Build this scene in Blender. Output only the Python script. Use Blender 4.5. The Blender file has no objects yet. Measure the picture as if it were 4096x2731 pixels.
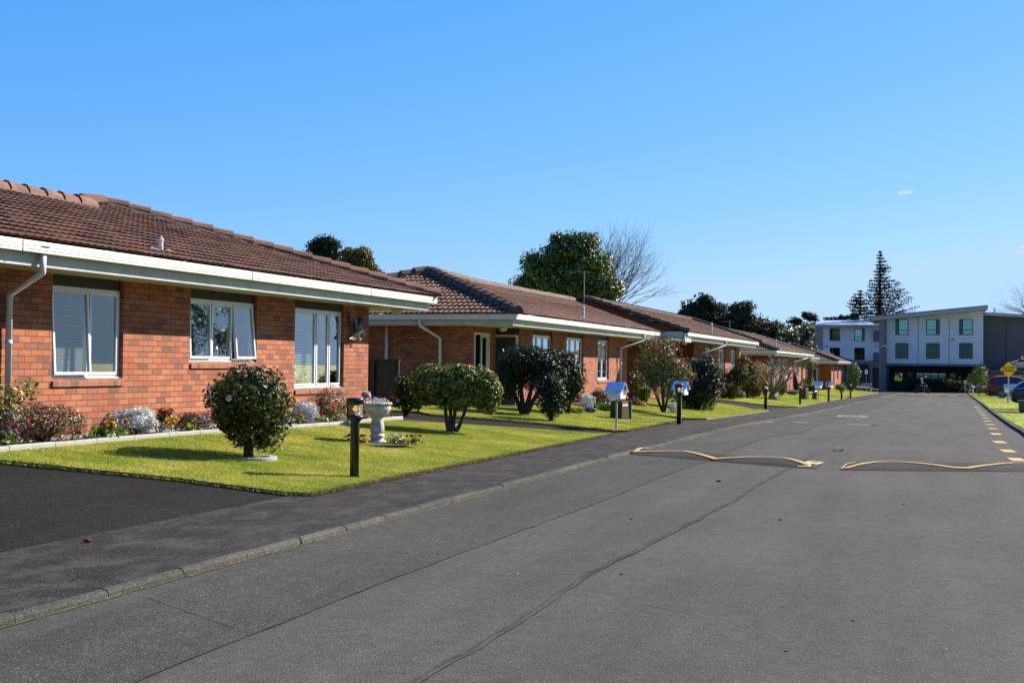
import bpy, math, random
import numpy as np
from mathutils import Vector, Matrix
R = math.radians
random.seed(7); rng = np.random.default_rng(7)
scene = bpy.context.scene; col = scene.collection

# ---------------------------------------------------------------- camera
F = 5200.; SL = .0105; VX, VY = 3765., 1474.5; EYE = 1.5
_a = (VX-2048)/F; _b = (VY-1365.5)/F; _w = _b-SL*_a
Uc = np.array([SL, -1, _w]); Uc /= np.linalg.norm(Uc)
Yc = np.array([_a, _b, 1]); Yc /= np.linalg.norm(Yc)
Xc = np.cross(Yc, Uc); Xc /= np.linalg.norm(Xc)
MW = np.array([Xc, Yc, Uc])                       # camera (right, down, forward) -> world
cam = bpy.data.cameras.new('camera'); cam.sensor_width = 36; cam.lens = 36*F/4096.
cam.clip_start = .1; cam.clip_end = 6000
co = bpy.data.objects.new('camera', cam); col.objects.link(co)
m = Matrix.Identity(4)
for i in range(3):
    m[i][0] = MW[i][0]; m[i][1] = -MW[i][1]; m[i][2] = -MW[i][2]
m[2][3] = EYE
co.matrix_world = m
scene.camera = co

# ---------------------------------------------------------------- sky, sun, exposure
SUN_AZ, SUN_EL = R(50), R(33)                      # azimuth measured from +X towards +Y
world = bpy.data.worlds.new('World'); scene.world = world; world.use_nodes = True
wn = world.node_tree.nodes; wl = world.node_tree.links
for n_ in list(wn): wn.remove(n_)
wo = wn.new('ShaderNodeOutputWorld'); bg = wn.new('ShaderNodeBackground'); sk = wn.new('ShaderNodeTexSky')
sk.sky_type = 'NISHITA'; sk.sun_disc = False; sk.sun_elevation = SUN_EL; sk.sun_rotation = R(90)-SUN_AZ
sk.altitude = 0; sk.air_density = 1.0; sk.dust_density = .3; sk.ozone_density = 2.5
bg.inputs['Strength'].default_value = .108/1.6
# camera colour response of the sky: each channel scaled and bent
sp = wn.new('ShaderNodeSeparateColor'); cb = wn.new('ShaderNodeCombineColor'); wl.new(sk.outputs[0], sp.inputs[0])
for i_, (p_, k_, c_) in enumerate(((1.235, .424, .50), (.70, .604, .76), (.3, 1.0, 1.1))):
    m1 = wn.new('ShaderNodeMath'); m1.operation = 'MULTIPLY'; m1.inputs[1].default_value = .178; wl.new(sp.outputs[i_], m1.inputs[0])
    m2 = wn.new('ShaderNodeMath'); m2.operation = 'POWER'; m2.inputs[1].default_value = p_; wl.new(m1.outputs[0], m2.inputs[0])
    m3 = wn.new('ShaderNodeMath'); m3.operation = 'MULTIPLY'; m3.inputs[1].default_value = k_/.178; wl.new(m2.outputs[0], m3.inputs[0]); m4 = wn.new('ShaderNodeMath'); m4.operation = 'MINIMUM'; m4.inputs[1].default_value = c_/.178; wl.new(m3.outputs[0], m4.inputs[0]); wl.new(m4.outputs[0], cb.inputs[i_])
wl.new(cb.outputs[0], bg.inputs['Color']); wl.new(bg.outputs[0], wo.inputs['Surface'])
sl = bpy.data.lights.new('sun', 'SUN'); sl.energy = 5.0; sl.angle = R(.53); sl.color = (1, .93, .81)
so = bpy.data.objects.new('sun', sl); col.objects.link(so)
sd = Vector((math.cos(SUN_EL)*math.cos(SUN_AZ), math.cos(SUN_EL)*math.sin(SUN_AZ), math.sin(SUN_EL)))
so.rotation_euler = sd.to_track_quat('Z', 'Y').to_euler(); so.location = (40, 40, 60)
scene.view_settings.view_transform = 'Standard'; scene.view_settings.look = 'None'
scene.view_settings.exposure = 0.72+.678; scene.view_settings.gamma = 1
scene.render.engine = 'CYCLES'
scene.cycles.max_bounces = 8; scene.cycles.transparent_max_bounces = 16

# ---------------------------------------------------------------- terrain levels (the street falls away gently)
BP = [(-60, 0), (34, 0), (50, -.2), (62, -.33), (76, -.43), (92, -.59), (165, -1.3), (260, -2), (1200, -3)]
def Bz(y): return float(np.interp(y, [p[0] for p in BP], [p[1] for p in BP]))
RD = .06                                          # kerb height
KP = [(-60, -5.2), (22.5, -5.2), (41, -4.79), (91, -4.3), (130, -4.15), (170, -4.0)]
def kerbx(y): return float(np.interp(y, [p[0] for p in KP], [p[1] for p in KP]))
KR = [(-60, 1.86), (39, 1.86), (63, 2.06), (144, 2.68), (170, 2.9)]
def rkerbx(y): return float(np.interp(y, [p[0] for p in KR], [p[1] for p in KR]))
def pathx(y): return float(np.interp(y, [-60, 23, 42, 60, 130, 170], [-6.7, -6.7, -6.35, -6.2, -6.1, -6.0]))
def g(x, y):
    z = Bz(y)
    if x < -7: z += .1*min(-7-x, 4)
    return z
def gr(x, y):
    return Bz(y)-RD if kerbx(y) < x < rkerbx(y) else g(x, y)
def ray(px, py): return MW @ np.array([(px-2048)/F, (py-1365.5)/F, 1])
def G(px, py, dz=0.):
    d = ray(px, py); t = 2.
    while t < 600:
        if EYE+d[2]*t < gr(d[0]*t, d[1]*t)+dz: break
        t += .02
    return Vector((d[0]*t, d[1]*t, EYE+d[2]*t))
def atY(px, py, y): d = ray(px, py); t = y/d[1]; return Vector((d[0]*t, y, EYE+d[2]*t))
def atX(px, py, x): d = ray(px, py); t = x/d[0]; return Vector((x, d[1]*t, EYE+d[2]*t))
def depth(p): return float((MW.T @ (np.array(p)-[0, 0, EYE]))[2])
def mpp(p): return depth(p)/F                      # metres that one photograph pixel covers at p

# ---------------------------------------------------------------- object helpers
def tag(o, label=None, cat=None, group=None, kind=None):
    if label: o['label'] = label
    if cat: o['category'] = cat
    if group: o['group'] = group
    if kind: o['kind'] = kind
    return o
def thing(name, loc, label, cat, rz=0, group=None):
    o = bpy.data.objects.new(name, None); col.objects.link(o); o.location = loc; o.rotation_euler = (0, 0, rz)
    o.empty_display_size = .2
    return tag(o, label, cat, group)
def link(name, me, mats, parent=None, world_coords=False, smooth=False):
    if not isinstance(mats, (list, tuple)): mats = [mats]
    for m_ in mats: me.materials.append(m_)
    o = bpy.data.objects.new(name, me); col.objects.link(o)
    if parent:
        o.parent = parent
        if world_coords:                           # mesh given in world metres, parent (chain) only translated
            off = Vector((0, 0, 0)); q = parent
            while q: off += q.location; q = q.parent
            me.transform(Matrix.Translation(-off))
    if smooth: me.shade_smooth()
    return o
def npmesh(name, V, Fc):
    """V (n,3); Fc (m,k) constant-size faces"""
    me = bpy.data.meshes.new(name); V = np.asarray(V, np.float32); Fc = np.asarray(Fc, np.int32); k = Fc.shape[1]
    me.vertices.add(len(V)); me.vertices.foreach_set('co', V.ravel())
    me.loops.add(Fc.size); me.loops.foreach_set('vertex_index', Fc.ravel())
    me.polygons.add(len(Fc)); me.polygons.foreach_set('loop_start', np.arange(0, Fc.size, k, dtype=np.int32))
    me.update(calc_edges=True); me.validate(); return me
class MB:
    def __init__(s): s.v = []; s.f = []; s.mi = []; s.cur = 0
    def add(s, vs, fs):
        n = len(s.v); s.v += [tuple(v) for v in vs]
        for f_ in fs: s.f.append(tuple(n+i for i in f_)); s.mi.append(s.cur)
    def quad(s, a, b, c, d): s.add([a, b, c, d], [(0, 1, 2, 3)])
    def box(s, x0, x1, y0, y1, z0, z1, M=None):
        vs = [Vector((x, y, z)) for z in (z0, z1) for x, y in ((x0, y0), (x1, y0), (x1, y1), (x0, y1))]
        if M is not None: vs = [M @ v for v in vs]
        s.add(vs, [(3, 2, 1, 0), (4, 5, 6, 7), (0, 1, 5, 4), (1, 2, 6, 5), (2, 3, 7, 6), (3, 0, 4, 7)])
    def prism(s, pts, axis, a0, a1):
        """extrude 2-D outline pts along axis ('x': pts=(y,z), 'y': pts=(x,z), 'z': pts=(x,y))"""
        def P(p, a): return {'x': (a, p[0], p[1]), 'y': (p[0], a, p[1]), 'z': (p[0], p[1], a)}[axis]
        n = len(pts); vs = [P(p, a0) for p in pts]+[P(p, a1) for p in pts]
        fs = [tuple(range(n-1, -1, -1)), tuple(range(n, 2*n))]+[(i, (i+1) % n, n+(i+1) % n, n+i) for i in range(n)]
        s.add(vs, fs)
    def tube(s, pts, rad, k=8, cap=True):
        if not isinstance(rad, (list, tuple)): rad = [rad]*len(pts)
        pts = [Vector(p) for p in pts]; rings = []
        up = None
        for i, p in enumerate(pts):
            t = (pts[min(i+1, len(pts)-1)]-pts[max(i-1, 0)]).normalized()
            if up is None: up = Vector((0, 0, 1)) if abs(t.z) < .9 else Vector((1, 0, 0))
            a = t.cross(up)
            if a.length < 1e-4: a = t.orthogonal()
            a.normalize(); b = a.cross(t).normalized(); up = b
            rings.append([p+(a*math.cos(2*math.pi*j/k)+b*math.sin(2*math.pi*j/k))*rad[i] for j in range(k)])
        vs = [v for r_ in rings for v in r_]; fs = []
        for i in range(len(pts)-1):
            for j in range(k): fs.append((i*k+j, i*k+(j+1) % k, (i+1)*k+(j+1) % k, (i+1)*k+j))
        if cap: fs += [tuple(range(k-1, -1, -1)), tuple((len(pts)-1)*k+j for j in range(k))]
        s.add(vs, fs)
    def lathe(s, prof, c=(0, 0, 0), k=20, rip=0, ripn=0, rz=None):
        vs = []; fs = []
        for i, (r_, z) in enumerate(prof):
            for j in range(k):
                a = 2*math.pi*j/k; q = r_*(1+(rip*math.cos(ripn*a) if rz and rz[0] <= z <= rz[1] else 0))
                vs.append((c[0]+q*math.cos(a), c[1]+q*math.sin(a), c[2]+z))
        for i in range(len(prof)-1):
            for j in range(k): fs.append((i*k+j, i*k+(j+1) % k, (i+1)*k+(j+1) % k, (i+1)*k+j))
        fs += [tuple(range(k-1, -1, -1)), tuple((len(prof)-1)*k+j for j in range(k))]
        s.add(vs, fs)
    def ball(s, c, r, nu=10, nv=7, sc=(1, 1, 1)):
        prof = [(r*math.sin(math.pi*max(.02, min(i/nv, .98))), -r*math.cos(math.pi*i/nv)) for i in range(nv+1)]
        n = len(s.v); s.lathe(prof, (0, 0, 0), nu)
        for i in range(n, len(s.v)): v = s.v[i]; s.v[i] = (c[0]+v[0]*sc[0], c[1]+v[1]*sc[1], c[2]+v[2]*sc[2])
    def build(s, name, mats, parent=None, wc=False, smooth=False, bevel=0):
        me = bpy.data.meshes.new(name); me.from_pydata(s.v, [], s.f)
        me.polygons.foreach_set('material_index', s.mi); me.update()
        o = link(name, me, mats, parent, wc, smooth)
        if bevel:
            b = o.modifiers.new('bevel', 'BEVEL'); b.width = bevel; b.segments = 2; b.limit_method = 'ANGLE'; b.angle_limit = R(40)
        return o

# ---------------------------------------------------------------- materials
def nt(name):
    m_ = bpy.data.materials.new(name); m_.use_nodes = True; t = m_.node_tree
    return m_, t, t.nodes, t.links, t.nodes['Principled BSDF']
def ramp(n, stops, interp='LINEAR'):
    r_ = n.new('ShaderNodeValToRGB'); r_.color_ramp.interpolation = interp; e = r_.color_ramp.elements
    while len(e) < len(stops): e.new(.5)
    for i, (p, c) in enumerate(stops): e[i].position = p; e[i].color = (*c, 1) if len(c) == 3 else c
    return r_
def math_(n, l, op, a, b=None, c=None):
    x = n.new('ShaderNodeMath'); x.operation = op
    for i, v in enumerate((a, b, c)):
        if v is None: continue
        if isinstance(v, (int, float)): x.inputs[i].default_value = v
        else: l.new(v, x.inputs[i])
    return x.outputs[0]
def mix(n, l, fac, a, b, mode='MIX'):
    x = n.new('ShaderNodeMix'); x.data_type = 'RGBA'; x.blend_type = mode
    for s_, v in ((0, fac), (6, a), (7, b)):
        if isinstance(v, (int, float)): x.inputs[s_].default_value = v
        elif isinstance(v, tuple): x.inputs[s_].default_value = (*v, 1)
        else: l.new(v, x.inputs[s_])
    return x.outputs[2]
def pos(n): return n.new('ShaderNodeNewGeometry').outputs['Position']
def noise(n, l, scale, detail=3, vec=None, rough=.5):
    x = n.new('ShaderNodeTexNoise'); x.inputs['Scale'].default_value = scale; x.inputs['Detail'].default_value = detail
    x.inputs['Roughness'].default_value = rough
    l.new(vec if vec is not None else pos(n), x.inputs['Vector']); return x.outputs['Fac']
def P(name, c, rough=.6, var=0., vs=6., bump=0., bs=60., metal=0., spec=.5, coat=0., c2=None):
    m_, t, n, l, b = nt(name)
    b.inputs['Base Color'].default_value = (*c, 1); b.inputs['Roughness'].default_value = rough
    b.inputs['Metallic'].default_value = metal; b.inputs['Specular IOR Level'].default_value = spec
    b.inputs['Coat Weight'].default_value = coat
    if var or c2:
        nz = noise(n, l, vs, 4)
        lo = tuple(v*(1-var) for v in c) if c2 is None else c2
        rp = ramp(n, [(.32, lo), (.68, tuple(min(1, v*(1+var*.6)) for v in c))]); l.new(nz, rp.inputs[0])
        l.new(rp.outputs[0], b.inputs['Base Color'])
    if bump:
        bm = n.new('ShaderNodeBump'); bm.inputs['Strength'].default_value = bump; bm.inputs['Distance'].default_value = .01
        l.new(noise(n, l, bs, 3), bm.inputs['Height']); l.new(bm.outputs[0], b.inputs['Normal'])
    return m_
def brick_mat(name, dark=False):
    m_, t, n, l, b = nt(name)
    ge = n.new('ShaderNodeNewGeometry'); sx = n.new('ShaderNodeSeparateXYZ'); l.new(ge.outputs['Position'], sx.inputs[0])
    sn = n.new('ShaderNodeSeparateXYZ'); l.new(ge.outputs['True Normal'], sn.inputs[0])
    k = math_(n, l, 'GREATER_THAN', math_(n, l, 'ABSOLUTE', sn.outputs[1]), .5)
    u = math_(n, l, 'ADD', math_(n, l, 'MULTIPLY', sx.outputs[0], k), math_(n, l, 'MULTIPLY', sx.outputs[1], math_(n, l, 'SUBTRACT', 1., k)))
    v = math_(n, l, 'DIVIDE', math_(n, l, 'ADD', sx.outputs[2], 5.), .086)
    row = math_(n, l, 'FLOOR', v); odd = math_(n, l, 'MULTIPLY', math_(n, l, 'MODULO', row, 2.), .5)
    uu = math_(n, l, 'ADD', math_(n, l, 'DIVIDE', math_(n, l, 'ADD', u, 60.), .24), odd)
    colm = math_(n, l, 'FLOOR', uu); fu = math_(n, l, 'FRACT', uu); fv = math_(n, l, 'FRACT', v)
    cv = n.new('ShaderNodeCombineXYZ'); l.new(colm, cv.inputs[0]); l.new(row, cv.inputs[1]); l.new(k, cv.inputs[2])
    wnz = n.new('ShaderNodeTexWhiteNoise'); wnz.noise_dimensions = '3D'; l.new(cv.outputs[0], wnz.inputs['Vector'])
    rp = ramp(n, [(0, (.44, .145, .062)), (.16, (.54, .23, .10)), (.34, (.50, .19, .10)), (.5, (.40, .13, .065)), (.62, (.58, .28, .13)),
                  (.76, (.48, .20, .12)), (.85, (.30, .135, .085)), (.93, (.20, .12, .09)), (1, (.12, .098, .092))])
    l.new(wnz.outputs['Value'], rp.inputs[0])
    nz = noise(n, l, 14, 4); n2 = noise(n, l, 1.1, 2)
    c = mix(n, l, .35, rp.outputs[0], mix(n, l, nz, (.30, .10, .055), (.52, .22, .13)), 'MIX')
    r2 = ramp(n, [(.35, (.86, .86, .88)), (.65, (1.08, 1.06, 1.04))]); l.new(n2, r2.inputs[0])
    c = mix(n, l, 1., c, r2.outputs[0], 'MULTIPLY')
    c = mix(n, l, 1., c, (.98, .82, .77), 'MULTIPLY')
    mu = math_(n, l, 'MAXIMUM', math_(n, l, 'LESS_THAN', fu, .045), math_(n, l, 'LESS_THAN', fv, .12))
    c = mix(n, l, mu, c, (.085, .055, .045))
    l.new(c, b.inputs['Base Color']); b.inputs['Roughness'].default_value = .85; b.inputs['Specular IOR Level'].default_value = .25
    h = math_(n, l, 'ADD', math_(n, l, 'MULTIPLY', math_(n, l, 'SUBTRACT', 1., mu), 1.), math_(n, l, 'MULTIPLY', noise(n, l, 120, 3), .25))
    bm = n.new('ShaderNodeBump'); bm.inputs['Strength'].default_value = .8; bm.inputs['Distance'].default_value = .008
    l.new(h, bm.inputs['Height']); l.new(bm.outputs[0], b.inputs['Normal'])
    return m_
def tile_mat(name, c, c2, moss=.0):
    m_, t, n, l, b = nt(name)
    nz = noise(n, l, 2.2, 5, rough=.65); rp = ramp(n, [(.3, c2), (.7, c)]); l.new(nz, rp.inputs[0])
    n3 = noise(n, l, 40, 3); r3 = ramp(n, [(.35, (.75, .75, .75)), (.7, (1.12, 1.1, 1.08))]); l.new(n3, r3.inputs[0])
    cc = mix(n, l, 1., rp.outputs[0], r3.outputs[0], 'MULTIPLY')
    vo = n.new('ShaderNodeTexVoronoi'); vo.inputs['Scale'].default_value = 6; l.new(pos(n), vo.inputs['Vector'])
    r4 = ramp(n, [(.02, (1, 1, 1)), (.05, (0, 0, 0))]); l.new(vo.outputs['Distance'], r4.inputs[0])
    cc = mix(n, l, math_(n, l, 'MULTIPLY', r4.outputs[0], .5), cc, (.30, .30, .26))
    sxy = n.new('ShaderNodeSeparateXYZ'); l.new(pos(n), sxy.inputs[0]); cvt = n.new('ShaderNodeCombineXYZ')
    for q_, (o_, d_) in enumerate(((0, .9), (1, .3), (2, .1))): l.new(math_(n, l, 'FLOOR', math_(n, l, 'DIVIDE', sxy.outputs[o_], d_)), cvt.inputs[q_])
    wnt = n.new('ShaderNodeTexWhiteNoise'); l.new(cvt.outputs[0], wnt.inputs['Vector']); r7 = ramp(n, [(0, (.72, .74, .76)), (.5, (1, 1, 1)), (1, (1.22, 1.16, 1.1))]); l.new(wnt.outputs['Value'], r7.inputs[0]); cc = mix(n, l, 1., cc, r7.outputs[0], 'MULTIPLY')
    if moss:
        r5 = ramp(n, [(.55-.2*moss, (0, 0, 0)), (.75, (1, 1, 1))]); l.new(noise(n, l, 5, 4), r5.inputs[0])
        cc = mix(n, l, math_(n, l, 'MULTIPLY', r5.outputs[0], moss), cc, (.05, .06, .02))
    l.new(cc, b.inputs['Base Color']); b.inputs['Roughness'].default_value = .8; b.inputs['Specular IOR Level'].default_value = .3
    bm = n.new('ShaderNodeBump'); bm.inputs['Strength'].default_value = .4; bm.inputs['Distance'].default_value = .006
    l.new(n3, bm.inputs['Height']); l.new(bm.outputs[0], b.inputs['Normal']); return m_
def asphalt_mat(name, c, c2, speck=.5, stain=None, sscale=1.0, streak=False):
    m_, t, n, l, b = nt(name)
    p_ = pos(n); big = noise(n, l, .35, 4, p_, .6); rp = ramp(n, [(.35, c2), (.65, c)]); l.new(big, rp.inputs[0])
    vo = n.new('ShaderNodeTexVoronoi'); vo.inputs['Scale'].default_value = 110; l.new(p_, vo.inputs['Vector'])
    sepc = n.new('ShaderNodeSeparateColor'); l.new(vo.outputs['Color'], sepc.inputs[0])
    r2 = ramp(n, [(0, (.30, .30, .31)), (.5, (.85, .85, .85)), (.85, (1.1, 1.1, 1.08)), (.93, (1.9, 1.85, 1.8)), (1, (4.2, 4.1, 3.9))]); l.new(sepc.outputs[0], r2.inputs[0])
    cc = mix(n, l, speck, rp.outputs[0], mix(n, l, 1., rp.outputs[0], r2.outputs[0], 'MULTIPLY'))
    mid = noise(n, l, 9, 4, p_, .7); r3 = ramp(n, [(.3, (.82, .82, .82)), (.7, (1.16, 1.16, 1.16))]); l.new(mid, r3.inputs[0])
    cc = mix(n, l, 1., cc, r3.outputs[0], 'MULTIPLY')
    mpp_ = n.new('ShaderNodeMapping'); l.new(p_, mpp_.inputs[0]); mpp_.inputs['Scale'].default_value = (1.6, .16, 1); r5 = ramp(n, [(.36, (.86, .86, .87)), (.62, (1.09, 1.08, 1.07))]); l.new(noise(n, l, .9, 5, mpp_.outputs[0], .6), r5.inputs[0]); cc = mix(n, l, 1., cc, r5.outputs[0], 'MULTIPLY')
    vo2 = n.new('ShaderNodeTexVoronoi'); vo2.inputs['Scale'].default_value = .55; l.new(p_, vo2.inputs['Vector']); r6 = ramp(n, [(.03, (.72, .72, .72)), (.16, (1, 1, 1))]); l.new(vo2.outputs['Distance'], r6.inputs[0]); cc = mix(n, l, math_(n, l, 'MULTIPLY', noise(n, l, 1.3, 2, p_), .8), cc, mix(n, l, 1., cc, r6.outputs[0], 'MULTIPLY'))
    if stain:
        mp = n.new('ShaderNodeMapping'); l.new(p_, mp.inputs[0]); mp.inputs['Scale'].default_value = (1., .55, 1)
        r4 = ramp(n, [(.46, (0, 0, 0)), (.66, (1, 1, 1))]); l.new(noise(n, l, 1.7*sscale, 6, mp.outputs[0], .7), r4.inputs[0])
        cc = mix(n, l, math_(n, l, 'MULTIPLY', r4.outputs[0], .5), cc, stain)
    l.new(cc, b.inputs['Base Color']); b.inputs['Roughness'].default_value = .95; b.inputs['Specular IOR Level'].default_value = .10
    bm = n.new('ShaderNodeBump'); bm.inputs['Strength'].default_value = .7; bm.inputs['Distance'].default_value = .006
    l.new(vo.outputs['Distance'], bm.inputs['Height']); l.new(bm.outputs[0], b.inputs['Normal']); return m_
def grass_mat(name, blades=False):
    m_, t, n, l, b = nt(name)
    p_ = pos(n); big = noise(n, l, .7, 5, p_, .65)
    rp = ramp(n, [(.26, (.25, .34, .05)), (.44, (.40, .47, .08)), (.58, (.55, .56, .12)), (.74, (.74, .65, .26))]); l.new(big, rp.inputs[0])
    cc = rp.outputs[0]
    mp = n.new('ShaderNodeMapping'); l.new(p_, mp.inputs[0]); mp.inputs['Scale'].default_value = (.9, 3.2, 1)
    st = noise(n, l, 1.1, 4, mp.outputs[0]); r2 = ramp(n, [(.35, (.85, .9, .85)), (.7, (1.25, 1.12, 1.1))]); l.new(st, r2.inputs[0])
    cc = mix(n, l, 1., cc, r2.outputs[0], 'MULTIPLY')
    if blades:
        gi = n.new('ShaderNodeNewGeometry'); r3 = ramp(n, [(0, (.62, .72, .55)), (.6, (1.05, 1.05, 1)), (.9, (1.35, 1.2, 1.1)), (1, (1.9, 1.5, 1.5))]); l.new(gi.outputs['Random Per Island'], r3.inputs[0])
        cc = mix(n, l, 1., cc, r3.outputs[0], 'MULTIPLY')
        tr = n.new('ShaderNodeBsdfTranslucent'); l.new(cc, tr.inputs[0]); ms = n.new('ShaderNodeMixShader'); ms.inputs[0].default_value = .35
        l.new(b.outputs[0], ms.inputs[1]); l.new(tr.outputs[0], ms.inputs[2]); l.new(ms.outputs[0], n['Material Output'].inputs['Surface'])
    else:
        nf = noise(n, l, 60, 3, p_); r3 = ramp(n, [(.3, (.55, .6, .5)), (.7, (1.25, 1.2, 1.1))]); l.new(nf, r3.inputs[0])
        cc = mix(n, l, 1., cc, r3.outputs[0], 'MULTIPLY')
        bm = n.new('ShaderNodeBump'); bm.inputs['Strength'].default_value = .6; bm.inputs['Distance'].default_value = .02
        l.new(nf, bm.inputs['Height']); l.new(bm.outputs[0], b.inputs['Normal'])
    l.new(cc, b.inputs['Base Color']); b.inputs['Roughness'].default_value = .75; b.inputs['Specular IOR Level'].default_value = .2
    return m_
def leaf_mat(name, cols, rough=.4, trans=.25, spec=.5):
    m_, t, n, l, b = nt(name)
    gi = n.new('ShaderNodeNewGeometry'); k = len(cols)
    rp = ramp(n, [(i/(k-1), c) for i, c in enumerate(cols)]); l.new(gi.outputs['Random Per Island'], rp.inputs[0])
    l.new(rp.outputs[0], b.inputs['Base Color']); b.inputs['Roughness'].default_value = rough; b.inputs['Specular IOR Level'].default_value = spec
    tr = n.new('ShaderNodeBsdfTranslucent'); l.new(rp.outputs[0], tr.inputs[0]); ms = n.new('ShaderNodeMixShader'); ms.inputs[0].default_value = trans
    l.new(b.outputs[0], ms.inputs[1]); l.new(tr.outputs[0], ms.inputs[2]); l.new(ms.outputs[0], n['Material Output'].inputs['Surface'])
    return m_
def glass_mat(name, tint=(.9, .95, .95), boost=1.6, base=.03, refl=(1, 1, 1)):
    m_, t, n, l, b = nt(name); n.remove(b)
    tr = n.new('ShaderNodeBsdfTransparent'); tr.inputs[0].default_value = (*tint, 1)
    gl = n.new('ShaderNodeBsdfGlossy'); gl.inputs['Roughness'].default_value = .015; gl.inputs[0].default_value = (*refl, 1)
    lw = n.new('ShaderNodeLayerWeight'); lw.inputs[0].default_value = .5
    fa = math_(n, l, 'MINIMUM', math_(n, l, 'ADD', math_(n, l, 'MULTIPLY', math_(n, l, 'POWER', lw.outputs['Facing'], 4.), boost), base), 1.)
    ms = n.new('ShaderNodeMixShader'); l.new(fa, ms.inputs[0]); l.new(tr.outputs[0], ms.inputs[1]); l.new(gl.outputs[0], ms.inputs[2])
    l.new(ms.outputs[0], n['Material Output'].inputs['Surface']); return m_
def glow_mat(name, c, s_):
    m_, t, n, l, b = nt(name); b.inputs['Emission Color'].default_value = (*c, 1); b.inputs['Emission Strength'].default_value = s_
    b.inputs['Base Color'].default_value = (*c, 1); return m_

M = {}
M['brick'] = brick_mat('brick')
M['sill'] = None
M['tile'] = tile_mat('tile', (.205, .088, .050), (.130, .058, .036), .0)
M['tile_old'] = tile_mat('tile_old', (.235, .102, .058), (.14, .064, .040), .12)
M['tile_moss'] = tile_mat('tile_moss', (.16, .08, .06), (.09, .055, .04), .8)
M['cap'] = tile_mat('ridge_cap', (.30, .135, .08), (.20, .095, .06), .1)
M['cap_old'] = tile_mat('ridge_cap_old', (.20, .11, .08), (.10, .065, .05), .4)
M['mortar'] = P('mortar', (.12, .095, .08), .95, .4, 8)
M['white'] = P('white_paint', (.80, .80, .76), .35, .05, 3)
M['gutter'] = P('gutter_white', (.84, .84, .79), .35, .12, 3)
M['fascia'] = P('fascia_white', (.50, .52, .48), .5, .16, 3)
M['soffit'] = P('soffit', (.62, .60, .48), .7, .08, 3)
M['frame'] = P('window_frame', (.80, .82, .84), .3)
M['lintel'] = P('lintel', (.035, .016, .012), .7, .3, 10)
M['pipe'] = P('pvc_pipe', (.76, .75, .76), .35)
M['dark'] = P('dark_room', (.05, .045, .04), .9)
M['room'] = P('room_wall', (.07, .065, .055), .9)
M['blind'] = P('blind', (.80, .78, .68), .5)
M['curtain'] = P('curtain', (.72, .71, .68), .8, .15, 20)
M['glass'] = glass_mat('window_glass', (.88, .92, .92), 1.6, .055)
M['asphalt'] = asphalt_mat('asphalt', (.106, .0965, .088), (.089, .082, .075), .25)
M['asphalt_l'] = asphalt_mat('asphalt_lane', (.086, .084, .075), (.070, .069, .062), .5)
M['asphalt_d'] = asphalt_mat('asphalt_drive', (.026, .024, .0225), (.015, .014, .0135), .95)
M['asphalt_p'] = asphalt_mat('asphalt_path', (.050, .044, .040), (.034, .030, .027), .85, (.13, .12, .108), 2.0)
M['asphalt_b'] = asphalt_mat('asphalt_bump', (.060, .055, .050), (.047, .043, .039), .6)
M['kerb'] = asphalt_mat('kerb_concrete', (.13, .12, .105), (.075, .07, .062), .45)
M['crack'] = P('crack', (.022, .02, .018), .95)
M['seam'] = P('seam_dark', (.052, .048, .043), 1., spec=.05)
M['sand'] = P('crack_sand', (.082, .077, .068), 1., .3, 14, spec=.05)
M['moss'] = P('moss', (.085, .085, .018), .95, .5, 30)
M['grass'] = grass_mat('grass'); M['blades'] = grass_mat('grass_blades', True)
M['turf_edge'] = P('turf_edge', (.22, .16, .07), .95, .5, 25, .6, 60)
M['soil'] = P('soil', (.045, .028, .018), .95, .5, 20, .8, 40)
M['concrete'] = P('concrete', (.42, .41, .37), .85, .12, 6, .3, 80)
def paint_mat(name, c):
    m_, t, n, l, b = nt(name); rp = ramp(n, [(.36, (.10, .09, .08)), (.46, c)]); l.new(noise(n, l, 22, 6, rough=.75), rp.inputs[0])
    l.new(rp.outputs[0], b.inputs['Base Color']); b.inputs['Roughness'].default_value = .75; return m_
M['yellow'] = paint_mat('yellow_paint', (.62, .38, .075)); M['yellow_old'] = paint_mat('yellow_paint_worn', (.66, .46, .16))
M['wpaint'] = paint_mat('worn_white_paint', (.62, .62, .60))
M['bollard'] = P('bollard_metal', (.018, .014, .015), .35, .3, 20)
M['black'] = P('black', (.012, .012, .013), .5)
M['lens'] = glass_mat('clear_lens', (.93, .95, .95), 2.2, .06)
M['amber'] = glow_mat('amber_lamp', (1., .50, .06), .55)
M['reflector'] = P('lamp_reflector', (.75, .75, .78), .15, metal=1.)
M['stone'] = P('cast_stone', (.62, .58, .52), .85, .35, 9, .6, 50, c2=(.40, .37, .33))
M['pink_stone'] = P('terracotta_stone', (.52, .36, .30), .9, .4, 14, .6, 60)
M['bark'] = P('bark', (.085, .062, .045), .95, .5, 18, 1., 30)
M['bark_dark'] = P('bark_dark', (.035, .025, .018), .95, .5, 18, 1., 30)
M['bark_grey'] = P('bark_grey', (.24, .21, .19), .95, .4, 18, .8, 30)
M['mailbox'] = P('mailbox_white', (.80, .80, .80), .4); M['mailroof'] = P('mailbox_roof', (.55, .62, .70), .3, metal=.3)
M['post'] = P('galvanised_post', (.42, .43, .43), .45, .2, 10, metal=.3)
M['cabinet'] = P('cabinet_green', (.10, .080, .028), .85, .2, 6, spec=.15); M['conduit'] = P('grey_marker', (.10, .11, .11), .8, .2, 8, spec=.2)
M['red'] = P('red_sticker', (.5, .03, .03), .5)
M['fence_green'] = P('dark_green_steel', (.012, .022, .020), .5)
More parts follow.
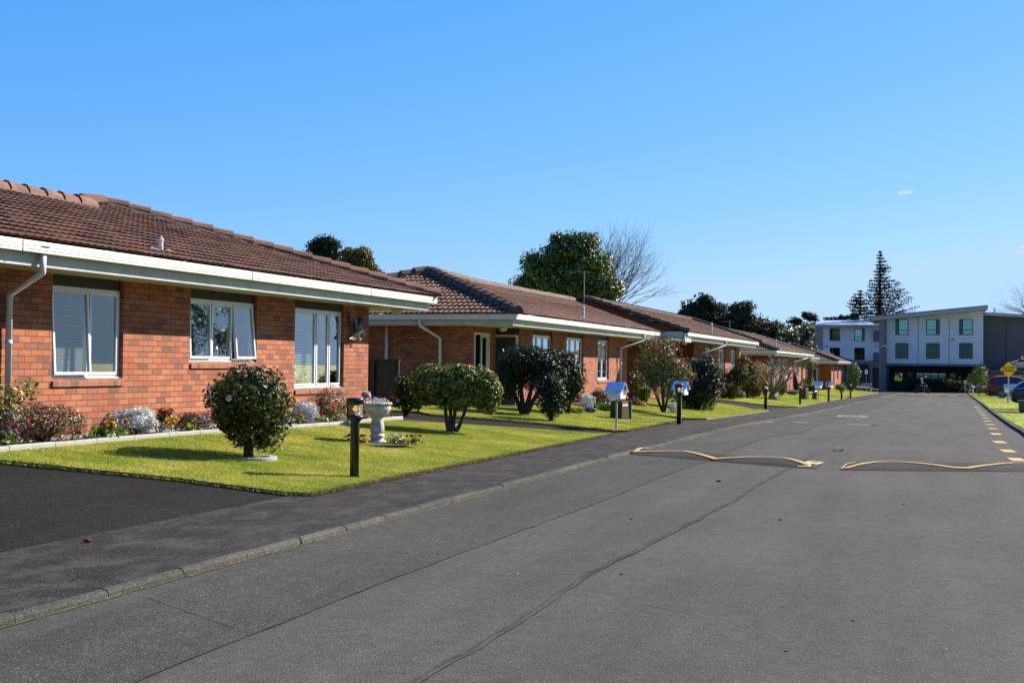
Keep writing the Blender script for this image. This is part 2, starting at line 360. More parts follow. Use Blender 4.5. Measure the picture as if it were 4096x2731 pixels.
M['eagle_d'] = P('metal_dark', (.10, .11, .13), .35, .4, 25, metal=.5); M['eagle_l'] = P('metal_pale', (.55, .50, .42), .4, .3, 25, metal=.3)
M['clad'] = None
# ---------------------------------------------------------------- foliage
def _frames(N):
    N = N/np.linalg.norm(N, axis=1, keepdims=True); A = rng.normal(size=N.shape); A -= (A*N).sum(1, keepdims=True)*N
    A /= np.linalg.norm(A, axis=1, keepdims=True); return N, A, np.cross(N, A)
def leaf_mesh(name, C, N, size, aspect=.45, droop=0., axis=None):
    n = len(C); N, A, B = _frames(N)
    if axis is not None:
        A = axis/np.linalg.norm(axis, axis=1, keepdims=True); B = np.cross(N, A); B /= np.maximum(np.linalg.norm(B, axis=1, keepdims=True), 1e-6)
    if droop: A = A+np.array([0, 0, -droop]); A /= np.linalg.norm(A, axis=1, keepdims=True)
    s_ = (size*(.65+.7*rng.random(n)))[:, None] if np.isscalar(size) else size[:, None]
    v0 = C-A*s_*.5; v3 = C+A*s_*.5
    v1 = C+B*s_*aspect*.5+N*s_*.10; v2 = C-B*s_*aspect*.5+N*s_*.10
    V = np.stack([v0, v1, v3, v2], 1).reshape(-1, 3); i = np.arange(n)[:, None]*4
    Fc = np.concatenate([i+np.array([[0, 1, 2]]), i+np.array([[0, 2, 3]])], 1).reshape(-1, 3)
    return npmesh(name, V, Fc)
def lumps(D, k=9, amp=.13, seed=0):
    r_ = np.random.default_rng(abs(int(seed))); out = np.zeros(len(D))
    for i in range(k):
        w = r_.normal(size=3)*(1.5+i*.7); out += np.cos(D@w+r_.random()*6.28)*amp/(1+i*.22)
    return 1+out*.6
def crown_pts(c, r, n, shell=.35, seed=0, amp=.13, zmin=None, flat=0):
    D = rng.normal(size=(n, 3)); D /= np.linalg.norm(D, axis=1, keepdims=True)
    if flat: D[:, 2] = np.sign(D[:, 2])*np.abs(D[:, 2])**flat
    q = (1-shell*rng.random(n)**1.5)*lumps(D, seed=seed, amp=amp)
    Pn = np.array(c)+D*np.array(r)*q[:, None]; Nn = D/np.array(r)*np.mean(r)+rng.normal(size=(n, 3))*.55
    if zmin is not None: k = Pn[:, 2] > zmin; Pn = Pn[k]; Nn = Nn[k]
    return Pn, Nn
def clump_pts(c, r, nc, per, cr, seed=0, hollow=.5, sq=.75):
    rr = np.random.default_rng(abs(int(seed))); Ps = []; Ns = []
    for i in range(nc):
        d = rr.normal(size=3); d /= np.linalg.norm(d); q = (hollow+(1-hollow)*rr.random()**.6)
        cc = np.array(c)+d*np.array(r)*q; k = cr*(.6+.8*rr.random())
        D = rng.normal(size=(per, 3)); D /= np.linalg.norm(D, axis=1, keepdims=True)
        Ps.append(cc+D*k*np.array([1, 1, sq])*(.45+.55*rng.random((per, 1)))); Ns.append(D+rng.normal(size=(per, 3))*.6+np.array([0, 0, .3]))
    return np.concatenate(Ps), np.concatenate(Ns)
def L(name, cols, **k): M[name] = leaf_mat(name, cols, **k)
L('camellia', [(.014, .028, .004), (.03, .055, .006), (.07, .10, .012), (.20, .20, .03)], rough=.45, trans=.18, spec=.22)
L('camellia_dark', [(.010, .022, .004), (.018, .036, .006), (.04, .065, .012)], rough=.42, trans=.12, spec=.22)
L('rhodo', [(.04, .08, .010), (.12, .17, .022), (.27, .31, .05), (.46, .40, .10)], rough=.4, trans=.28, spec=.28)
L('azalea', [(.022, .035, .010), (.06, .07, .022), (.16, .15, .06), (.24, .10, .05)], rough=.4, trans=.2)
L('silver', [(.50, .53, .52), (.75, .77, .76), (1., 1., 1.)], rough=.7, trans=.15)
L('fresh', [(.09, .17, .015), (.17, .27, .03), (.28, .38, .06)], rough=.4, trans=.3)
L('lime', [(.16, .19, .02), (.30, .30, .03), (.38, .34, .05)], rough=.4, trans=.3)
L('purple_leaf', [(.03, .02, .025), (.07, .04, .05), (.10, .09, .07)], rough=.4, trans=.2)
L('rust', [(.05, .06, .02), (.16, .09, .03), (.28, .09, .04), (.33, .18, .07)], rough=.45, trans=.3)
L('golden', [(.05, .06, .01), (.14, .12, .015), (.26, .20, .03)], rough=.6, trans=.2)
L('conifer', [(.008, .018, .009), (.016, .032, .014), (.028, .045, .018)], rough=.7, trans=.05, spec=.2)
L('conifer_blue', [(.018, .032, .024), (.032, .05, .036), (.055, .075, .05)], rough=.7, trans=.08, spec=.2)
L('broadleaf', [(.035, .07, .012), (.07, .12, .02), (.13, .19, .035), (.21, .25, .06)], rough=.45, trans=.2, spec=.4)
L('olive', [(.04, .05, .018), (.08, .085, .03), (.14, .13, .05)], rough=.5, trans=.2)
L('brownleaf', [(.035, .03, .012), (.07, .05, .018), (.10, .06, .02)], rough=.6, trans=.15)
L('palegreen', [(.08, .11, .04), (.15, .18, .07), (.26, .28, .13)], rough=.45, trans=.25)
L('yellow_leaf', [(.50, .30, .02), (.75, .46, .04), (.30, .26, .03)], rough=.5, trans=.3)
for nm, c in (('f_white', (.80, .76, .68)), ('f_pink', (.55, .06, .14)), ('f_red', (.42, .012, .012)), ('f_yellow', (.80, .46, .02)),
              ('f_orange', (.80, .20, .015)), ('f_apricot', (.70, .38, .16)), ('f_lilac', (.38, .25, .60)), ('f_cream', (.72, .70, .42)), ('f_brown', (.45, .14, .03))):
    M[nm] = leaf_mat(nm, [tuple(v*.75 for v in c), c], rough=.6, trans=.25, spec=.2)
def flower(mb, c, r, nrm=(.5, -.8, .35), petals=6):
    c = Vector(c); n_ = Vector(nrm).normalized(); a = n_.orthogonal().normalized(); b = n_.cross(a)
    for ring, (rr, h, off) in enumerate(((1., .15, 0), (.62, .4, .5), (.3, .55, .2))):
        for i in range(petals):
            t = 2*math.pi*(i+off)/petals; d = a*math.cos(t)+b*math.sin(t); e = -a*math.sin(t)+b*math.cos(t)
            mb.add([c, c+d*r*rr*.6+e*r*rr*.42+n_*r*h*.8, c+d*r*rr+n_*r*h, c+d*r*rr*.6-e*r*rr*.42+n_*r*h*.8], [(0, 1, 2, 3)])
def flower_part(parent, c, r, mat, nrm=(.5, -.8, .35), petals=6):
    mb = MB(); flower(mb, c, r, nrm, petals); return mb.build('flower', M[mat], parent, True)
def loose_flowers(parent, C, r, mat):
    """many small blooms scattered on one plant: one mesh"""
    mb = MB()
    for c in C: flower(mb, c, r*(.7+.6*random.random()), (random.uniform(-.3, .9), random.uniform(-1, .4), random.uniform(.1, .9)), 5)
    o = mb.build('flowers', M[mat], parent, True); o['kind'] = 'stuff'; return o

# ================================================================= SETTING: ground, road, path, lawns
def drape(name, poly, dz, mat, skirt=0., fn=g, kind='structure', edge_mat=None, step=None, jit=0.):
    """a sheet cut to the outline poly (x,y) that follows the terrain"""
    import bmesh
    if jit:
        q = []
        for i, p in enumerate(poly):
            a = Vector(p); b_ = Vector(poly[(i+1) % len(poly)]); k = max(1, int((b_-a).length/.35)) if (b_-a).length < 60 else 1
            for j in range(k): w = a.lerp(b_, j/k); q.append((w.x+random.uniform(-jit, jit), w.y+random.uniform(-jit, jit)))
        poly = q
    bm = bmesh.new(); vs = [bm.verts.new((x, y, 0)) for x, y in poly]; bm.faces.new(vs)
    xs = [p[0] for p in poly]; ys = [p[1] for p in poly]
    cuts = [((0, b_[0], 0), (0, 1, 0)) for b_ in BP if min(ys) < b_[0] < max(ys)]+[((x, 0, 0), (1, 0, 0)) for x in (-7, -11) if min(xs) < x < max(xs)]
    if step: cuts += [((0, y, 0), (0, 1, 0)) for y in np.arange(min(ys)+step, max(ys), step)]
    for p_, n_ in cuts: bmesh.ops.bisect_plane(bm, geom=bm.verts[:]+bm.edges[:]+bm.faces[:], plane_co=p_, plane_no=n_)
    bmesh.ops.triangulate(bm, faces=bm.faces[:])
    bmesh.ops.recalc_face_normals(bm, faces=bm.faces[:])
    for f_ in bm.faces:
        if f_.normal.z < 0: f_.normal_flip()
    for v in bm.verts: v.co.z = fn(v.co.x, v.co.y)+dz
    if skirt:
        be = [e for e in bm.edges if e.is_boundary]; r_ = bmesh.ops.extrude_edge_only(bm, edges=be)
        for v in [x for x in r_['geom'] if isinstance(x, bmesh.types.BMVert)]: v.co.z -= skirt
        for f_ in [x for x in r_['geom'] if isinstance(x, bmesh.types.BMFace)]: f_.material_index = 1
    me = bpy.data.meshes.new(name); bm.to_mesh(me); bm.free()
    o = link(name, me, [mat, edge_mat or mat]); tag(o, kind=kind); return o
def ground_sheet():
    xs = [-900, -300, -120, -60, -30, -18, -14, -11, -9.5, -8, -7, -6.7, 2.9, 4, 8, 20, 60, 200, 900]
    ys = [-60, -20, 0, 12, 23, 34, 42, 50, 62, 76, 92, 120, 165, 200, 260, 500, 1200, 2500]
    V = [(x, y, (Bz(y)+.1*min(max(-7-x, 0), 4))-.22) for y in ys for x in xs]; nx = len(xs)
    Fc = [(j*nx+i, j*nx+i+1, (j+1)*nx+i+1, (j+1)*nx+i) for j in range(len(ys)-1) for i in range(nx-1)]
    o = link('ground', npmesh('ground', V, Fc), M['grass']); tag(o, kind='structure')
ground_sheet()
ysteps = [-20, 10, 23, 30, 34, 38, 42, 50, 56, 62, 70, 76, 84, 92, 105, 120, 140, 152]
road_fn = lambda x, y: Bz(y)-RD
RS = .975                                         # plan positions read at the old level are drawn in by this
drape('road', [(kerbx(y), y) for y in ysteps]+[(-4.0, 166), (9, 166), (9, 158), (rkerbx(152), 156)]+[(rkerbx(y), y) for y in ysteps[::-1]], 0, M['asphalt'], fn=road_fn)
# lane of older paving between the left kerb and the long seam
seamL = [(-3.76, -6), (-3.76, 3), (-3.80, 6), (-3.85, 8.7), (-3.83, 11.6), (-3.77, 14.7), (-3.82, 18.6), (-3.74, 21.8), (-3.8, 26), (-3.69, 30.4), (-3.2, 31.9), (-3.23, 38.3), (-3.1, 46), (-3.0, 60), (-2.9, 80), (-2.8, 110)]
def wob(pts, step=.35, amp=.012):
    q = []
    pts = [(p[0]*RS, p[1]*RS) for p in pts]
    for a, b_ in zip(pts[:-1], pts[1:]):
        d = math.dist(a, b_); k = max(1, int(d/step))
        for j in range(k): t = j/k; q.append((a[0]+(b_[0]-a[0])*t+random.uniform(-amp, amp), a[1]+(b_[1]-a[1])*t))
    q.append(pts[-1]); return q
seamLw = wob(seamL)
drape('paving_lane', seamLw+[(kerbx(y)+.002, y) for y in ysteps[::-1] if y < 110 and y > -6], .004, M['asphalt_l'], fn=road_fn)
def ribbon(mb, pts, wfn, dz, fn=road_fn):
    vs = []; n = len(pts)
    for i, p in enumerate(pts):
        a = Vector(pts[max(i-1, 0)]); b_ = Vector(pts[min(i+1, n-1)]); t = (b_-a).normalized(); nn = Vector((-t.y, t.x)); w = wfn(i)
        for s_ in (1, -1): x = p[0]+nn.x*w*s_; y = p[1]+nn.y*w*s_; vs.append((x, y, fn(x, y)+dz))
    mb.add(vs, [(2*i+1, 2*i, 2*i+2, 2*i+3) for i in range(n-1)])
mb = MB(); ribbon(mb, seamLw, lambda i: random.choice((.0015, .003, .005, .002)), .008); tag(mb.build('seam_crack', M['seam']), kind='structure')
seamC = wob([(-2.55, -6), (-2.5, 3), (-2.45, 7.24), (-2.52, 9.76), (-2.46, 11.44), (-2.38, 13.49), (-2.31, 15.69), (-2.32, 18), (-2.26, 20.57), (-2.13, 25.86), (-1.93, 34.87), (-1.81, 62.87), (-1.6, 100)], .30, .014)
ya = np.array([p[1] for p in seamC])
mb = MB(); ribbon(mb, [(p[0]-.05, p[1]) for p in seamC if 5 < p[1] < 24], lambda i: .004+.014*random.random(), .004); tag(mb.build('crack_grit', M['sand']), kind='structure')
mb = MB(); ribbon(mb, seamC, lambda i: (random.choice((.003, .007, .012, .005)) if 9 < seamC[i][1] < 22 else .0035), .009); tag(mb.build('centre_crack', M['seam']), kind='structure')
mb = MB()
for (x0, y0, x1, y1) in ((-1.9, 8.6, -1.45, 8.35), (-.7, 6.75, -.1, 6.7), (-5.1, 7.6, -4.0, 6.9), (-3.2, 36.5, -1.8, 36.2)):
    ribbon(mb, wob([(x0, y0), (x1, y1)], .08, .0), lambda i: random.choice((.002, .005, .003)), .010)
tag(mb.build('short_cracks', M['crack']), kind='structure')
# kerb stones (left) as a run with open joints, and the right kerb
mb = MB(); y = -8.
while y < 150:
    ln = .9 if y < 40 else 2.4
    y1 = y+ln; gp = .008 if random.random() < .75 else .03
    a = [(kerbx(y+gp), y+gp), (kerbx(y1), y1)]; sink = random.uniform(-.008, .006)
    prof = [(.0, -.12), (.006, -.03), (.022, -.006), (.06, .0), (.085, -.006), (.085, -.2)]
    vs = []
    for (kx, ky) in a:
        for (o_, z_) in prof: vs.append((kx-o_+.02+random.uniform(-.003, .003), ky, Bz(ky)+z_+sink))
    k = len(prof); mb.add(vs, [(i, i+1, k+i+1, k+i) for i in range(k-1)]+[tuple(range(k-1, -1, -1)), tuple(range(k, 2*k))]); y = y1
tag(mb.build('kerb', M['kerb']), kind='structure')
mb = MB()
for y, y1 in zip(ysteps[:-1], ysteps[1:]):
    vs = []
    for yy in (y, y1):
        for (o_, z_) in ((0, -.12), (.02, .01), (.12, .02), (.14, -.2)): vs.append((rkerbx(yy)+o_-.01, yy, Bz(yy)+z_))
    mb.add(vs, [(i+1, i, 4+i, 4+i+1) for i in range(3)])
tag(mb.build('kerb', M['kerb']), kind='structure')
mb = MB(); ribbon(mb, [(kerbx(y)+.035+random.uniform(-.012, .012), y) for y in np.arange(-6, 40, .12)], lambda i: random.choice((.003, .012, .02, .006)), .006); tag(mb.build('gutter_moss', M['moss']), kind='structure')
# footpath and driveways
drape('footpath', [(kerbx(y)-.062, y) for y in ysteps]+[(pathx(y)-.25, y) for y in ysteps[::-1]], -.004, M['asphalt_p'], skirt=.1)
drape('forecourt', [(-45, 140), (-45, 225), (40, 225), (40, 157), (3, 150.2), (-6.1, 141)], -.05, M['asphalt'])
drape('driveway', [(-6.69, -6), (-6.69, 13.3), (-8.3, 12.9), (-10.2, 12.15), (-12.6, 11.2), (-16, 9.5), (-16, -6)], -.012, M['asphalt_d'])
drape('driveway', [(-6.5, 51.0), (-6.5, 60), (-11.5, 61), (-11.5, 51.6)], -.012, M['asphalt_d'])
drape('driveway', [(-6.5, 26.5), (-6.5, 30.2), (-11.6, 26.9), (-11.9, 24.5), (-10.2, 22.9)], -.012, M['asphalt_d'])
drape('driveway', [(-6.3, 34.5), (-6.3, 38.8), (-10.5, 38.8), (-10.5, 36.5)], -.012, M['asphalt_d'])
drape('driveway', [(-6.2, 92.5), (-6.2, 97), (-10.5, 97.5), (-10.5, 92.5)], -.012, M['asphalt_d'])
mb = MB(); ribbon(mb, wob([(-11.3, 11.6), (-10.4, 11.4), (-9.4, 11.35)], .1, .004), lambda i: .008, .0, g); tag(mb.build('driveway_moss_line', M['moss']), kind='structure')
LZ = .035
lawns = {
 'a': [(-6.71, 13.2), (-6.71, 27.2), (-8.0, 26.2), (-9.0, 25.1), (-10.25, 23.9), (-10.35, 21.8), (-10.62, 17.1), (-10.62, 12.2), (-10.2, 12.25), (-8.3, 12.95)],
 'b': [(-6.72, 28.75), (-6.72, 35.3), (-7.3, 36.2), (-8.6, 36.9), (-10.45, 36.9), (-10.5, 36.2), (-10.5, 32.0), (-10.9, 31.5), (-12.4, 29.5), (-12.4, 27.4), (-10.6, 26.5), (-9.2, 27.6), (-8.2, 28.2)],
 'c': [(pathx(37.5), 37.5), (pathx(50), 50.6), (-8.2, 53.5), (-10.5, 53.8), (-10.5, 38.0)],
 'd': [(pathx(61), 60.3), (pathx(76), 76), (pathx(92), 92.5), (-10.5, 92.5), (-10.5, 59.2)],
 'e': [(pathx(97), 97), (pathx(140), 138), (-9.6, 138), (-10.2, 96.5)]}
for k, pl in lawns.items(): drape('lawn', pl, LZ, M['grass'], skirt=.10, edge_mat=M['turf_edge'], jit=(.02 if k in 'ab' else 0.))
drape('lawn', [(rkerbx(y)+.14, y) for y in (8, 23, 34, 40, 50, 55.5)]+[(9, 55.5), (14, 8)], LZ-.01, M['grass'])
drape('driveway', [(2.05, 55.5), (2.1, 59), (20, 59), (20, 55.5)], -.012, M['asphalt_d'])
drape('lawn', [(rkerbx(y)+.13, y) for y in (59, 76, 92, 120, 140, 150)]+[(20, 150), (20, 59)], LZ-.01, M['grass'])
drape('garden_bed', [(-10.60, 10.9), (-10.60, 17.1), (-10.37, 20.4), (-10.33, 24.0), (-11.31, 24.72), (-11.31, 10.9)], .03, M['soil'])
drape('garden_bed', [(-10.5, 35.2), (-10.5, 50.4), (-11.29, 50.4), (-11.29, 35.2)], .03, M['soil'])
drape('garden_bed', [(-9.4, 56), (-9.4, 76), (-10.4, 76), (-10.4, 56)], .03, M['soil'])
drape('garden_bed', [(-10.0, 84), (-10.0, 116), (-11.2, 116), (-11.2, 84)], .05, M['soil'])
# grass blades on the lawns: one uncountable mass
def inside(pl, X, Y):
    r_ = np.zeros(len(X), bool); j = len(pl)-1
    for i in range(len(pl)):
        xi, yi = pl[i]; xj, yj = pl[j]
        c = ((yi > Y) != (yj > Y)) & (X < (xj-xi)*(Y-yi)/(yj-yi+1e-12)+xi); r_ ^= c; j = i
    return r_
def blades(pl, n, h, dz=LZ, edge=False):
    xs = [p[0] for p in pl]; ys = [p[1] for p in pl]
    X = rng.uniform(min(xs), max(xs), n); Y = rng.uniform(min(ys), max(ys), n); k = inside(pl, X, Y); X = X[k]; Y = Y[k]
    Z = np.interp(Y, [p[0] for p in BP], [p[1] for p in BP])+.1*np.clip(-7-X, 0, 4)+dz
    n = len(X); a = rng.random(n)*6.283; w = (.004+.004*rng.random(n)); hh = h*(.5+rng.random(n)); lean = rng.normal(size=(n, 2))*.45*hh[:, None]
    V = np.stack([np.stack([X-np.cos(a)*w, Y-np.sin(a)*w, Z-.004], 1), np.stack([X+np.cos(a)*w, Y+np.sin(a)*w, Z-.004], 1), np.stack([X+lean[:, 0], Y+lean[:, 1], Z+hh], 1)], 1).reshape(-1, 3)
    return V
Vs = [blades(lawns['a'], 480000, .019), blades(lawns['b'], 240000, .024), blades(lawns['c'], 90000, .04), blades(lawns['d'], 60000, .05), blades(lawns['e'], 40000, .07), blades([(2.0, 23), (2.0, 55), (9, 55), (12, 23)], 50000, .04, LZ-.01), blades([(2.15, 59.5), (2.8, 148), (14, 148), (14, 59.5)], 90000, .07, LZ-.01)]
# ragged overhang along the cut edges
def edgeblades(pts, n, h):
    V = []
    for a, b_ in zip(pts[:-1], pts[1:]):
        k = int(n*math.dist(a, b_)); t = rng.random(k); X = a[0]+(b_[0]-a[0])*t+rng.normal(size=k)*.022; Y = a[1]+(b_[1]-a[1])*t+rng.normal(size=k)*.022
        Z = np.array([g(x, y) for x, y in zip(X, Y)])+LZ; an = rng.random(k)*6.283; w = .006
        V.append(np.stack([np.stack([X-np.cos(an)*w, Y-np.sin(an)*w, Z-.03], 1), np.stack([X+np.cos(an)*w, Y+np.sin(an)*w, Z-.03], 1), np.stack([X+rng.normal(size=k)*.03, Y+rng.normal(size=k)*.03, Z+rng.random(k)*h-.01], 1)], 1).reshape(-1, 3))
    return np.concatenate(V)
V = np.concatenate(Vs); o = link('grass_blades', npmesh('grass', V, np.arange(len(V)).reshape(-1, 3)), M['blades'])
tag(o, 'short mown green grass blades covering the front lawns', 'grass', kind='stuff')
V = edgeblades([(-6.71, 13.2), (-6.71, 27.2), (-8.0, 26.2), (-9, 25.1), (-10.25, 23.9)], 900, .04)
V2 = edgeblades([(-10.6, 26.5), (-9.2, 27.6), (-8.2, 28.2), (-6.72, 28.75), (-6.72, 35.3), (-7.3, 36.2)], 700, .045)
V3 = edgeblades([(-6.71, 13.2), (-8.3, 12.95), (-10.2, 12.25)], 260, .004)
V = np.concatenate([V, V2]); L('dry_turf', [(.12, .09, .03), (.30, .22, .09), (.38, .29, .13), (.16, .18, .03)], rough=.8)
o = link('dry_edge_grass', npmesh('dry', V, np.arange(len(V)).reshape(-1, 3)), M['dry_turf']); tag(o, 'dry brown grass fringe along the cut lawn edges beside the footpath', 'grass', kind='stuff')
o = link('drive_edge_grass', npmesh('dry', V3, np.arange(len(V3)).reshape(-1, 3)), M['blades']); tag(o, 'green grass fringe where the lawn meets the dark driveway', 'grass', kind='stuff')
# painted marks and speed humps
def hump(name, x0, x1, yA, yB, label, x_taper0, x_taper1, h=.075, mat=None):
    """raised bar across a lane: front edge yA(x), back edge yB(x)"""
    nx = 60; ny = 16; V = []; ub = lambda u: min(1, u/x_taper0 if x_taper0 else 1, (1-u)/x_taper1 if x_taper1 else 1)
    for i in range(nx+1):
        u = i/nx; x = x0+(x1-x0)*u; e = math.sqrt(max(0, ub(u)))
        for j in range(ny+1):
            v = j/ny; y = yA(x)+(yB(x)-yA(x))*v; V.append((x, y, road_fn(x, y)+.006+h*e*math.sin(math.pi*v)**.7))
    Fc = [(i*(ny+1)+j, (i+1)*(ny+1)+j, (i+1)*(ny+1)+j+1, i*(ny+1)+j+1) for i in range(nx) for j in range(ny)]
    me = npmesh(name, V, Fc)
    def hz(x, y):
        u = (x-x0)/(x1-x0); v = (y-yA(x))/(yB(x)-yA(x)); e = math.sqrt(max(0, ub(min(max(u, 0), 1))))
        return road_fn(x, y)+.006+h*e*max(0, math.sin(math.pi*min(max(v, 0), 1)))**.7
    o = thing(name, (x0, yA(x0), road_fn(0, yA(x0))), label, 'speed bump'); b = link('hump', me, mat or M['asphalt_b'], o, True, True)
    return o, hz
def lerp(a, b_, x0, x1): return lambda x: a+(b_-a)*(x-x0)/(x1-x0)
def mark(parent, pts, w, hz, mat, name='painted_line'):
    q = []; pts = [(p[0]*RS, p[1]*RS) for p in pts] if pts[0][1] < 60 else pts
    for a, b_ in zip(pts[:-1], pts[1:]):
        k = max(2, int(math.dist(a, b_)/.08)); q += [(a[0]+(b_[0]-a[0])*t/k, a[1]+(b_[1]-a[1])*t/k) for t in range(k)]
    q.append(pts[-1]); mb = MB(); ribbon(mb, q, lambda i: w, .013, hz); return mb.build(name, mat, parent, True)
hA, zA = hump('speed_bump', -5.15, -1.80, lerp(22.2, 20.43, -5.15, -1.80), lerp(23.7, 21.8, -5.15, -1.80), 'near speed bump on the left lane, yellow zigzag, one end at the kerb', .0, .08, .062)
mark(hA, [(-5.28, 24.0), (-5.22, 22.95), (-4.9, 23.0), (-4.35, 23.1), (-3.62, 22.0), (-3.3, 22.1), (-2.75, 22.3), (-2.5, 22.2), (-2.02, 21.25)], .045, zA, M['yellow'])
mb = MB(); ribbon(mb, [(-2.03, 20.6), (-1.93, 21.15), (-1.9, 21.75)], lambda i: .10, .008, zA); mb.build('painted_block', M['yellow_old'], hA, True)
mb = MB(); ribbon(mb, [(-5.12, 22.4), (-5.12, 23.55)], lambda i: .06, .012, zA); mb.build('painted_block', M['yellow'], hA, True)
hB, zB = hump('speed_bump', -1.46, 1.85, lerp(20.38, 21.55, -1.46, 1.85), lerp(21.94, 23.4, -1.46, 1.85), 'near speed bump on the right lane, yellow zigzag, cut by the right frame edge', .08, .0, .062)
mark(hB, [(-1.42, 21.05), (-1.0, 21.9), (-.75, 22.15), (-.5, 22.1), (.18, 21.7), (.4, 21.75), (1.15, 22.8), (1.85, 22.95)], .045, zB, M['yellow'])
mb = MB(); ribbon(mb, [(-1.40, 20.6), (-1.37, 21.6)], lambda i: .07, .008, zB); mb.build('painted_block', M['yellow'], hB, True)
hC, zC = hump('speed_bump', -4.0, -1.0, lerp(119, 117, -4, -1), lerp(121, 119, -4, -1), 'distant speed bump on the left lane near the grey building', .1, .1, .07)
mark(hC, [(-3.9, 119.5), (-3.2, 120.4), (-2.4, 118.6), (-1.8, 119.2), (-1.1, 117.6)], .09, zC, M['yellow'])
hD, zD = hump('speed_bump', -.6, 2.4, lerp(117, 117.5, -.6, 2.4), lerp(119, 119.5, -.6, 2.4), 'distant speed bump on the right lane near the grey building', .1, .1, .07)
mark(hD, [(-.5, 117.5), (.2, 118.6), (.9, 117.6), (1.6, 118.6), (2.3, 117.8)], .09, zD, M['yellow'])
def dash(p0, p1, w, mat, label, group=None):
    p0 = (p0[0]*RS, p0[1]*RS); p1 = (p1[0]*RS, p1[1]*RS); mb = MB(); ribbon(mb, [p0, p1], lambda i: w, .010); o = mb.build('painted_dash', mat); tag(o, label, 'road marking', group, None)
    return o
yy = 24.77; i = 0
DY = [24.7, 27.2, 30.4, 34.2, 38.2, 42.2, 46.5, 51, 55.5, 60, 64.5, 69.5, 74.5]
ORD = ['nearest', 'second', 'third', 'fourth', 'fifth', 'sixth', 'seventh', 'eighth', 'ninth', 'tenth', 'eleventh', 'twelfth', 'farthest']
for j_, y in enumerate(DY):
    x = float(np.interp(y, [24, 30, 54, 76], [1.27, 1.2, 1.6, 1.8])); dash((x-.11, y), (x+.13, y+.02), .40, M['yellow'] if y < 60 else M['yellow_old'], ORD[j_]+' yellow dash, counted from the camera, in the row along the right kerb', 'yellow dashes along the right kerb')
for i in range(9):
    x = -3.3+.62*i; dash((x, 146.5-i*.5), (x+.4, 146.2-i*.5), .5, M['yellow_old'], ['leftmost', 'second from left', 'third from left', 'fourth from left', 'middle', 'fourth from right', 'third from right', 'second from right', 'rightmost'][i]+' worn yellow bar in the row across the far road end', 'yellow bars across the road before the building')
dash((-4.2, 40.0), (-3.78, 39.85), .10, M['yellow_old'], 'short faded yellow stripe on the left lane, nearer the kerb')
dash((-2.62, 39.3), (-1.98, 38.85), .07, M['yellow_old'], 'longer faded yellow stripe on the left lane near the centre crack')
dash((kerbx(39)-.09, 39.2), (kerbx(39)-.02, 39.5), .12, M['yellow_old'], 'yellow paint patch on top of the left kerb')
dash((-.2, 82), (1.0, 82.6), .08, M['wpaint'], 'thin white worn line across the right lane far down the road')
mb = MB()
for i in range(58):                                # worn-away white lettering: only flakes of paint remain
    x = -3.5+1.0*random.random(); y = 46.9+2.0*random.random(); a = random.random()*3; ribbon(mb, [(x, y), (x+.14*math.cos(a), y+.3*math.sin(a))], lambda i: .032, .010)
tag(mb.build('worn_lettering', M['wpaint']), 'worn white paint flakes of old road lettering on the left lane', 'road marking')
# litter
p = G(3345, 1805); mb = MB()
mb.add([(p.x-.14, p.y, p.z+.012), (p.x-.02, p.y-.03, p.z+.03), (p.x+.02, p.y+.03, p.z+.012), (p.x-.1, p.y+.05, p.z+.02), (p.x+.02, p.y-.03, p.z+.02), (p.x+.14, p.y-.02, p.z+.05), (p.x+.12, p.y+.05, p.z+.012)], [(0, 1, 2, 3), (2, 4, 5, 6)])
tag(mb.build('fallen_leaf', P('dry_leaf', (.45, .36, .24), .9)), 'curled pale dry leaf on the road beyond the speed bump', 'leaf')
for (px, py, s_, lab_) in ((2876, 1926, .03, 'just in front of the left speed bump'), (2525, 2077, .014, 'left of the centre crack, well below the bumps'), (3120, 2080, .018, 'right of the centre crack, below the bump gap'), (3614, 2018, .014, 'right half, below the right speed bump'), (2765, 2540, .010, 'bottom of the frame, close right of the centre crack'), (3412, 2483, .010, 'low in the frame on the right lane'), (3145, 2607, .012, 'at the very bottom edge of the frame'), (2488, 2297, .014, 'left of the centre crack, low in the frame')):
    p = G(px, py); mb = MB(); mb.ball((p.x, p.y, p.z+s_*.3), s_, 6, 4, (1.3, .8, .5)); tag(mb.build('leaf_crumb', M['crack']), 'dark leaf crumb on the road, '+lab_, 'leaf', 'dark leaf crumbs scattered on the asphalt')
p = G(350, 2167); mb = MB(); mb.ball((p.x, p.y, p.z+.015), .035, 7, 4, (1.3, .7, .5)); tag(mb.build('fallen_leaf', M['f_brown']), 'small orange-brown leaf at the joint of driveway and footpath', 'leaf')
p = G(3500, 1702); mb = MB(); mb.box(p.x-.09, p.x+.09, p.y-.05, p.y+.05, p.z+.006, p.z+.02); tag(mb.build('road_stud', P('blue_reflector', (.02, .10, .45), .3)), 'small blue marker stud beside the faded yellow stripe', 'road marker')
p = G(3915, 2165); mb = MB(); mb.box(p.x-.03, p.x+.03, p.y-.012, p.y+.012, p.z+.004, p.z+.008); tag(mb.build('litter_strip', P('blue_plastic', (.15, .45, .7), .3)), 'tiny pale blue plastic strip on the right lane', 'litter')

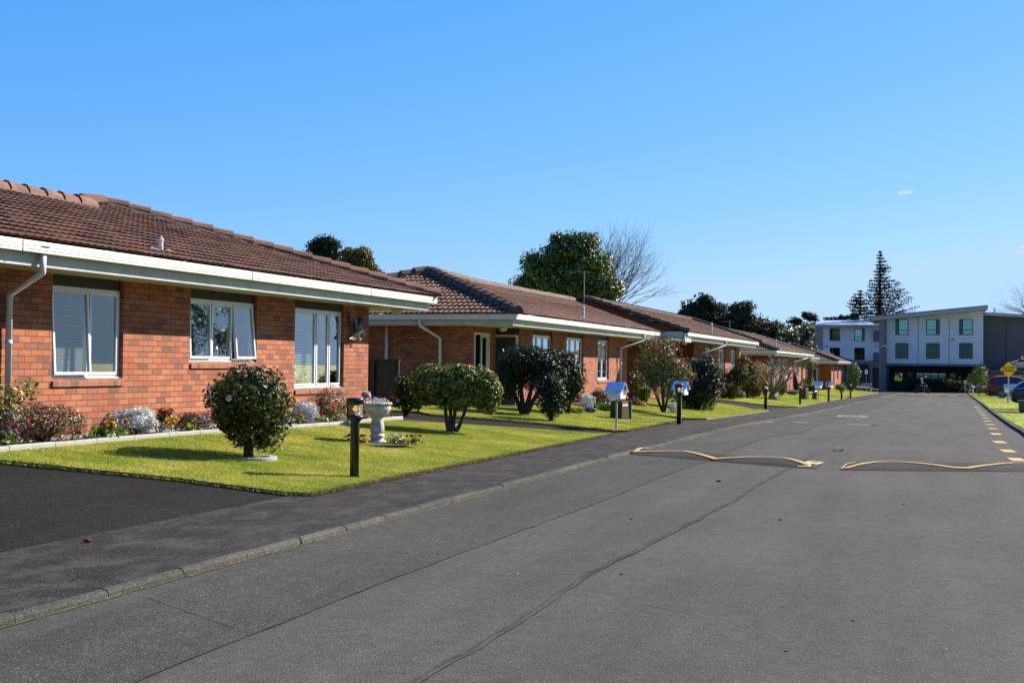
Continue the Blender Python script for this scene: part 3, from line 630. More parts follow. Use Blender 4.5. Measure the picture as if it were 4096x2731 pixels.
yy_ = rng.uniform(4, 40, 520); X = np.array([kerbx(y) for y in yy_]); X[:300] += np.abs(rng.normal(size=300))*.05+.02; X[300:] += rng.uniform(-1.4, 6.5, 220)
C = np.stack([X, yy_, np.array([gr(x, y) for x, y in zip(X, yy_)])+.014], 1); N = rng.normal(size=C.shape)*.25+[0, 0, 1]
o = link('leaf_litter', leaf_mesh('litter', C, N, .022, .5), leaf_mat('litter', [(.03, .02, .012), (.16, .10, .04), (.35, .27, .13), (.05, .06, .015)], rough=.9, trans=.05)); tag(o, 'tiny dry leaf fragments gathered along the kerb and scattered over the road', 'leaf litter', kind='stuff')

# ================================================================= HOUSES
def wall(mb, axis, c, a0, a1, z0, z1, ops=(), th=.11, out=1):
    """wall in plane axis=c from a0..a1, z0..z1 with openings (a,b,za,zb); out = side the face looks to"""
    A = sorted({a0, a1, *[o[0] for o in ops], *[o[1] for o in ops]}); Z = sorted({z0, z1, *[o[2] for o in ops], *[o[3] for o in ops]})
    def p(a, z, d=0): return (c-d*out, a, z) if axis == 'x' else (a, c-d*out, z)
    for i in range(len(A)-1):
        for j in range(len(Z)-1):
            am = (A[i]+A[i+1])/2; zm = (Z[j]+Z[j+1])/2
            if any(o[0] < am < o[1] and o[2] < zm < o[3] for o in ops): continue
            for d in (0, th): mb.quad(p(A[i], Z[j], d), p(A[i+1], Z[j], d), p(A[i+1], Z[j+1], d), p(A[i], Z[j+1], d))
    for o in ops:
        for (aa, za), (ab, zb) in (((o[0], o[2]), (o[1], o[2])), ((o[1], o[2]), (o[1], o[3])), ((o[1], o[3]), (o[0], o[3])), ((o[0], o[3]), (o[0], o[2]))):
            mb.quad(p(aa, za, 0), p(ab, zb, 0), p(ab, zb, th), p(aa, za, th))
    for a in (a0, a1): mb.quad(p(a, z0), p(a, z1), p(a, z1, th), p(a, z0, th))
def clip_iv(poly, v):
    xs = []
    for i in range(len(poly)):
        (u0, v0), (u1, v1) = poly[i], poly[(i+1) % len(poly)]
        if (v0-v)*(v1-v) <= 0 and v0 != v1: xs.append(u0+(u1-u0)*(v-v0)/(v1-v0))
    return (min(xs), max(xs)) if len(xs) >= 2 else None
def tiles(mb, pts3, per=.15, smp=4, amp=.018, step=.030, ex=.32):
    """tiled roof plane: pts3 = outline, first edge is the eave"""
    P0 = Vector(pts3[0]); U = (Vector(pts3[1])-P0).normalized(); N = U.cross(Vector(pts3[-1])-P0).normalized(); 
    if N.z < 0: N = -N
    V = N.cross(U); V = V if V.z > 0 else -V
    poly = [((Vector(p)-P0).dot(U), (Vector(p)-P0).dot(V)) for p in pts3]; vmax = max(q[1] for q in poly); v = -.04; row = 0
    while v < vmax-.02:
        v1 = min(v+ex, vmax); iv = clip_iv(poly, min(max((v+v1)/2, .001), vmax-.001)); 
        if iv and iv[1]-iv[0] > .1:
            a, b_ = iv; n = max(2, int(round((b_-a)/(per/smp)))); us = np.linspace(a, b_, n+1)
            j0 = random.uniform(-.004, .004); h = amp*(.5+.5*np.cos(us*2*math.pi/per))
            jit = np.repeat(rng.normal(size=n//8+2)*.003, 8)[:n+1]
            A0 = []; A1 = []; A2 = []
            for u, hh, jt in zip(us, h, jit):
                A0.append(P0+U*u+V*(v+.045)+N*(hh*.4-.006)); A1.append(P0+U*u+V*(v+j0+jt)+N*(step+hh+jt)); A2.append(P0+U*u+V*(v1+.01)+N*(.004+hh*.9))
            k = n+1
            mb.add(A0+A1+A2, [(i, i+1, k+i+1, k+i) for i in range(n)]+[(k+i, k+i+1, 2*k+i+1, 2*k+i) for i in range(n)])
        v = v1; row += 1
def caps(mb, p0, p1, r=.13, ln=.40, mort=True):
    """overlapping ridge cap tiles from p0 (low end) to p1"""
    p0 = Vector(p0); p1 = Vector(p1); d = p1-p0; n = max(1, int(d.length/ln)); t = d/n; tn = t.normalized()
    s_ = tn.cross(Vector((0, 0, 1))).normalized(); up = s_.cross(tn)
    if up.z < 0: up = -up
    prof = [(-1.05, -.55), (-.95, .0), (-.55, .52), (0, .72), (.55, .52), (.95, .0), (1.05, -.55)]
    for i in range(n):
        a = p0+t*i-tn*.03; b_ = p0+t*(i+1)+tn*.01; k = len(prof)
        w0 = r*1.10; w1 = r*.94; l0 = .034; l1 = .006; j = random.uniform(-.006, .006)
        vs = [a+s_*x*w0+up*(y*w0+l0+j) for x, y in prof]+[b_+s_*x*w1+up*(y*w1+l1+j) for x, y in prof]+[a+s_*x*w0*.86+up*(y*w0*.8+l0) for x, y in prof]
        mb.add(vs, [(q, q+1, k+q+1, k+q) for q in range(k-1)]+[(q, q+1, 2*k+q+1, 2*k+q) for q in range(k-1)]+[tuple(range(2*k, 3*k))])
def capobj(par, mat, *runs):
    for r_ in runs: cm = MB(); caps(cm, *r_); cm.build('ridge_cap', M[mat], par, True)
def gutter(mb, a, b_, out, h=.135, w=.115):
    """a->b outer top edge line; out = horizontal unit vector pointing away from the house"""
    a = Vector(a); b_ = Vector(b_); o = Vector(out)
    prof = [(0, 0), (.004, -.012), (-.002, -.020), (-.002, -.046), (.004, -.050), (.004, -.056), (-.002, -.060), (-.002, -.088), (.004, -.092), (.004, -.098), (-.002, -.102), (-.004, -h), (-.02, -h-.004), (-w, -h), (-w, -.02), (-w+.006, -.02), (-w+.006, -h+.01), (-.016, -h+.01), (-.012, -.004)]
    k = len(prof); vs = [p_+o*x+Vector((0, 0, z)) for p_ in (a, b_) for x, z in prof]
    mb.add(vs, [(i, (i+1) % k, k+(i+1) % k, k+i) for i in range(k)]+[tuple(range(k-1, -1, -1)), tuple(range(k, 2*k))])
def window(par, x, y0, y1, z0, z1, lights, blinds=None, fw=.05, opens=None, curtain=False, detail=True):
    """window in a +X facing wall; lights = relative widths; opens = {light: angle}"""
    mb = MB(); xa = x-.075; xb = x
    for (a, b_, c, d) in ((y0, y1, z1-fw, z1), (y0, y1, z0, z0+fw), (y0, y0+fw, z0+fw, z1-fw), (y1-fw, y1, z0+fw, z1-fw)): mb.box(xa, xb, a, b_, c, d)
    mb.box(xb, xb+.03, y0-.0, y1+.0, z0-.012, z0+.018)
    tot = sum(lights); e = [y0+fw]; W = (y1-y0-2*fw)
    for l_ in lights: e.append(e[-1]+W*l_/tot)
    for q in e[1:-1]: mb.box(xa+.004, xb-.004, q-.02, q+.02, z0+fw, z1-fw)
    w = mb.build('window', M['frame'], par, True)
    w.location = w.location; opens = opens or {}
    for i in range(len(lights)):
        a = e[i]+(.02 if i else 0); b_ = e[i+1]-(.02 if i < len(lights)-1 else 0); c = z0+fw; d = z1-fw
        sm = MB(); sw = .038
        for bx in ((a, b_, d-sw, d), (a, b_, c, c+sw), (a, a+sw, c+sw, d-sw), (b_-sw, b_, c+sw, d-sw)): sm.box(xb-.035, xb+.012, *bx)
        pm = MB(); pm.box(xb-.015, xb-.009, a+sw, b_-sw, c+sw, d-sw)
        if i in opens:
            T = Matrix.Translation((xb, 0, d)) @ Matrix.Rotation(-R(opens[i]), 4, 'Y') @ Matrix.Translation((-xb, 0, -d))
            for q in (sm, pm): q.v = [tuple(T @ Vector(v)) for v in q.v]
        if detail: sm.build('sash', M['frame'], w, True, bevel=0)
        pm.build('pane', M['glass'], w, True)
    if blinds:
        bm_ = MB()
        for (f0, f1, g0) in blinds:                    # from fraction f0..f1 of width, down to fraction g0 of height
            a = y0+fw+W*f0; b_ = y0+fw+W*f1; z = z1-fw-.03
            while z > z1-(z1-z0)*g0: bm_.add([(xa-.09, a, z), (xa-.09, b_, z), (xa-.068, b_, z-.009), (xa-.068, a, z-.009)], [(0, 1, 2, 3)]); z -= .03
            bm_.box(xa-.1, xa-.06, a, b_, z-.02, z-.005)
        bm_.build('blind', M['blind'], w, True)
    if curtain:
        cm = MB(); n = 26; ys = np.linspace(y0+fw, y0+fw+W*.45, n); vs = []
        for i, yv in enumerate(ys): q = xa-.08+.02*math.sin(i*1.9); vs += [(q, yv, z1-fw), (q, yv-.0, z0+fw)]
        cm.add(vs, [(2*i, 2*i+1, 2*i+3, 2*i+2) for i in range(n-1)]); cm.build('curtain', M['curtain'], w, True)
    return w
def sill_mat():
    m_, t, n, l, b = nt('brick_sill'); ge = n.new('ShaderNodeNewGeometry'); sx = n.new('ShaderNodeSeparateXYZ'); l.new(ge.outputs['Position'], sx.inputs[0])
    u = math_(n, l, 'DIVIDE', math_(n, l, 'ADD', sx.outputs[1], 50.), .088); fu = math_(n, l, 'FRACT', u); w_ = n.new('ShaderNodeTexWhiteNoise'); w_.noise_dimensions = '1D'; l.new(math_(n, l, 'FLOOR', u), w_.inputs['W'])
    rp = ramp(n, [(0, (.36, .12, .062)), (.35, (.43, .155, .085)), (.6, (.40, .16, .08)), (.85, (.25, .10, .06)), (1, (.17, .09, .065))]); l.new(w_.outputs['Value'], rp.inputs[0])
    c = mix(n, l, math_(n, l, 'LESS_THAN', fu, .1), rp.outputs[0], (.10, .07, .055)); l.new(c, b.inputs['Base Color']); b.inputs['Roughness'].default_value = .85
    bm = n.new('ShaderNodeBump'); bm.inputs['Strength'].default_value = .6; bm.inputs['Distance'].default_value = .006; l.new(math_(n, l, 'GREATER_THAN', fu, .1), bm.inputs['Height']); l.new(bm.outputs[0], b.inputs['Normal'])
    return m_
M['sill'] = sill_mat()
def sill(par, xw, y0, y1, z):
    mb = MB(); pts = [(xw-.10, z), (xw+.035, z-.035), (xw+.03, z-.105), (xw+.001, z-.10), (xw-.10, z-.09)]; mb.prism(pts, 'y', y0, y1); return mb.build('window_sill', M['sill'], par, True)
def front(par, xw, y0, y1, zb, zs, wins, lintel=True):
    """wins: (y0,y1,zb,zt,lights,blinds,opens,curtain)"""
    mb = MB(); wall(mb, 'x', xw, y0, y1, zb, zs, [(w[0], w[1], w[2], zs-.001) for w in wins]); b_ = mb.build('wall', M['brick'], par, True)
    for w in wins:
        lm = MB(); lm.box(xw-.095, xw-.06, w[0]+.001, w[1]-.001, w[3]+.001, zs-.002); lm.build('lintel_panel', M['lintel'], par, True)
        window(par, xw-.07, w[0]+.001, w[1]-.001, w[2], w[3], w[4], w[5] if len(w) > 5 else None, opens=w[6] if len(w) > 6 else None, curtain=(w[7] if len(w) > 7 else False))
        sill(par, xw, w[0]+.003, w[1]-.003, w[2]-.002)
def downpipe(par, pts, r=.042):
    mb = MB(); mb.tube(pts, r, 12)
    for q in (0.3, .75): p_ = Vector(pts[-2]).lerp(Vector(pts[-1]), q); mb.tube([p_-Vector((0, 0, .03)), p_+Vector((0, 0, .03))], r*1.07, 12)
    return mb.build('downpipe', M['pipe'], par, True, True)
def vent(par, p, h=.42, r=.045):
    mb = MB(); p = Vector(p); mb.tube([p, p+Vector((0, 0, h*.72))], r, 10); mb.tube([p+Vector((0, 0, h*.3)), p+Vector((0, 0, h*.36))], r*1.15, 10); mb.lathe([(r*1.25, 0), (r*1.3, h*.12), (r*.7, h*.16), (r*.8, h*.26), (r*.3, h*.3)], p+Vector((0, 0, h*.68)), 12)
    n = 14; vs = []
    for i in range(n+1):
        for s_ in (-.22, .26): vs.append((p.x-s_, p.y-.35+.7*i/n, p.z+.03+s_*.32+.018*math.cos(i*1.5)))
    mb.add(vs, [(2*i, 2*i+1, 2*i+3, 2*i+2) for i in range(n)]); return mb.build('vent_pipe', M['pipe'], par, True)
def porch_light(par, p):
    mb = MB(); mb.lathe([(.13, 0), (.13, -.04), (.10, -.06), (.10, -.10), (.06, -.13), (.01, -.14)], p, 16); return mb.build('porch_light', P('lamp_glass', (.62, .60, .50), .5), par, True, True)
def antenna(x, y, z, h, label, boom=(1, 0)):
    t = thing('tv_antenna', (x, y, z), label, 'antenna'); mb = MB(); mb.tube([(x, y, z), (x, y, z+h)], .018, 6); mb.build('mast', M['post'], t, True)
    mb = MB(); bx, by = boom; mb.tube([(x-bx*.7, y-by*.7, z+h-.05), (x+bx*.3, y+by*.3, z+h-.02)], .007, 5)
    for i in range(6): q = -.65+.18*i; mb.tube([(x+bx*q-by*.3, y+by*q-bx*.3, z+h-.05), (x+bx*q+by*.3, y+by*q+bx*.3, z+h-.05)], .004, 4)
    mb.build('boom', M['conduit'], t, True); return t
FA = .28                                                  # gutter top to soffit
def eaves(par, gx, gz, y0, y1, xback, near=True, far=True, zsoff=None, mats=None):
    zs = gz-FA; mb = MB(); gutter(mb, (gx, y0, gz), (gx, y1, gz), (1, 0, 0)); mb.build('gutter', M['gutter'], par, True)
    if near: mb = MB(); gutter(mb, (gx-.006, y0, gz-.001), (xback, y0, gz-.001), (0, -1, 0)); mb.build('gutter', M['gutter'], par, True)
    mb = MB(); xf = gx-.135; a = y0+(.135 if near else 0); b_ = y1-.16
    mb.box(xf-.02, xf, a, b_, zs-.012, gz-.03)
    if near: mb.box(xback, xf-.021, a, a+.02, zs-.012, gz-.03)
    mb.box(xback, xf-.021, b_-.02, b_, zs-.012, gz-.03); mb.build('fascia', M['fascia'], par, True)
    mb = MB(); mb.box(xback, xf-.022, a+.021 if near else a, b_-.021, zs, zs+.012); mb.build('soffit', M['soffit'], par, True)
def shell(par, xw, xback, y0, y1, zb, zs, side_ops=()):
    """near side, back and far side walls closing the house"""
    mb = MB(); wall(mb, 'y', y0, xback, xw-.001, zb, zs, side_ops, out=-1); wall(mb, 'y', y1, xback, xw-.001, zb, zs, out=1); wall(mb, 'x', xback, y0+.12, y1-.12, zb, zs, out=-1)
    mb.build('wall', M['brick'], par, True)
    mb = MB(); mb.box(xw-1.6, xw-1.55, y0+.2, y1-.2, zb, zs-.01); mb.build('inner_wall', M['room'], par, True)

# ---- house 1 (nearest)
h1 = thing('brick_house', (-11.3, 24.7, .4), 'nearest brick house with three large white windows and eagle on its corner', 'house', group='single-storey brick units along the street')
GX, GZ = -10.42, 2.93; ZS = GZ-FA
W1 = [(9.2, 11.4, 1.24, 2.5, (1, 1), [(0, 1, .95)]),
      (14.58, 16.18, 1.24, 2.5, (1.15, .95), [(0, .72, .97)], {0: 3.6}),
      (17.95, 20.06, 1.49, 2.5, (1, 1, 1), [(0, .36, .9), (.36, .68, .42)], {0: 2.2, 2: 5.5}),
      (21.46, 23.54, 1.01, 2.5, (1.35, .8, .75), [(0, .68, .97), (.7, .98, .45)])]
front(h1, -11.3, 4.5, 24.7, .1, ZS, W1)
shell(h1, -11.3, -20, 4.5, 24.7, .1, ZS)
eaves(h1, GX, GZ, 3.6, 26.33, -20.9, True, True)
mb = MB(); xr, zr = -14.75, 2.93+.318*4.33; ax, ay, az = -15.5, 21.5, 2.93+.318*5.1
tiles(mb, [(GX-.03, 3.6, GZ+.03), (GX-.03, 26.3, GZ+.03), (ax, ay, az), (xr, 19.8, zr), (xr, 3.6, zr)][0:5])
mb.build('roof', M['tile'], h1, True); roof1 = bpy.context.scene.collection.objects[-1]
mb = MB(); tiles(mb, [(GX, 26.35, GZ), (-20.6, 26.35, GZ), (ax, ay, az)], smp=2); tiles(mb, [(-20.9, 3.6, GZ), (-20.9, 20.2, GZ), (xr, 20.2, zr), (xr, 3.6, zr)], smp=2); tiles(mb, [(-20.6, 15.5, GZ), (-20.6, 26.3, GZ), (ax, ay, az)], smp=2); mb.build('roof', M['tile'], h1, True)
capobj(h1, 'cap', ((xr, 3.6, zr+.02), (xr+.2, 19.85, zr-.01), .13, .44), ((GX+.02, 26.3, GZ+.06), (ax, ay, az+.03), .13, .42), ((-20.6, 26.3, GZ+.06), (ax, ay, az+.03), .13, .42), ((ax-.35, ay-.9, az-.06), (ax, ay, az+.05), .14, .4))
for a_, b_ in (((xr+.13, 3.6, zr-.06), (xr+.32, 19.85, zr-.10)), ((GX-.08, 26.16, GZ+.03), (ax+.1, ay-.1, az-.03))): mb = MB(); mb.tube([a_, b_], .06, 6); mb.build('ridge_mortar', M['mortar'], h1, True)
oy = atX(172, 1030, GX-.07).y; PY = atX(38, 1180, -11.22).y
downpipe(h1, [(GX-.07, oy, GZ-.13), (GX-.07, oy, GZ-.36), (-11.22, PY, GZ-.62), (-11.22, PY, .3)])
for jy in (18.35, 22.9, 12.9):
    mb = MB(); mb.box(GX-.01, GX+.0075, jy-.012, jy+.012, GZ-.136, GZ+.002); mb.build('gutter_joint', M['gutter'], h1, True)
mb = MB(); mb.box(GX-.0, GX+.006, oy-.12, oy+.03, GZ-.062, GZ-.046); mb.build('overflow_slot', M['black'], h1, True)
p = atX(643, 1006, -11.9); vp = None
d_ = ray(643, 1008); t_ = (GZ+.318*GX-EYE)/(d_[2]+.318*d_[0]); vent(h1, (d_[0]*t_, d_[1]*t_, EYE+d_[2]*t_), .24, .034)
porch_light(h1, (-10.95, 25.35, ZS))
# ornaments in and on house 1
def cat_fig(x, y, z, h, mat, label):
    mb = MB(); mb.lathe([(h*.20, 0), (h*.24, h*.12), (h*.17, h*.42), (h*.10, h*.62)], (x, y, z), 12); mb.ball((x, y, z+h*.74), h*.14, 10, 7); 
    for s_ in (-1, 1): mb.add([(x, y+s_*h*.03, z+h*.84), (x, y+s_*h*.13, z+h*.82), (x, y+s_*h*.10, z+h)], [(0, 1, 2)])
    mb.tube([(x-.0, y+h*.2, z+h*.04), (x, y+h*.3, z+h*.15), (x, y+h*.24, z+h*.3)], h*.035, 6)
    o = mb.build('cat_figurine', mat, None, smooth=True); tag(o, label, 'figurine'); return o
brn = P('brown_glaze', (.13, .05, .03), .3, .3, 30)
cat_fig(-11.47, atX(1208, 1500, -11.47).y, 1.07, .22, brn, 'small brown cat figurine behind the glass, shorter of the close pair')
cat_fig(-11.47, atX(1219, 1500, -11.47).y, 1.07, .30, brn, 'tall slim brown cat figurine behind the glass, beside a shorter cat')
cat_fig(-11.47, atX(1168, 1500, -11.47).y+.05, 1.07, .44, P('grey_glaze', (.22, .18, .15), .4, .3, 30), 'tallest grey-brown figurine at the left edge of the tall window')
ow = thing('owl_figurine', (-11.48, 18.95, 1.55), 'silver and white owl figurine standing in the middle pane of the second window', 'figurine')
mb = MB(); mb.ball((-11.48, 18.95, 1.66), .09, 12, 8, (1, 1, 1.3)); mb.build('body', P('silver_glass', (.45, .47, .48), .2, .5, 40, metal=.6), ow, True, True)
mb = MB(); mb.ball((-11.47, 18.90, 1.83), .07, 12, 8); mb.build('head', P('glazed_white', (.7, .68, .75), .25, .3, 40), ow, True, True)
# eagle wall ornament
eg = thing('eagle_ornament', (-11.27, 24.2, 2.0), 'metal eagle with raised wings fixed to the brick corner pier', 'wall ornament')
ES = mpp((-11.3, 24.2, 2))*.1276*1.0; 
def EP(zx, zy, dx=.0):                               # detail-photo pixel (zoom of the eagle) -> point on the wall
    q = atX(1380+zx/7.84, 1200+zy/7.84, -11.27+dx); return q
def feather_fan(mb, pts, dx, th=.008, w=.018):
    for (a, b_) in pts:
        A = EP(*a, dx); B = EP(*b_, dx); d = (B-A); s_ = Vector((0, -d.z, d.y)).normalized()*w
        mb.add([A-s_*.6, A+s_*.6, A.lerp(B, .7)+s_+Vector((th, 0, 0)), B, A.lerp(B, .7)-s_, A.lerp(B, .5)+Vector((th*2, 0, 0))], [(0, 1, 5), (1, 2, 5), (2, 3, 5), (3, 4, 5), (4, 0, 5)])
def wing(name, root0, root1, tips, dx, mat):
    mb = MB(); n = len(tips); fs = []
    for i, t_ in enumerate(tips): f_ = i/(n-1); r0 = (root0[0]+(root1[0]-root0[0])*f_, root0[1]+(root1[1]-root0[1])*f_); fs.append((r0, t_))
    feather_fan(mb, fs, dx, .012, .022)
    mb.build(name, mat, eg, True)
wing('wing', (330, 1010), (250, 820), [(300, 700), (290, 560), (270, 330), (250, 300), (205, 290), (170, 280), (130, 330), (150, 480), (200, 660), (235, 860)], .05, M['eagle_d'])
wing('wing', (460, 990), (340, 960), [(430, 850), (390, 690), (330, 510), (310, 500), (295, 600), (300, 720), (300, 830)], .09, M['eagle_d'])
wing('wing', (470, 930), (430, 860), [(520, 880), (560, 790), (630, 710), (670, 600), (690, 480), (650, 380), (590, 430), (530, 560), (480, 640)], .03, M['eagle_d'])
mb = MB(); q = [EP(300, 1120, .08), EP(400, 1050, .1), EP(470, 990, .11), EP(520, 960, .11), EP(570, 1010, .11), EP(590, 1080, .11)]
mb.tube(q, [.03, .055, .05, .032, .035, .014], 10); mb.ball(EP(585, 1050, .12), .03, 10, 7); mb.tube([EP(590, 1080, .12), EP(600, 1130, .12), EP(580, 1145, .12)], [.015, .010, .003], 6); mb.build('body', M['eagle_l'], eg, True, True)
mb = MB(); feather_fan(mb, [((330-6*i, 1080+2*i), (340-24*i, 1270+8*math.sin(i)-14*max(0, i-4))) for i in range(9)], .07, .01, .02); mb.build('tail', M['eagle_l'], eg, True)
mb = MB()
for a, b_, c in (((400, 1130), (440, 1260), (480, 1310)), ((440, 1120), (480, 1230), (530, 1210)), ((440, 1130), (470, 1240), (510, 1280))): mb.tube([EP(*a, .09), EP(*b_, .10), EP(*c, .10)], [.014, .008, .004], 6)
mb.build('talons', M['eagle_l'], eg, True)

# ---- house 2
h2 = thing('brick_house', (-11.3, 35, .3), 'second brick house, hipped tile roof and screen door in its porch', 'house', group='single-storey brick units along the street')
G2X, G2Z = -10.42, 2.80; Z2 = G2Z-FA
W2 = [(36.15, 38.15, 1.36, 2.37, (.8, 1, 1.2), [(.25, .9, .97)], None, True), (39.75, 41.8, 1.15, 2.37, (.8, 1, 1), [(0, .7, .45)]), (43.7, 45.3, .98, 2.37, (1, 1), None, None, True)]
front(h2, -11.3, 35.0, 48.15, .0, Z2, W2)
mb = MB(); wall(mb, 'y', 32.8, -19, -11.97, .0, Z2, out=-1)
wall(mb, 'x', -11.97, 32.92, 34.78, .0, Z2, [(32.98, 34.2, .30, 2.35)], out=1)
wall(mb, 'y', 34.9, -12.08, -11.31, .0, .29, out=-1); wall(mb, 'y', 34.9, -11.385, -11.305, .29, Z2, out=-1)
wall(mb, 'y', 48.15, -19, -11.301, .0, Z2, out=1); wall(mb, 'x', -19, 32.92, 48.0, .0, Z2, out=-1)
mb.box(-12.06, -11.32, 34.95, 35.02, 2.38, Z2-.002)
mb.build('wall', M['brick'], h2, True)
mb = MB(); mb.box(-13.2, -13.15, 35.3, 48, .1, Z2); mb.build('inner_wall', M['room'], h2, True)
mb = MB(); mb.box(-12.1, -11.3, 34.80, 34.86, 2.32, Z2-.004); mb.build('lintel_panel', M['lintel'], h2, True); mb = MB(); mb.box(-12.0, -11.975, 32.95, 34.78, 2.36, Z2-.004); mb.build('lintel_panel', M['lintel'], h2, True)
def framebox(mb, axis, c, a0, a1, z0, z1, w=.05, t=.05):
    for (a, b_, s_, e_) in ((a0, a1, z1-w, z1), (a0, a1, z0, z0+w), (a0, a0+w, z0+w, z1-w), (a1-w, a1, z0+w, z1-w)):
        if axis == 'x': mb.box(c-t, c, a, b_, s_, e_)
        else: mb.box(a, b_, c, c+t, s_, e_)
mb = MB(); framebox(mb, 'x', -11.95, 32.98, 34.2, .30, 2.35, .055); mb.box(-12.0, -11.955, 33.55, 33.6, .35, 2.3); mb.build('door_frame', M['frame'], h2, True)
mb = MB(); framebox(mb, 'x', -11.985, 33.62, 34.13, .36, 2.29, .06, .03); mb.build('sidelight', M['frame'], h2, True)
dr = MB(); framebox(dr, 'y', 34.80, -12.10, -11.33, .30, 2.33, .055); dr = dr.build('screen_door', M['frame'], h2, True)
mb = MB(); 
for i in range(-18, 20):
    for s_ in (1, -1):
        x0 = -11.715+i*.085; z0_ = .36; z1_ = 2.27; x1 = x0+s_*(z1_-z0_)*.62; t0, t1 = 0., 1.
        lo, hi = -12.04, -11.39
        if x1 != x0:
            ts = sorted(((lo-x0)/(x1-x0), (hi-x0)/(x1-x0))); t0 = max(0, ts[0]); t1 = min(1, ts[1])
        if t1 > t0: mb.tube([(x0+(x1-x0)*t0, 34.815, z0_+(z1_-z0_)*t0), (x0+(x1-x0)*t1, 34.815, z0_+(z1_-z0_)*t1)], .0032, 4)
mb.build('lattice', P('lattice_grey', (.16, .15, .15), .6), dr, True)
mb = MB(); mb.box(-12.05, -11.38, 34.835, 34.845, .35, 2.28); mb.build('mesh', M['black'], dr, True)
mb = MB(); mb.box(-13, -11.32, 34.0, 34.80, .1, .27); mb.build('doorstep', M['concrete'], h2, True)
eaves(h2, G2X, G2Z, 31.87, 50.3, -19.6)
def rh(gx, gz, p_, x): return gz+p_*(gx-x)
mb = MB(); a2 = (-14.55, 36.0, rh(G2X, G2Z, .35, -14.55)); r2 = (-14.15, 50.6, rh(G2X, G2Z, .35, -14.15)-.02); r2a = (-14.15, 38.6, r2[2]+.0)
tiles(mb, [(G2X-.03, 31.87, G2Z+.03), (G2X-.03, 50.6, G2Z+.03), r2, r2a, a2]); mb.build('roof', M['tile_old'], h2, True)
mb = MB(); tiles(mb, [(-18.7, 31.83, G2Z+.015), (G2X, 31.83, G2Z+.015), a2], amp=.028, step=.036, smp=5, ex=.33); tiles(mb, [(-18.7, 31.87, G2Z), (-18.7, 41, G2Z), a2], smp=2); tiles(mb, [(-18.2, 39, G2Z), (-18.2, 50.6, G2Z), r2, r2a], smp=2); mb.build('roof', M['tile_old'], h2, True)
capobj(h2, 'cap_old', ((G2X+.02, 31.9, G2Z+.07), (a2[0], a2[1], a2[2]+.05), .15, .40), ((-18.7, 31.9, G2Z+.07), (a2[0], a2[1], a2[2]+.05), .15, .42), ((r2[0], r2[1], r2[2]+.03), (r2a[0]-.1, r2a[1], r2a[2]+.03), .13, .42), ((-14.15, 38.9, r2[2]+.03), (a2[0], a2[1]+.1, a2[2]+.05), .13, .42))
for px, lab in ((1758, 0), (1544, 1)):
    x_ = atY(px, 1500, 32.7).x
    if px == 1758: downpipe(h2, [(x_-.28, 31.95, G2Z-.12), (x_-.28, 31.95, G2Z-.3), (x_, 32.71, G2Z-.62), (x_, 32.71, .3)], .045)
    else: downpipe(h2, [(x_, 32.71, Z2), (x_, 32.71, .3)], .045)
dy = atX(2482, 1500, -11.2).y
downpipe(h2, [(G2X-.07, dy+.75, G2Z-.13), (G2X-.07, dy+.75, G2Z-.34), (-11.2, dy, G2Z-.66), (-11.2, dy, .2)], .045)
d_ = ray(2333, 1275); t_ = (G2Z+.35*G2X-EYE)/(d_[2]+.35*d_[0]); vent(h2, (d_[0]*t_, d_[1]*t_, EYE+d_[2]*t_), .45, .045)
porch_light(h2, (atY(2013, 1310, 33.4).x, 33.4, Z2)); porch_light(h2, (-11.2, 49.5, Z2))
q = atY(2336, 1210, 50.2); antenna(q.x, 50.2, q.z-.1, 1.36, 'tall thin television antenna on the roof in front of the big green tree', (.95, .2))

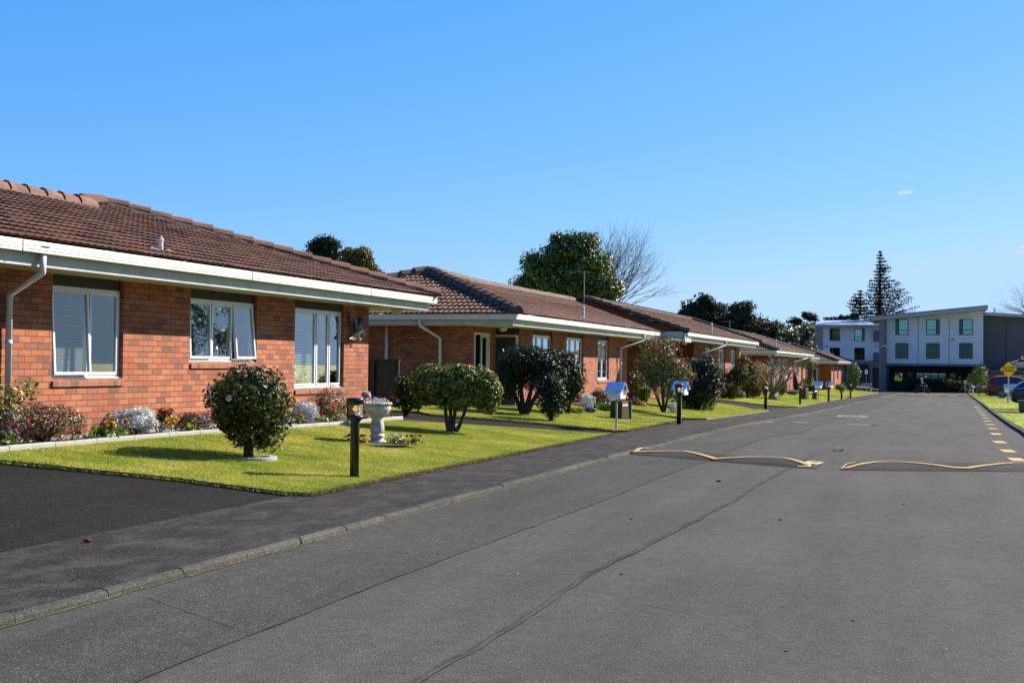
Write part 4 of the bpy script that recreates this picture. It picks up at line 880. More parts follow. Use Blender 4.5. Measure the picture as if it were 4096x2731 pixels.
def house(idx, loc, label, gx, gz, Y0, Y1, p_, k, near, far, xw, wy0, wy1, wins, zb, tmat='tile', cmat='cap_old', side_y=None, side_ops=(), ridge_drop=0, far_dy=0, smp=4, xb=None):
    h = thing('brick_house', loc, label, 'house', group='single-storey brick units along the street'); zs = gz-FA; xr_ = gx-k; zr_ = rh(gx, gz, p_, xr_)
    xb = xb or gx-2*k+.9; ya = Y0+(k if near else 0); yb = Y1-(k if far else 0)+far_dy
    front(h, xw, wy0, wy1, zb, zs, wins)
    sy = side_y if side_y is not None else wy0
    mb = MB(); wall(mb, 'y', sy, xb, xw-(.001 if sy == wy0 else 1.1), zb, zs, side_ops, out=-1)
    if sy != wy0:
        wall(mb, 'x', xw-1.1, sy+.12, wy0+.1, zb, zs, out=1); wall(mb, 'y', wy0+.11, xw-1.099, xw-.001, zb, zs, out=-1)
    wall(mb, 'y', wy1-.001, xb, xw-.12, zb, zs, out=1); wall(mb, 'x', xb, sy+.12, wy1-.12, zb, zs, out=-1); mb.build('wall', M['brick'], h, True)
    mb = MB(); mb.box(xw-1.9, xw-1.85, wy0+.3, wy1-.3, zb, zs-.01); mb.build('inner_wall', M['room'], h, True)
    eaves(h, gx, gz, Y0, Y1, gx-2*k-.0, near)
    mb = MB(); tiles(mb, [(gx-.03, Y0, gz+.03), (gx-.03, Y1, gz+.03), (xr_, yb, zr_), (xr_, ya, zr_)], smp=smp)
    tiles(mb, [(gx-2*k, Y0, gz), (gx-2*k, Y1, gz), (xr_, yb, zr_), (xr_, ya, zr_)], smp=2, per=.3)
    mb.build('roof', M[tmat], h, True)
    if near: mb = MB(); tiles(mb, [(gx-2*k, Y0-.04, gz+.015), (gx, Y0-.04, gz+.015), (xr_, ya, zr_)], amp=.028, step=.036, smp=4); mb.build('roof', M[tmat], h, True)
    if far: mb = MB(); tiles(mb, [(gx-2*k, Y1+.02, gz), (gx, Y1+.02, gz), (xr_, yb, zr_)], smp=2); mb.build('roof', M[tmat], h, True)
    runs = [((xr_, ya, zr_+.03), (xr_, yb, zr_+.03), .14)]
    for on, y_e, y_r in ((near, Y0, ya), (far, Y1, yb)):
        if on: runs += [((gx+.02, y_e, gz+.07), (xr_, y_r, zr_+.04), .14), ((gx-2*k, y_e, gz+.07), (xr_, y_r, zr_+.04), .14)]
        else: runs.append(((gx+.05, y_e, gz+.06), (xr_, y_r, zr_+.06), .13))
    capobj(h, cmat, *runs)
    for on, y_e in ((near, Y0+.15), (far, Y1-.18)):
        if not on: mb = MB(); mb.prism([(gx-.14, zs+.0), (gx-.14, gz), (xr_, zr_-.03), (gx-2*k+.14, gz), (gx-2*k+.14, zs)], 'y', y_e, y_e+.06); mb.build('gable_wall', M['brick'], h, True)
    return h
# ---- house 3 (steps forward, its roof edge laps over house 2)
h3 = house(3, (-10.35, 57, .1), 'third brick house, stepping forward, its roof edge overlapping the second roof', -9.42, 2.82, 50.5, 71.4, .318, 4.25, False, False, -10.4, 57.2, 71.2,
   [(60.2, 61.7, .75, 2.36, (1, 1), None, None, True), (63.9, 65.9, .95, 2.36, (1, 1, .8), [(0, .7, .5)]), (67.8, 69.6, .65, 2.36, (1, 1, 1), [(0, 1, .8)])], -.3, 'tile_old', side_y=53.2, far_dy=2.6)
mb = MB(); mb.box(-11.4, -9.6, 50.35, 50.42, 2.44, 2.84); mb.box(-9.56, -9.50, 50.3, 51.6, 2.44, 2.80); mb.build('fascia', M['fascia'], h3, True)
mb = MB(); mb.box(-13.5, -9.62, 48.2, 53.1, 2.50, 2.515); mb.build('soffit', M['soffit'], h3, True)
dy = atX(2804, 1440, -10.3).y; downpipe(h3, [(-9.5, dy+1.9, 2.7), (-9.5, dy+1.9, 2.5), (-10.3, dy+.3, 2.1), (-10.3, dy+.3, 0)], .05)
d_ = ray(2846, 1330); t_ = (2.82+.318*-9.42-EYE)/(d_[2]+.318*d_[0]); vent(h3, (d_[0]*t_, d_[1]*t_, EYE+d_[2]*t_), .5, .05); porch_light(h3, (-9.95, 52.6, 2.5))
q = atY(2919, 1325, 80); antenna(q.x, 80, q.z-.1, .74, 'squat television antenna above the third roof against dark conifers', (1, 0))
# ---- house 4
h4 = house(4, (-11.1, 89, 0), 'fourth brick house with grey gutter corner behind the bare pruned tree', -10.2, 2.57, 86, 112.5, .34, 4.7, True, True, -11.1, 89.2, 110.5,
   [(90.2, 92.4, .6, 2.1, (1, 1), None), (94.6, 96.9, .7, 2.1, (1, 1, 1), [(0, 1, .5)]), (99.3, 101.2, .7, 2.1, (1, 1), None), (106.2, 108.6, .7, 2.05, (1, 1), None)], -.6, 'tile_old', side_y=87.0, far_dy=.8, smp=3)
dy = atX(3176, 1450, -11.0).y; downpipe(h4, [(-10.28, dy+2.8, 2.43), (-10.28, dy+2.8, 2.25), (-11.0, dy, 1.95), (-11.0, dy, -.4)], .06)
d_ = ray(3104, 1386); t_ = (2.57+.34*-10.2-EYE)/(d_[2]+.34*d_[0]); vent(h4, (d_[0]*t_, d_[1]*t_, EYE+d_[2]*t_), .55, .055)
porch_light(h4, (-10.9, 88, 2.29))
h4b = thing('brick_house', (-11.4, 113, 0), 'brick unit joined beyond the fourth house, only its gutter end and two windows showing', 'house', group='single-storey brick units along the street')
front(h4b, -11.3, 111.5, 119.5, -.8, 2.12, [(112.6, 114.4, .3, 1.95, (1,), None), (116, 117.6, .0, 1.95, (1,), None)]); shell(h4b, -11.3, -19, 111.5, 119.5, -.8, 2.12)
eaves(h4b, -10.45, 2.40, 112.55, 120.4, -19, False); mb = MB(); tiles(mb, [(-10.4, 112.6, 2.42), (-10.4, 120.4, 2.42), (-14.8, 116, 3.85), (-14.8, 112.6, 3.85)], smp=3); tiles(mb, [(-10.4, 120.4, 2.42), (-19.2, 120.4, 2.42), (-14.8, 116, 3.85)], smp=2); mb.build('roof', M['tile_old'], h4b, True)
q = atY(3231, 1400, 128); antenna(q.x, 128, q.z-.2, 1.05, 'low television antenna beside the grey building, farthest of the three', (1, 0))
# ---- house 5
h5 = house(5, (-10.8, 139, -.6), 'farthest brick house with mossy roof hip and an open dark doorway', -10.0, 2.17, 136.6, 160, .345, 5.3, True, True, -10.85, 138.8, 159,
   [(141.2, 143.0, -.5, 1.6, (1,), None), (146.5, 148.5, .1, 1.6, (1,), None), (152.5, 154.5, -.3, 1.6, (1,), None)], -1.4, 'tile_moss', 'cap_old', side_y=137.5, side_ops=[(-14.2+.9, -12.15, -1.2, 1.45)], smp=3)
mb = MB(); framebox(mb, 'y', 137.46, -13.3, -12.15, -1.2, 1.45, .07, .06); mb.build('door_frame', M['frame'], h5, True)
mb = MB(); mb.box(-13.23, -12.22, 137.56, 137.6, -1.2, 1.38); mb.build('door', M['black'], h5, True)
d_ = ray(3315, 1422); t_ = (2.17+.345*-10-EYE)/(d_[2]+.345*d_[0]); vent(h5, (d_[0]*t_, d_[1]*t_, EYE+d_[2]*t_), .6, .07); porch_light(h5, (-12.1, 137.0, 1.89))

# ---- right-hand house, only its roof corner shows
h6 = thing('tiled_house', (9, 128, -.6), 'low house with patchy brown tile roof behind the yellow sign', 'house')
c0 = atY(4050, 1456, 124); zg = c0.z
mb = MB(); X0 = c0.x-.1; tiles(mb, [(X0, 124, zg), (X0+9, 124, zg), (X0+4.5, 128.5, zg+1.6)], amp=.03, smp=3); tiles(mb, [(X0, 133, zg), (X0, 124, zg), (X0+4.5, 128.5, zg+1.6)], smp=2)
mb.build('roof', M['tile_moss'], h6, True); mb = MB(); caps(mb, (X0, 124, zg+.06), (X0+4.5, 128.5, zg+1.66), .15); mb.build('ridge_cap', M['cap_old'], h6, True)
mb = MB(); gutter(mb, (X0, 123.95, zg), (X0+9, 123.95, zg), (0, -1, 0), .3); mb.build('gutter', M['fascia'], h6, True)
mb = MB(); mb.box(X0+.7, X0+8.6, 124.7, 132, -1, zg-.28); mb.build('wall', P('dark_board', (.10, .085, .08), .8, .3, 20), h6, True)
vent(h6, atY(4088, 1440, 125), .4, .06)
fn_ = thing('paling_fence', (5.2, 119, -1), 'weathered grey paling fence between the bush and the low tiled house', 'fence')
mb = MB(); xa_, xb_ = atY(3958, 1480, 119).x, atY(4100, 1480, 119).x
x = xa_
while x < xb_+2: mb.box(x, x+.13, 119, 119.02, -1, 1.42+.02*random.random()); x += .145
mb.build('palings', P('grey_timber', (.17, .14, .11), .9, .4, 12), fn_, True)
for i in range(3): mb = MB(); mb.box(xa_+i*2.2-.06, xa_+i*2.2+.06, 118.88, 118.99, -1, 1.5); mb.build('post', M['bark'], fn_, True)
mb = MB(); mb.box(xa_, xb_+2, 118.93, 118.985, 1.1, 1.2); mb.build('rail', M['bark'], fn_, True)
# dark green gate/fence between houses 1 and 2
gf = thing('steel_fence', (-11.6, 27.4, .4), 'dark green ribbed steel side fence in the shade between the first two houses', 'fence')
xA, xB = atY(1470, 1500, 29.6).x, atY(1594, 1500, 29.6).x; zt = atY(1530, 1443, 29.6).z
mb = MB(); n = 60; vs = []
for i in range(n+1): x = xA-.6+(xB-xA+.6)*i/n; dd = .018 if (i//3) % 2 else 0; vs += [(x, 29.6+dd, .3), (x, 29.6+dd, zt)]
mb.add(vs, [(2*i, 2*i+2, 2*i+3, 2*i+1) for i in range(n)]); mb.build('panel', M['fence_green'], gf, True)
mb = MB(); mb.box(xA-.6, xB+.03, 29.55, 29.65, zt, zt+.05); mb.build('rail', M['fence_green'], gf, True)
for x in (xB, xA+.17): mb = MB(); mb.box(x-.03, x+.03, 29.54, 29.59, .3, zt+.03); mb.build('post', M['fence_green'], gf, True)

# ================================================================= STREET FURNITURE
def bollard(loc, h, label, amber=True):
    t = thing('bollard_light', loc, label, 'bollard light', group='black bollard lights along the footpath'); x, y, z = loc; k = h/1.07
    mb = MB(); mb.lathe([(.058, -.05), (.058, .74*k), (.062, .76*k), (.105, .80*k), (.108, .835*k), (.100, .84*k)], loc, 24); mb.build('post', M['bollard'], t, True, True)
    mb = MB(); mb.lathe([(.112, .985*k), (.114, 1.05*k), (.108, 1.065*k), (.02, 1.07*k)], loc, 24); mb.build('cap', M['bollard'], t, True, True)
    mb = MB()                                       # dark shield on the house side
    n = 16; vs = []
    for i in range(n+1):
        a = R(115)+R(130)*i/n
        for zz in (.83*k, .99*k): vs.append((x+.107*math.cos(a), y+.107*math.sin(a), z+zz))
    mb.add(vs, [(2*i, 2*i+2, 2*i+3, 2*i+1) for i in range(n)]); mb.build('shield', M['bollard'], t, True)
    mb = MB(); mb.tube([(x, y, z+.84*k), (x, y, z+.985*k)], .102, 24, cap=False); mb.build('lens', M['lens'], t, True, True)
    mb = MB()
    for zz in (.865, .90, .935, .968): mb.lathe([(.092, zz*k), (.055, zz*k+.012)], loc, 18)
    mb.build('louvre', M['reflector'], t, True, True)
    mb = MB(); mb.ball((x, y, z+.925*k), .032, 12, 8, (1, 1, 1.1)); mb.build('lamp', M['amber'], t, True, True)
    return t
BL = [(1417, 1920, 1590, 'nearest and largest bollard light, beside the cut lawn edge and the first driveway'), (2715, 1690, 1535, 'bollard light standing in front of the second white mailbox'),
      (3062, 1638, 1534, 'bollard light at the lawn corner left of the bare pruned tree'), (3200, 1619, 1535, 'bollard light just right of the bare pruned tree, beside the squat cabinet'),
      (3314, 1603, 1532, 'bollard light in front of the farthest of the left-side mailboxes'), (3366, 1595, 1532, 'sixth bollard light along the path, between farthest mailbox and last bush'), (3402, 1590, 1531, 'farthest bollard light, against the last bush before the grey building')]
for px, py, pt, lab in BL:
    p = G(px, py, LZ if px > 1500 else 0); bollard((p.x, p.y, p.z), (py-pt)*mpp(p), lab)
def mailbox(px, py, ptop, label, number=None, rot=0.):
    p = G(px, py, .01); h = (py-ptop)*mpp(p); t = thing('mailbox', p, label, 'mailbox', rz=0, group='white gable-roofed mailboxes'); x, y, z = p; zb = z+h-.44
    mb = MB(); mb.box(x-.02, x+.02, y-.02, y+.02, z-.05, z+h-.38); mb.build('post', M['post'], t, True)
    h0 = .20; zb = z+h-.385; a0, a1 = -.165, .165; T = Matrix.Translation((x, y, 0)) @ Matrix.Rotation(rot, 4, 'Z')
    def tb(mb, name, m_, **k): mb.v = [tuple(T @ Vector(v)) for v in mb.v]; return mb.build(name, m_, t, True, **k)
    mb = MB(); mb.prism([(-.125, zb), (.125, zb), (.125, zb+h0), (0, zb+.36), (-.125, zb+h0)], 'x', a0, a1); tb(mb, 'box', M['mailbox'])
    mb = MB()
    for s_ in (-1, 1): mb.prism([(0, zb+.385), (s_*.19, zb+.155), (s_*.187, zb+.143), (0, zb+.368)], 'x', a0-.055, a1+.055)
    tb(mb, 'roof', M['mailroof'])
    mb = MB(); mb.box(a1+.001, a1+.004, -.09, .09, zb+.215, zb+.235); tb(mb, 'slot', M['black'])
    if number:
        cu = bpy.data.curves.new('n', 'FONT'); cu.body = number; cu.size = .11; cu.extrude = .002; cu.align_x = 'CENTER'; ob = bpy.data.objects.new('n', cu); me = bpy.data.meshes.new_from_object(ob); bpy.data.objects.remove(ob)
        me.transform(T @ Matrix.Translation((a1+.004, 0, zb+.07)) @ Matrix.Rotation(R(90), 4, 'Z') @ Matrix.Rotation(R(90), 4, 'X')); link('number', me, M['post'], t, True)
    return t
mailbox(2465, 1722, 1527, 'nearest white mailbox numbered 4 on a thin post at the lawn notch', '4', R(-13))
mailbox(2723, 1678, 1524, 'white mailbox with blue-grey roof directly behind the second bollard light', None, R(-13))
mailbox(3273, 1604, 1525, 'white mailbox on a thin post beside the black slatted bench', None, R(-13))
mailbox(3318, 1594, 1527, 'white mailbox half hidden behind the fifth bollard light, near the last house', None, R(-13))
# utility cabinet and marker post
def cabinet(p, w, d, h, label, sticker=True):
    t = thing('utility_cabinet', p, label, 'utility cabinet'); x, y, z = p; mb = MB()
    V = []; 
    for zz, k in ((z-.05, 1.06), (z+h*.92, .94), (z+h, .86)): V += [(x+sx*w/2*k, y+sy*d/2*k, zz) for sx, sy in ((-1, -1), (1, -1), (1, 1), (-1, 1))]
    mb.add(V, [(0, 1, 5, 4), (1, 2, 6, 5), (2, 3, 7, 6), (3, 0, 4, 7), (4, 5, 9, 8), (5, 6, 10, 9), (6, 7, 11, 10), (7, 4, 8, 11), (8, 9, 10, 11)]); b_ = mb.build('body', M['cabinet'], t, True, bevel=.02)
    if sticker:
        mb = MB(); mb.box(x+w/2*.98, x+w/2*.98+.006, y-.12, y+.10, z+h*.70, z+h*.88); mb.build('label', M['mailbox'], t, True); mb = MB(); mb.box(x+w/2*.98+.006, x+w/2*.98+.010, y-.12, y+.10, z+h*.83, z+h*.88); mb.build('warning_strip', M['red'], t, True)
        mb = MB(); 
        for i in range(3): mb.box(x+w/2*.98+.006, x+w/2*.98+.008, y-.09, y+.07-.03*i, z+h*(.73+.03*i), z+h*(.737+.03*i))
        mb.build('print', M['bollard'], t, True)
    return t
p = G(2478, 1677, LZ); c_ = cabinet((p.x-.05, p.y+.2, p.z), .34, .34, .50*1.0, 'squat dark olive utility cabinet with red and white sticker behind the nearest mailbox'); c_.rotation_euler.z = R(-20); c_.scale = (1.05, 1.05, (1677-1602)*mpp(p)/.5)
p = G(2520, 1678, LZ); t = thing('marker_post', p, 'short rounded grey marker post just right of the olive utility cabinet', 'marker post'); h = (1678-1603)*mpp(p); mb = MB(); mb.box(p.x-.045, p.x+.045, p.y-.05, p.y+.05, p.z-.05, p.z+h-.05); mb.tube([(p.x-.045, p.y, p.z+h-.05), (p.x+.045, p.y, p.z+h-.05)], .05, 12); mb.build('post', M['conduit'], t, True)
p = G(3216, 1597, LZ); c_ = cabinet((p.x, p.y, p.z), .40, .40, (1597-1550)*mpp(p), 'far dark utility cabinet just right of the fourth bollard light', False); c_.rotation_euler.z = R(-20)
p = G(3229, 1596, LZ); mb = MB(); mb.lathe([(.06, -.05), (.06, .42), (.05, .5), (.02, .54)], p, 10); tag(mb.build('marker_post', M['conduit'], None, smooth=True), 'far pale grey marker post just right of the far cabinet', 'marker post')
# black slatted bench, side on
p = G(3252, 1598, LZ); q = G(3300, 1598, LZ); bt = thing('slatted_bench', p, 'black slatted garden bench on the lawn behind the third mailbox', 'bench'); mm = mpp(p); hh = (1598-1538)*mm; mb = MB()
wid = (3306-3250)*mm; x0 = p.x; y0 = p.y; z0 = p.z
d2 = Vector((q.x-p.x, q.y-p.y, 0)).normalized(); n2 = Vector((-d2.y, d2.x, 0))
def BP2(u, v, z): return Vector((x0, y0, z0))+d2*u+n2*v+Vector((0, 0, z))
mb = MB(); mb.tube([BP2(0, 0, 0), BP2(.10, 0, .45), BP2(.02, 0, hh)], [.08, .06, .04], 6); mb.tube([BP2(0, .5, 0), BP2(.10, .5, .45), BP2(.02, .5, hh)], [.08, .06, .04], 6); mb.build('back_frame', M['black'], bt, True)
mb = MB()
for i in range(5): z = .5+i*(hh-.55)/5; mb.tube([BP2(.07-.02*i/5, -.1, z), BP2(.07-.02*i/5, .62, z)], .04, 5)
mb.build('backrest', M['black'], bt, True)
mb = MB()
for i in range(4): mb.tube([BP2(.15, .0+.13*i, .43), BP2(.5, .0+.13*i, .48), BP2(wid*.95, .0+.13*i, .44)], .035, 5)
mb.build('seat', M['black'], bt, True)
for i in range(3): mb = MB(); u = wid*(.68+.11*i); mb.tube([BP2(u+.06, .1*i, .45), BP2(u, .1*i, .22), BP2(u+.06, .1*i, 0)], [.05, .035, .05], 6); mb.build('leg', M['black'], bt, True)
# long pale bench by the building
p = G(3441, 1568); q = G(3486, 1568); bt = thing('long_bench', p, 'long pale grey bench in front of the dark doorway of the big building', 'bench'); y0 = 140; xa_, xb_ = atY(3441, 1560, 140).x, atY(3486, 1560, 140).x; zz = Bz(140)
for nm, zz0, zz1 in (('seat', .42, .50), ('backrest', .62, .78), ('backrest', .84, .98)): mb = MB(); mb.box(xa_, xb_, y0-.1 if nm == 'seat' else y0+.3, y0+.4, zz+zz0, zz+zz1); mb.build(nm, M['concrete'], bt, True)
for x in (xa_+.08, (xa_+xb_)/2, xb_-.12): mb = MB(); mb.box(x, x+.07, y0-.05, y0+.36, zz, zz+.9 if 0 else zz+.42); mb.build('leg', M['concrete'], bt, True)
# planter urn with flowers and cherub
p = G(1508, 1770, LZ); mm = mpp(p); ut = thing('planter_urn', p, 'weathered cream stone planter urn on a fluted pedestal on the lawn', 'planter')
H = (1772-1607)*mm; Rr = (1563-1452)/2*mm; c = tuple(p)
mb = MB(); mb.lathe([(.15, -.03), (.15, .03), (.10, .05), (.10, .08), (.125, .10), (.118, .13), (.09, .15)], c, 28); mb.build('base', M['stone'], ut, True, True)
zt = H*.60; mb = MB(); mb.lathe([(.09, .145), (.108, .19), (.113, .24), (.098, .33), (.084, .40), (.09, .415), (.072, .43), (.066, .46), (.08, .475), (.068, .49), (.07, zt-.02), (.085, zt)], c, 44, rip=.055, ripn=11, rz=(.18, .45)); mb.build('pedestal', M['stone'], ut, True, True)
mb = MB(); mb.lathe([(.075, zt-.01), (.11, zt+.01), (Rr*.72, zt+.06), (Rr*.94, H*.79), (Rr*1.0, H*.85), (Rr*.93, H*.90), (Rr*.95, H*.93), (Rr*.80, H*.93)], c, 48, rip=.02, ripn=16, rz=(zt, H*.78)); mb.build('bowl', M['stone'], ut, True, True)
mb = MB(); n = 34
for i in range(n): a = 2*math.pi*i/n; mb.tube([(c[0]+Rr*math.cos(a-.05), c[1]+Rr*math.sin(a-.05), c[2]+H*.925), (c[0]+Rr*.97*math.cos(a+.08), c[1]+Rr*.97*math.sin(a+.08), c[2]+H*.965)], .017, 7)
mb.lathe([(Rr*.9, H*.925), (Rr*1.02, H*.935), (Rr*1.0, H*.955), (Rr*.88, H*.96)], c, 40); mb.build('rope_rim', M['stone'], ut, True, True)
mb = MB(); mb.lathe([(Rr*.88, H*.93), (Rr*.2, H*.95), (.01, H*.95)], c, 20); mb.build('soil', M['soil'], ut, True)
def plant(name, loc, label, cat, C, N, size, mat, group=None, leafname='foliage', aspect=.45, droop=0., flowers=None, fr=.03, fmat=None, stems=0, stem_h=None, stem_mat='bark', axis=None):
    t = thing(name, loc, label, cat, group=group)
    link(leafname, leaf_mesh(leafname, C, N, size, aspect, droop, axis), M[mat], t, True)
    if stems:
        mb = MB(); b = Vector(loc); cc = Vector(C.mean(0))
        for i in range(stems):
            a = random.random()*6.28; e = Vector(C[random.randrange(len(C))])
            mb.tube([b+Vector((.05*math.cos(a), .05*math.sin(a), -.02)), b.lerp(e, .5)+Vector((0, 0, .03)), e], [.014, .009, .004], 5)
        mb.build('stems', M[stem_mat], t, True)
    if flowers is not None: loose_flowers(t, flowers, fr, fmat)
    return t
def surf(c, r, n, dirn=(.4, -.9, .25), spread=.9):
    out = []
    while len(out) < n:
        d = Vector(dirn).normalized()+Vector(rng.normal(size=3))*spread; d.normalize()
        if d.dot(Vector(dirn)) > .15: out.append(Vector(c)+Vector((d.x*r[0], d.y*r[1], d.z*r[2]))*1.0)
    return out
zc = c[2]+H*.97
C, N = crown_pts((c[0], c[1], zc+.02), (Rr*.75, Rr*.75, .07), 260, .8); plant('silver_plant', (c[0], c[1], zc), 'silvery foliage with small red flowers spilling over the urn bowl', 'plant', C, N, .05, 'silver', flowers=[Vector((c[0]+dx, c[1]+dy, zc+.09)) for dx, dy in ((.0, -.05), (.04, -.02), (.22, .08), (.25, .06), (.18, .1))], fr=.025, fmat='f_red', aspect=.3)
q = atX(1468, 1600, -10.95); kt = thing('cherub_statue', (q.x, q.y, .4), 'small pinkish stone child statue behind the urn, looking down', 'statue')
hz = EYE+0; qt = atX(1468, 1568, -10.95); z_ = qt.z
mb = MB(); mb.ball((q.x, q.y, z_-.085), .082, 14, 10, (1, 1, 1.08)); mb.tube([(q.x, q.y, z_-.17), (q.x, q.y, z_-.22), (q.x, q.y, z_-.34), (q.x+.0, q.y, z_-.52), (q.x, q.y, .38)], [.035, .07, .10, .10, .14], 14)
for s_ in (-1, 1): mb.tube([(q.x, q.y+s_*.085, z_-.24), (q.x+.06, q.y+s_*.12, z_-.36), (q.x+.12, q.y+s_*.04, z_-.34)], [.035, .028, .022], 8)
mb.ball((q.x+.075, q.y-.02, z_-.10), .016, 6, 5); mb.build('figure', M['pink_stone'], kt, True, True)
mb = MB(); mb.ball((q.x-.02, q.y+.01, z_-.06), .088, 14, 9, (1, 1, .95))
for i in range(16): a = i*2.4; mb.ball((q.x-.03+.07*math.cos(a), q.y+.07*math.sin(a), z_-.04+.03*math.sin(i)), .025, 6, 5)
mb.build('hair', M['pink_stone'], kt, True, True)

# ================================================================= GARDEN PLANTS by house 1
def XP(px, py, x): return atX(px, py, x)
XB = -10.95
def bed_bush(px0, py0, px1, py1, label, mat, n, size, x=XB, name='shrub', cat='shrub', amp=.15, shell=.5, fmat=None, nf=0, fr=.025, stems=5, aspect=.45, dx=None, seed=None, **k):
    """shrub whose outline spans photograph px box, standing at depth x"""
    a = XP((px0+px1)/2, py1, x); m_ = mpp(a); w = (px1-px0)*m_*1.15; top = XP((px0+px1)/2, py0, x).z; b = a.z
    bz = g(a.x, a.y)+.03; r = (min(w*.42, .55) if dx is None else dx, w*.5, (top-bz)*.5); c_ = (a.x, a.y, bz+r[2])
    C, N = crown_pts(c_, r, n, shell, seed=int(px0), amp=amp, zmin=bz+.01)
    fl = surf(c_, r, nf, (.7, -.6, .3)) if nf else None
    return plant(name, (a.x, a.y, bz), label, cat, C, N, size, mat, flowers=fl, fr=fr, fmat=fmat, stems=stems, aspect=aspect, **k)
bed_bush(40, 1612, 322, 1795, 'azalea bush with small pink blooms against the wall beside the white downpipe', 'azalea', 5200, .035, fmat='f_pink', nf=44, fr=.022, stems=14, amp=.2, dx=.42)
bed_bush(-70, 1602, 95, 1790, 'azalea bush at the left frame edge, mostly dark with one pink bloom', 'azalea', 3000, .035, fmat='f_pink', nf=8, fr=.03, stems=6)
a = XP(35, 1600, -10.9); C = np.concatenate([np.array([[a.x+.04, a.y+dy, 0]])+rng.normal(size=(26, 3))*.05+np.array([0, 0, z]) for dy, z in ((-.35, 1.30), (-.05, 1.02), (.12, .96), (.28, 1.05), (.02, 1.12), (-.2, .9), (.36, 1.18), (-.3, 1.05))]); N = rng.normal(size=C.shape)+[.4, -.2, .6]
plant('young_shrub', (a.x, a.y-.3, .4), 'airy shrub with lime green leaf tufts in front of the azalea at the left edge', 'shrub', C, N, .07, 'lime', stems=9, aspect=.6)
bed_bush(452, 1622, 628, 1758, 'large round silver-leaved shrub at the wall between the first and second windows', 'silver', 3600, .055, aspect=.32, amp=.2, dx=.33, stems=3)
bed_bush(1165, 1605, 1252, 1712, 'silver-leaved shrub right of the round camellia tree', 'silver', 2600, .05, aspect=.3, amp=.15, dx=.25, stems=2)
# red-topped plant on bare stems
a = XP(640, 1755, XB); bz = .42; t = thing('poinsettia_plant', (a.x, a.y, bz), 'leggy dark-leaved plant with red top leaves beside the silver shrub', 'plant'); top = XP(660, 1640, XB).z
ce = XP(655, 1668, XB)
C, N = crown_pts((ce.x, ce.y, top-.12), (.20, .24, .15), 90, .9); link('leaves', leaf_mesh('leaves', C, N+[0, 0, .8], .12, .45, .3), M['broadleaf'], t, True)
C, N = crown_pts((ce.x, ce.y, top-.03), (.13, .19, .045), 42, .9); link('red_leaves', leaf_mesh('red', C, N+[0, 0, .8], .085, .45), M['f_red'], t, True)
mb = MB()
for i in range(8): e = Vector((ce.x+random.uniform(-.15, .15), ce.y+random.uniform(-.2, .2), top-.12)); mb.tube([(a.x, a.y-.02, bz-.02), ((a.x+e.x)/2, (a.y+e.y)/2-.02, (bz+e.z)/2), e], [.014, .01, .006], 5)
mb.build('stems', M['purple_leaf'], t, True)
bed_bush(690, 1645, 835, 1755, 'low purplish shrub behind the camellia tree, left side', 'purple_leaf', 2600, .035, amp=.2, dx=.3, fmat='f_pink', nf=5)
bed_bush(1240, 1562, 1390, 1715, 'rust-tinged green shrub under the tall window behind the nearest bollard light', 'rust', 2600, .045, amp=.22, dx=.3, stems=8)
bed_bush(1440, 1600, 1510, 1712, 'grey-green shrub behind the planter urn at the wall corner', 'silver', 900, .04, amp=.25, dx=.2, stems=5, aspect=.3)
def tuft(px, py, r, h, label, mat, n, size, x=-10.75, fmat=None, nf=0, fr=.03, fz=0., aspect=.4):
    a = XP(px, py, x); bz = g(a.x, a.y)+.03; c_ = (a.x, a.y, bz+h*.4); C, N = crown_pts(c_, (r, r, h*.6), n, .9, zmin=bz)
    fl = [Vector((a.x+random.uniform(0, r*.8), a.y+random.uniform(-r, r)*.8, bz+h+fz*random.random())) for _ in range(nf)] if nf else None
    return plant('flowering_plant' if nf else 'bedding_plant', (a.x, a.y, bz), label, 'plant', C, N+[0, 0, .7], size, mat, flowers=fl, fr=fr, fmat=fmat, aspect=aspect, stems=3 if nf else 0)
tuft(18, 1800, .16, .22, 'pale green bedding plant with lilac-white blooms at the left frame edge', 'fresh', 110, .06, fmat='f_lilac', nf=5)
tuft(288, 1772, .12, .14, 'low dark red pansy beside the azalea at the concrete edging', 'broadleaf', 60, .05, fmat='f_red', nf=5, fr=.035)
tuft(352, 1768, .13, .16, 'small grey-green seedling with a lilac flower between pansy and primula', 'fresh', 90, .05, fmat='f_lilac', nf=2, fr=.02)
tuft(415, 1762, .19, .22, 'lush primula with two yellow blooms left of the silver shrub', 'fresh', 120, .12, fmat='f_yellow', nf=5, fr=.045, fz=.06)
tuft(480, 1756, .13, .17, 'leafy green clump just left of the orange marigold bloom', 'fresh', 80, .07)
tuft(512, 1750, .07, .24, 'single orange marigold in front of the silver shrub', 'fresh', 30, .05, fmat='f_orange', nf=2, fr=.045)
tuft(668, 1748, .18, .17, 'yellow-orange pansies under the red-topped plant', 'silver', 110, .05, fmat='f_yellow', nf=14, fr=.04, fz=.08)
tuft(765, 1742, .15, .2, 'bright lime rosette with a yellow bloom left of the camellia tree', 'lime', 60, .12, fmat='f_yellow', nf=2, fr=.03)
tuft(848, 1738, .16, .16, 'pale bushy seedling low at the edging behind the camellia tree', 'palegreen', 110, .05)
tuft(1195, 1712, .13, .17, 'yellow marigold at the foot of the right-hand silver shrub', 'fresh', 70, .06, x=-10.6, fmat='f_yellow', nf=2, fr=.05)
tuft(1290, 1692, .15, .16, 'leafy clump with no bloom between the silver shrub and the orange marigolds', 'fresh', 90, .07, x=-10.62)
tuft(1345, 1688, .19, .26, 'two orange marigolds left of the nearest bollard light', 'fresh', 120, .06, x=-10.65, fmat='f_orange', nf=3, fr=.045, fz=.1)
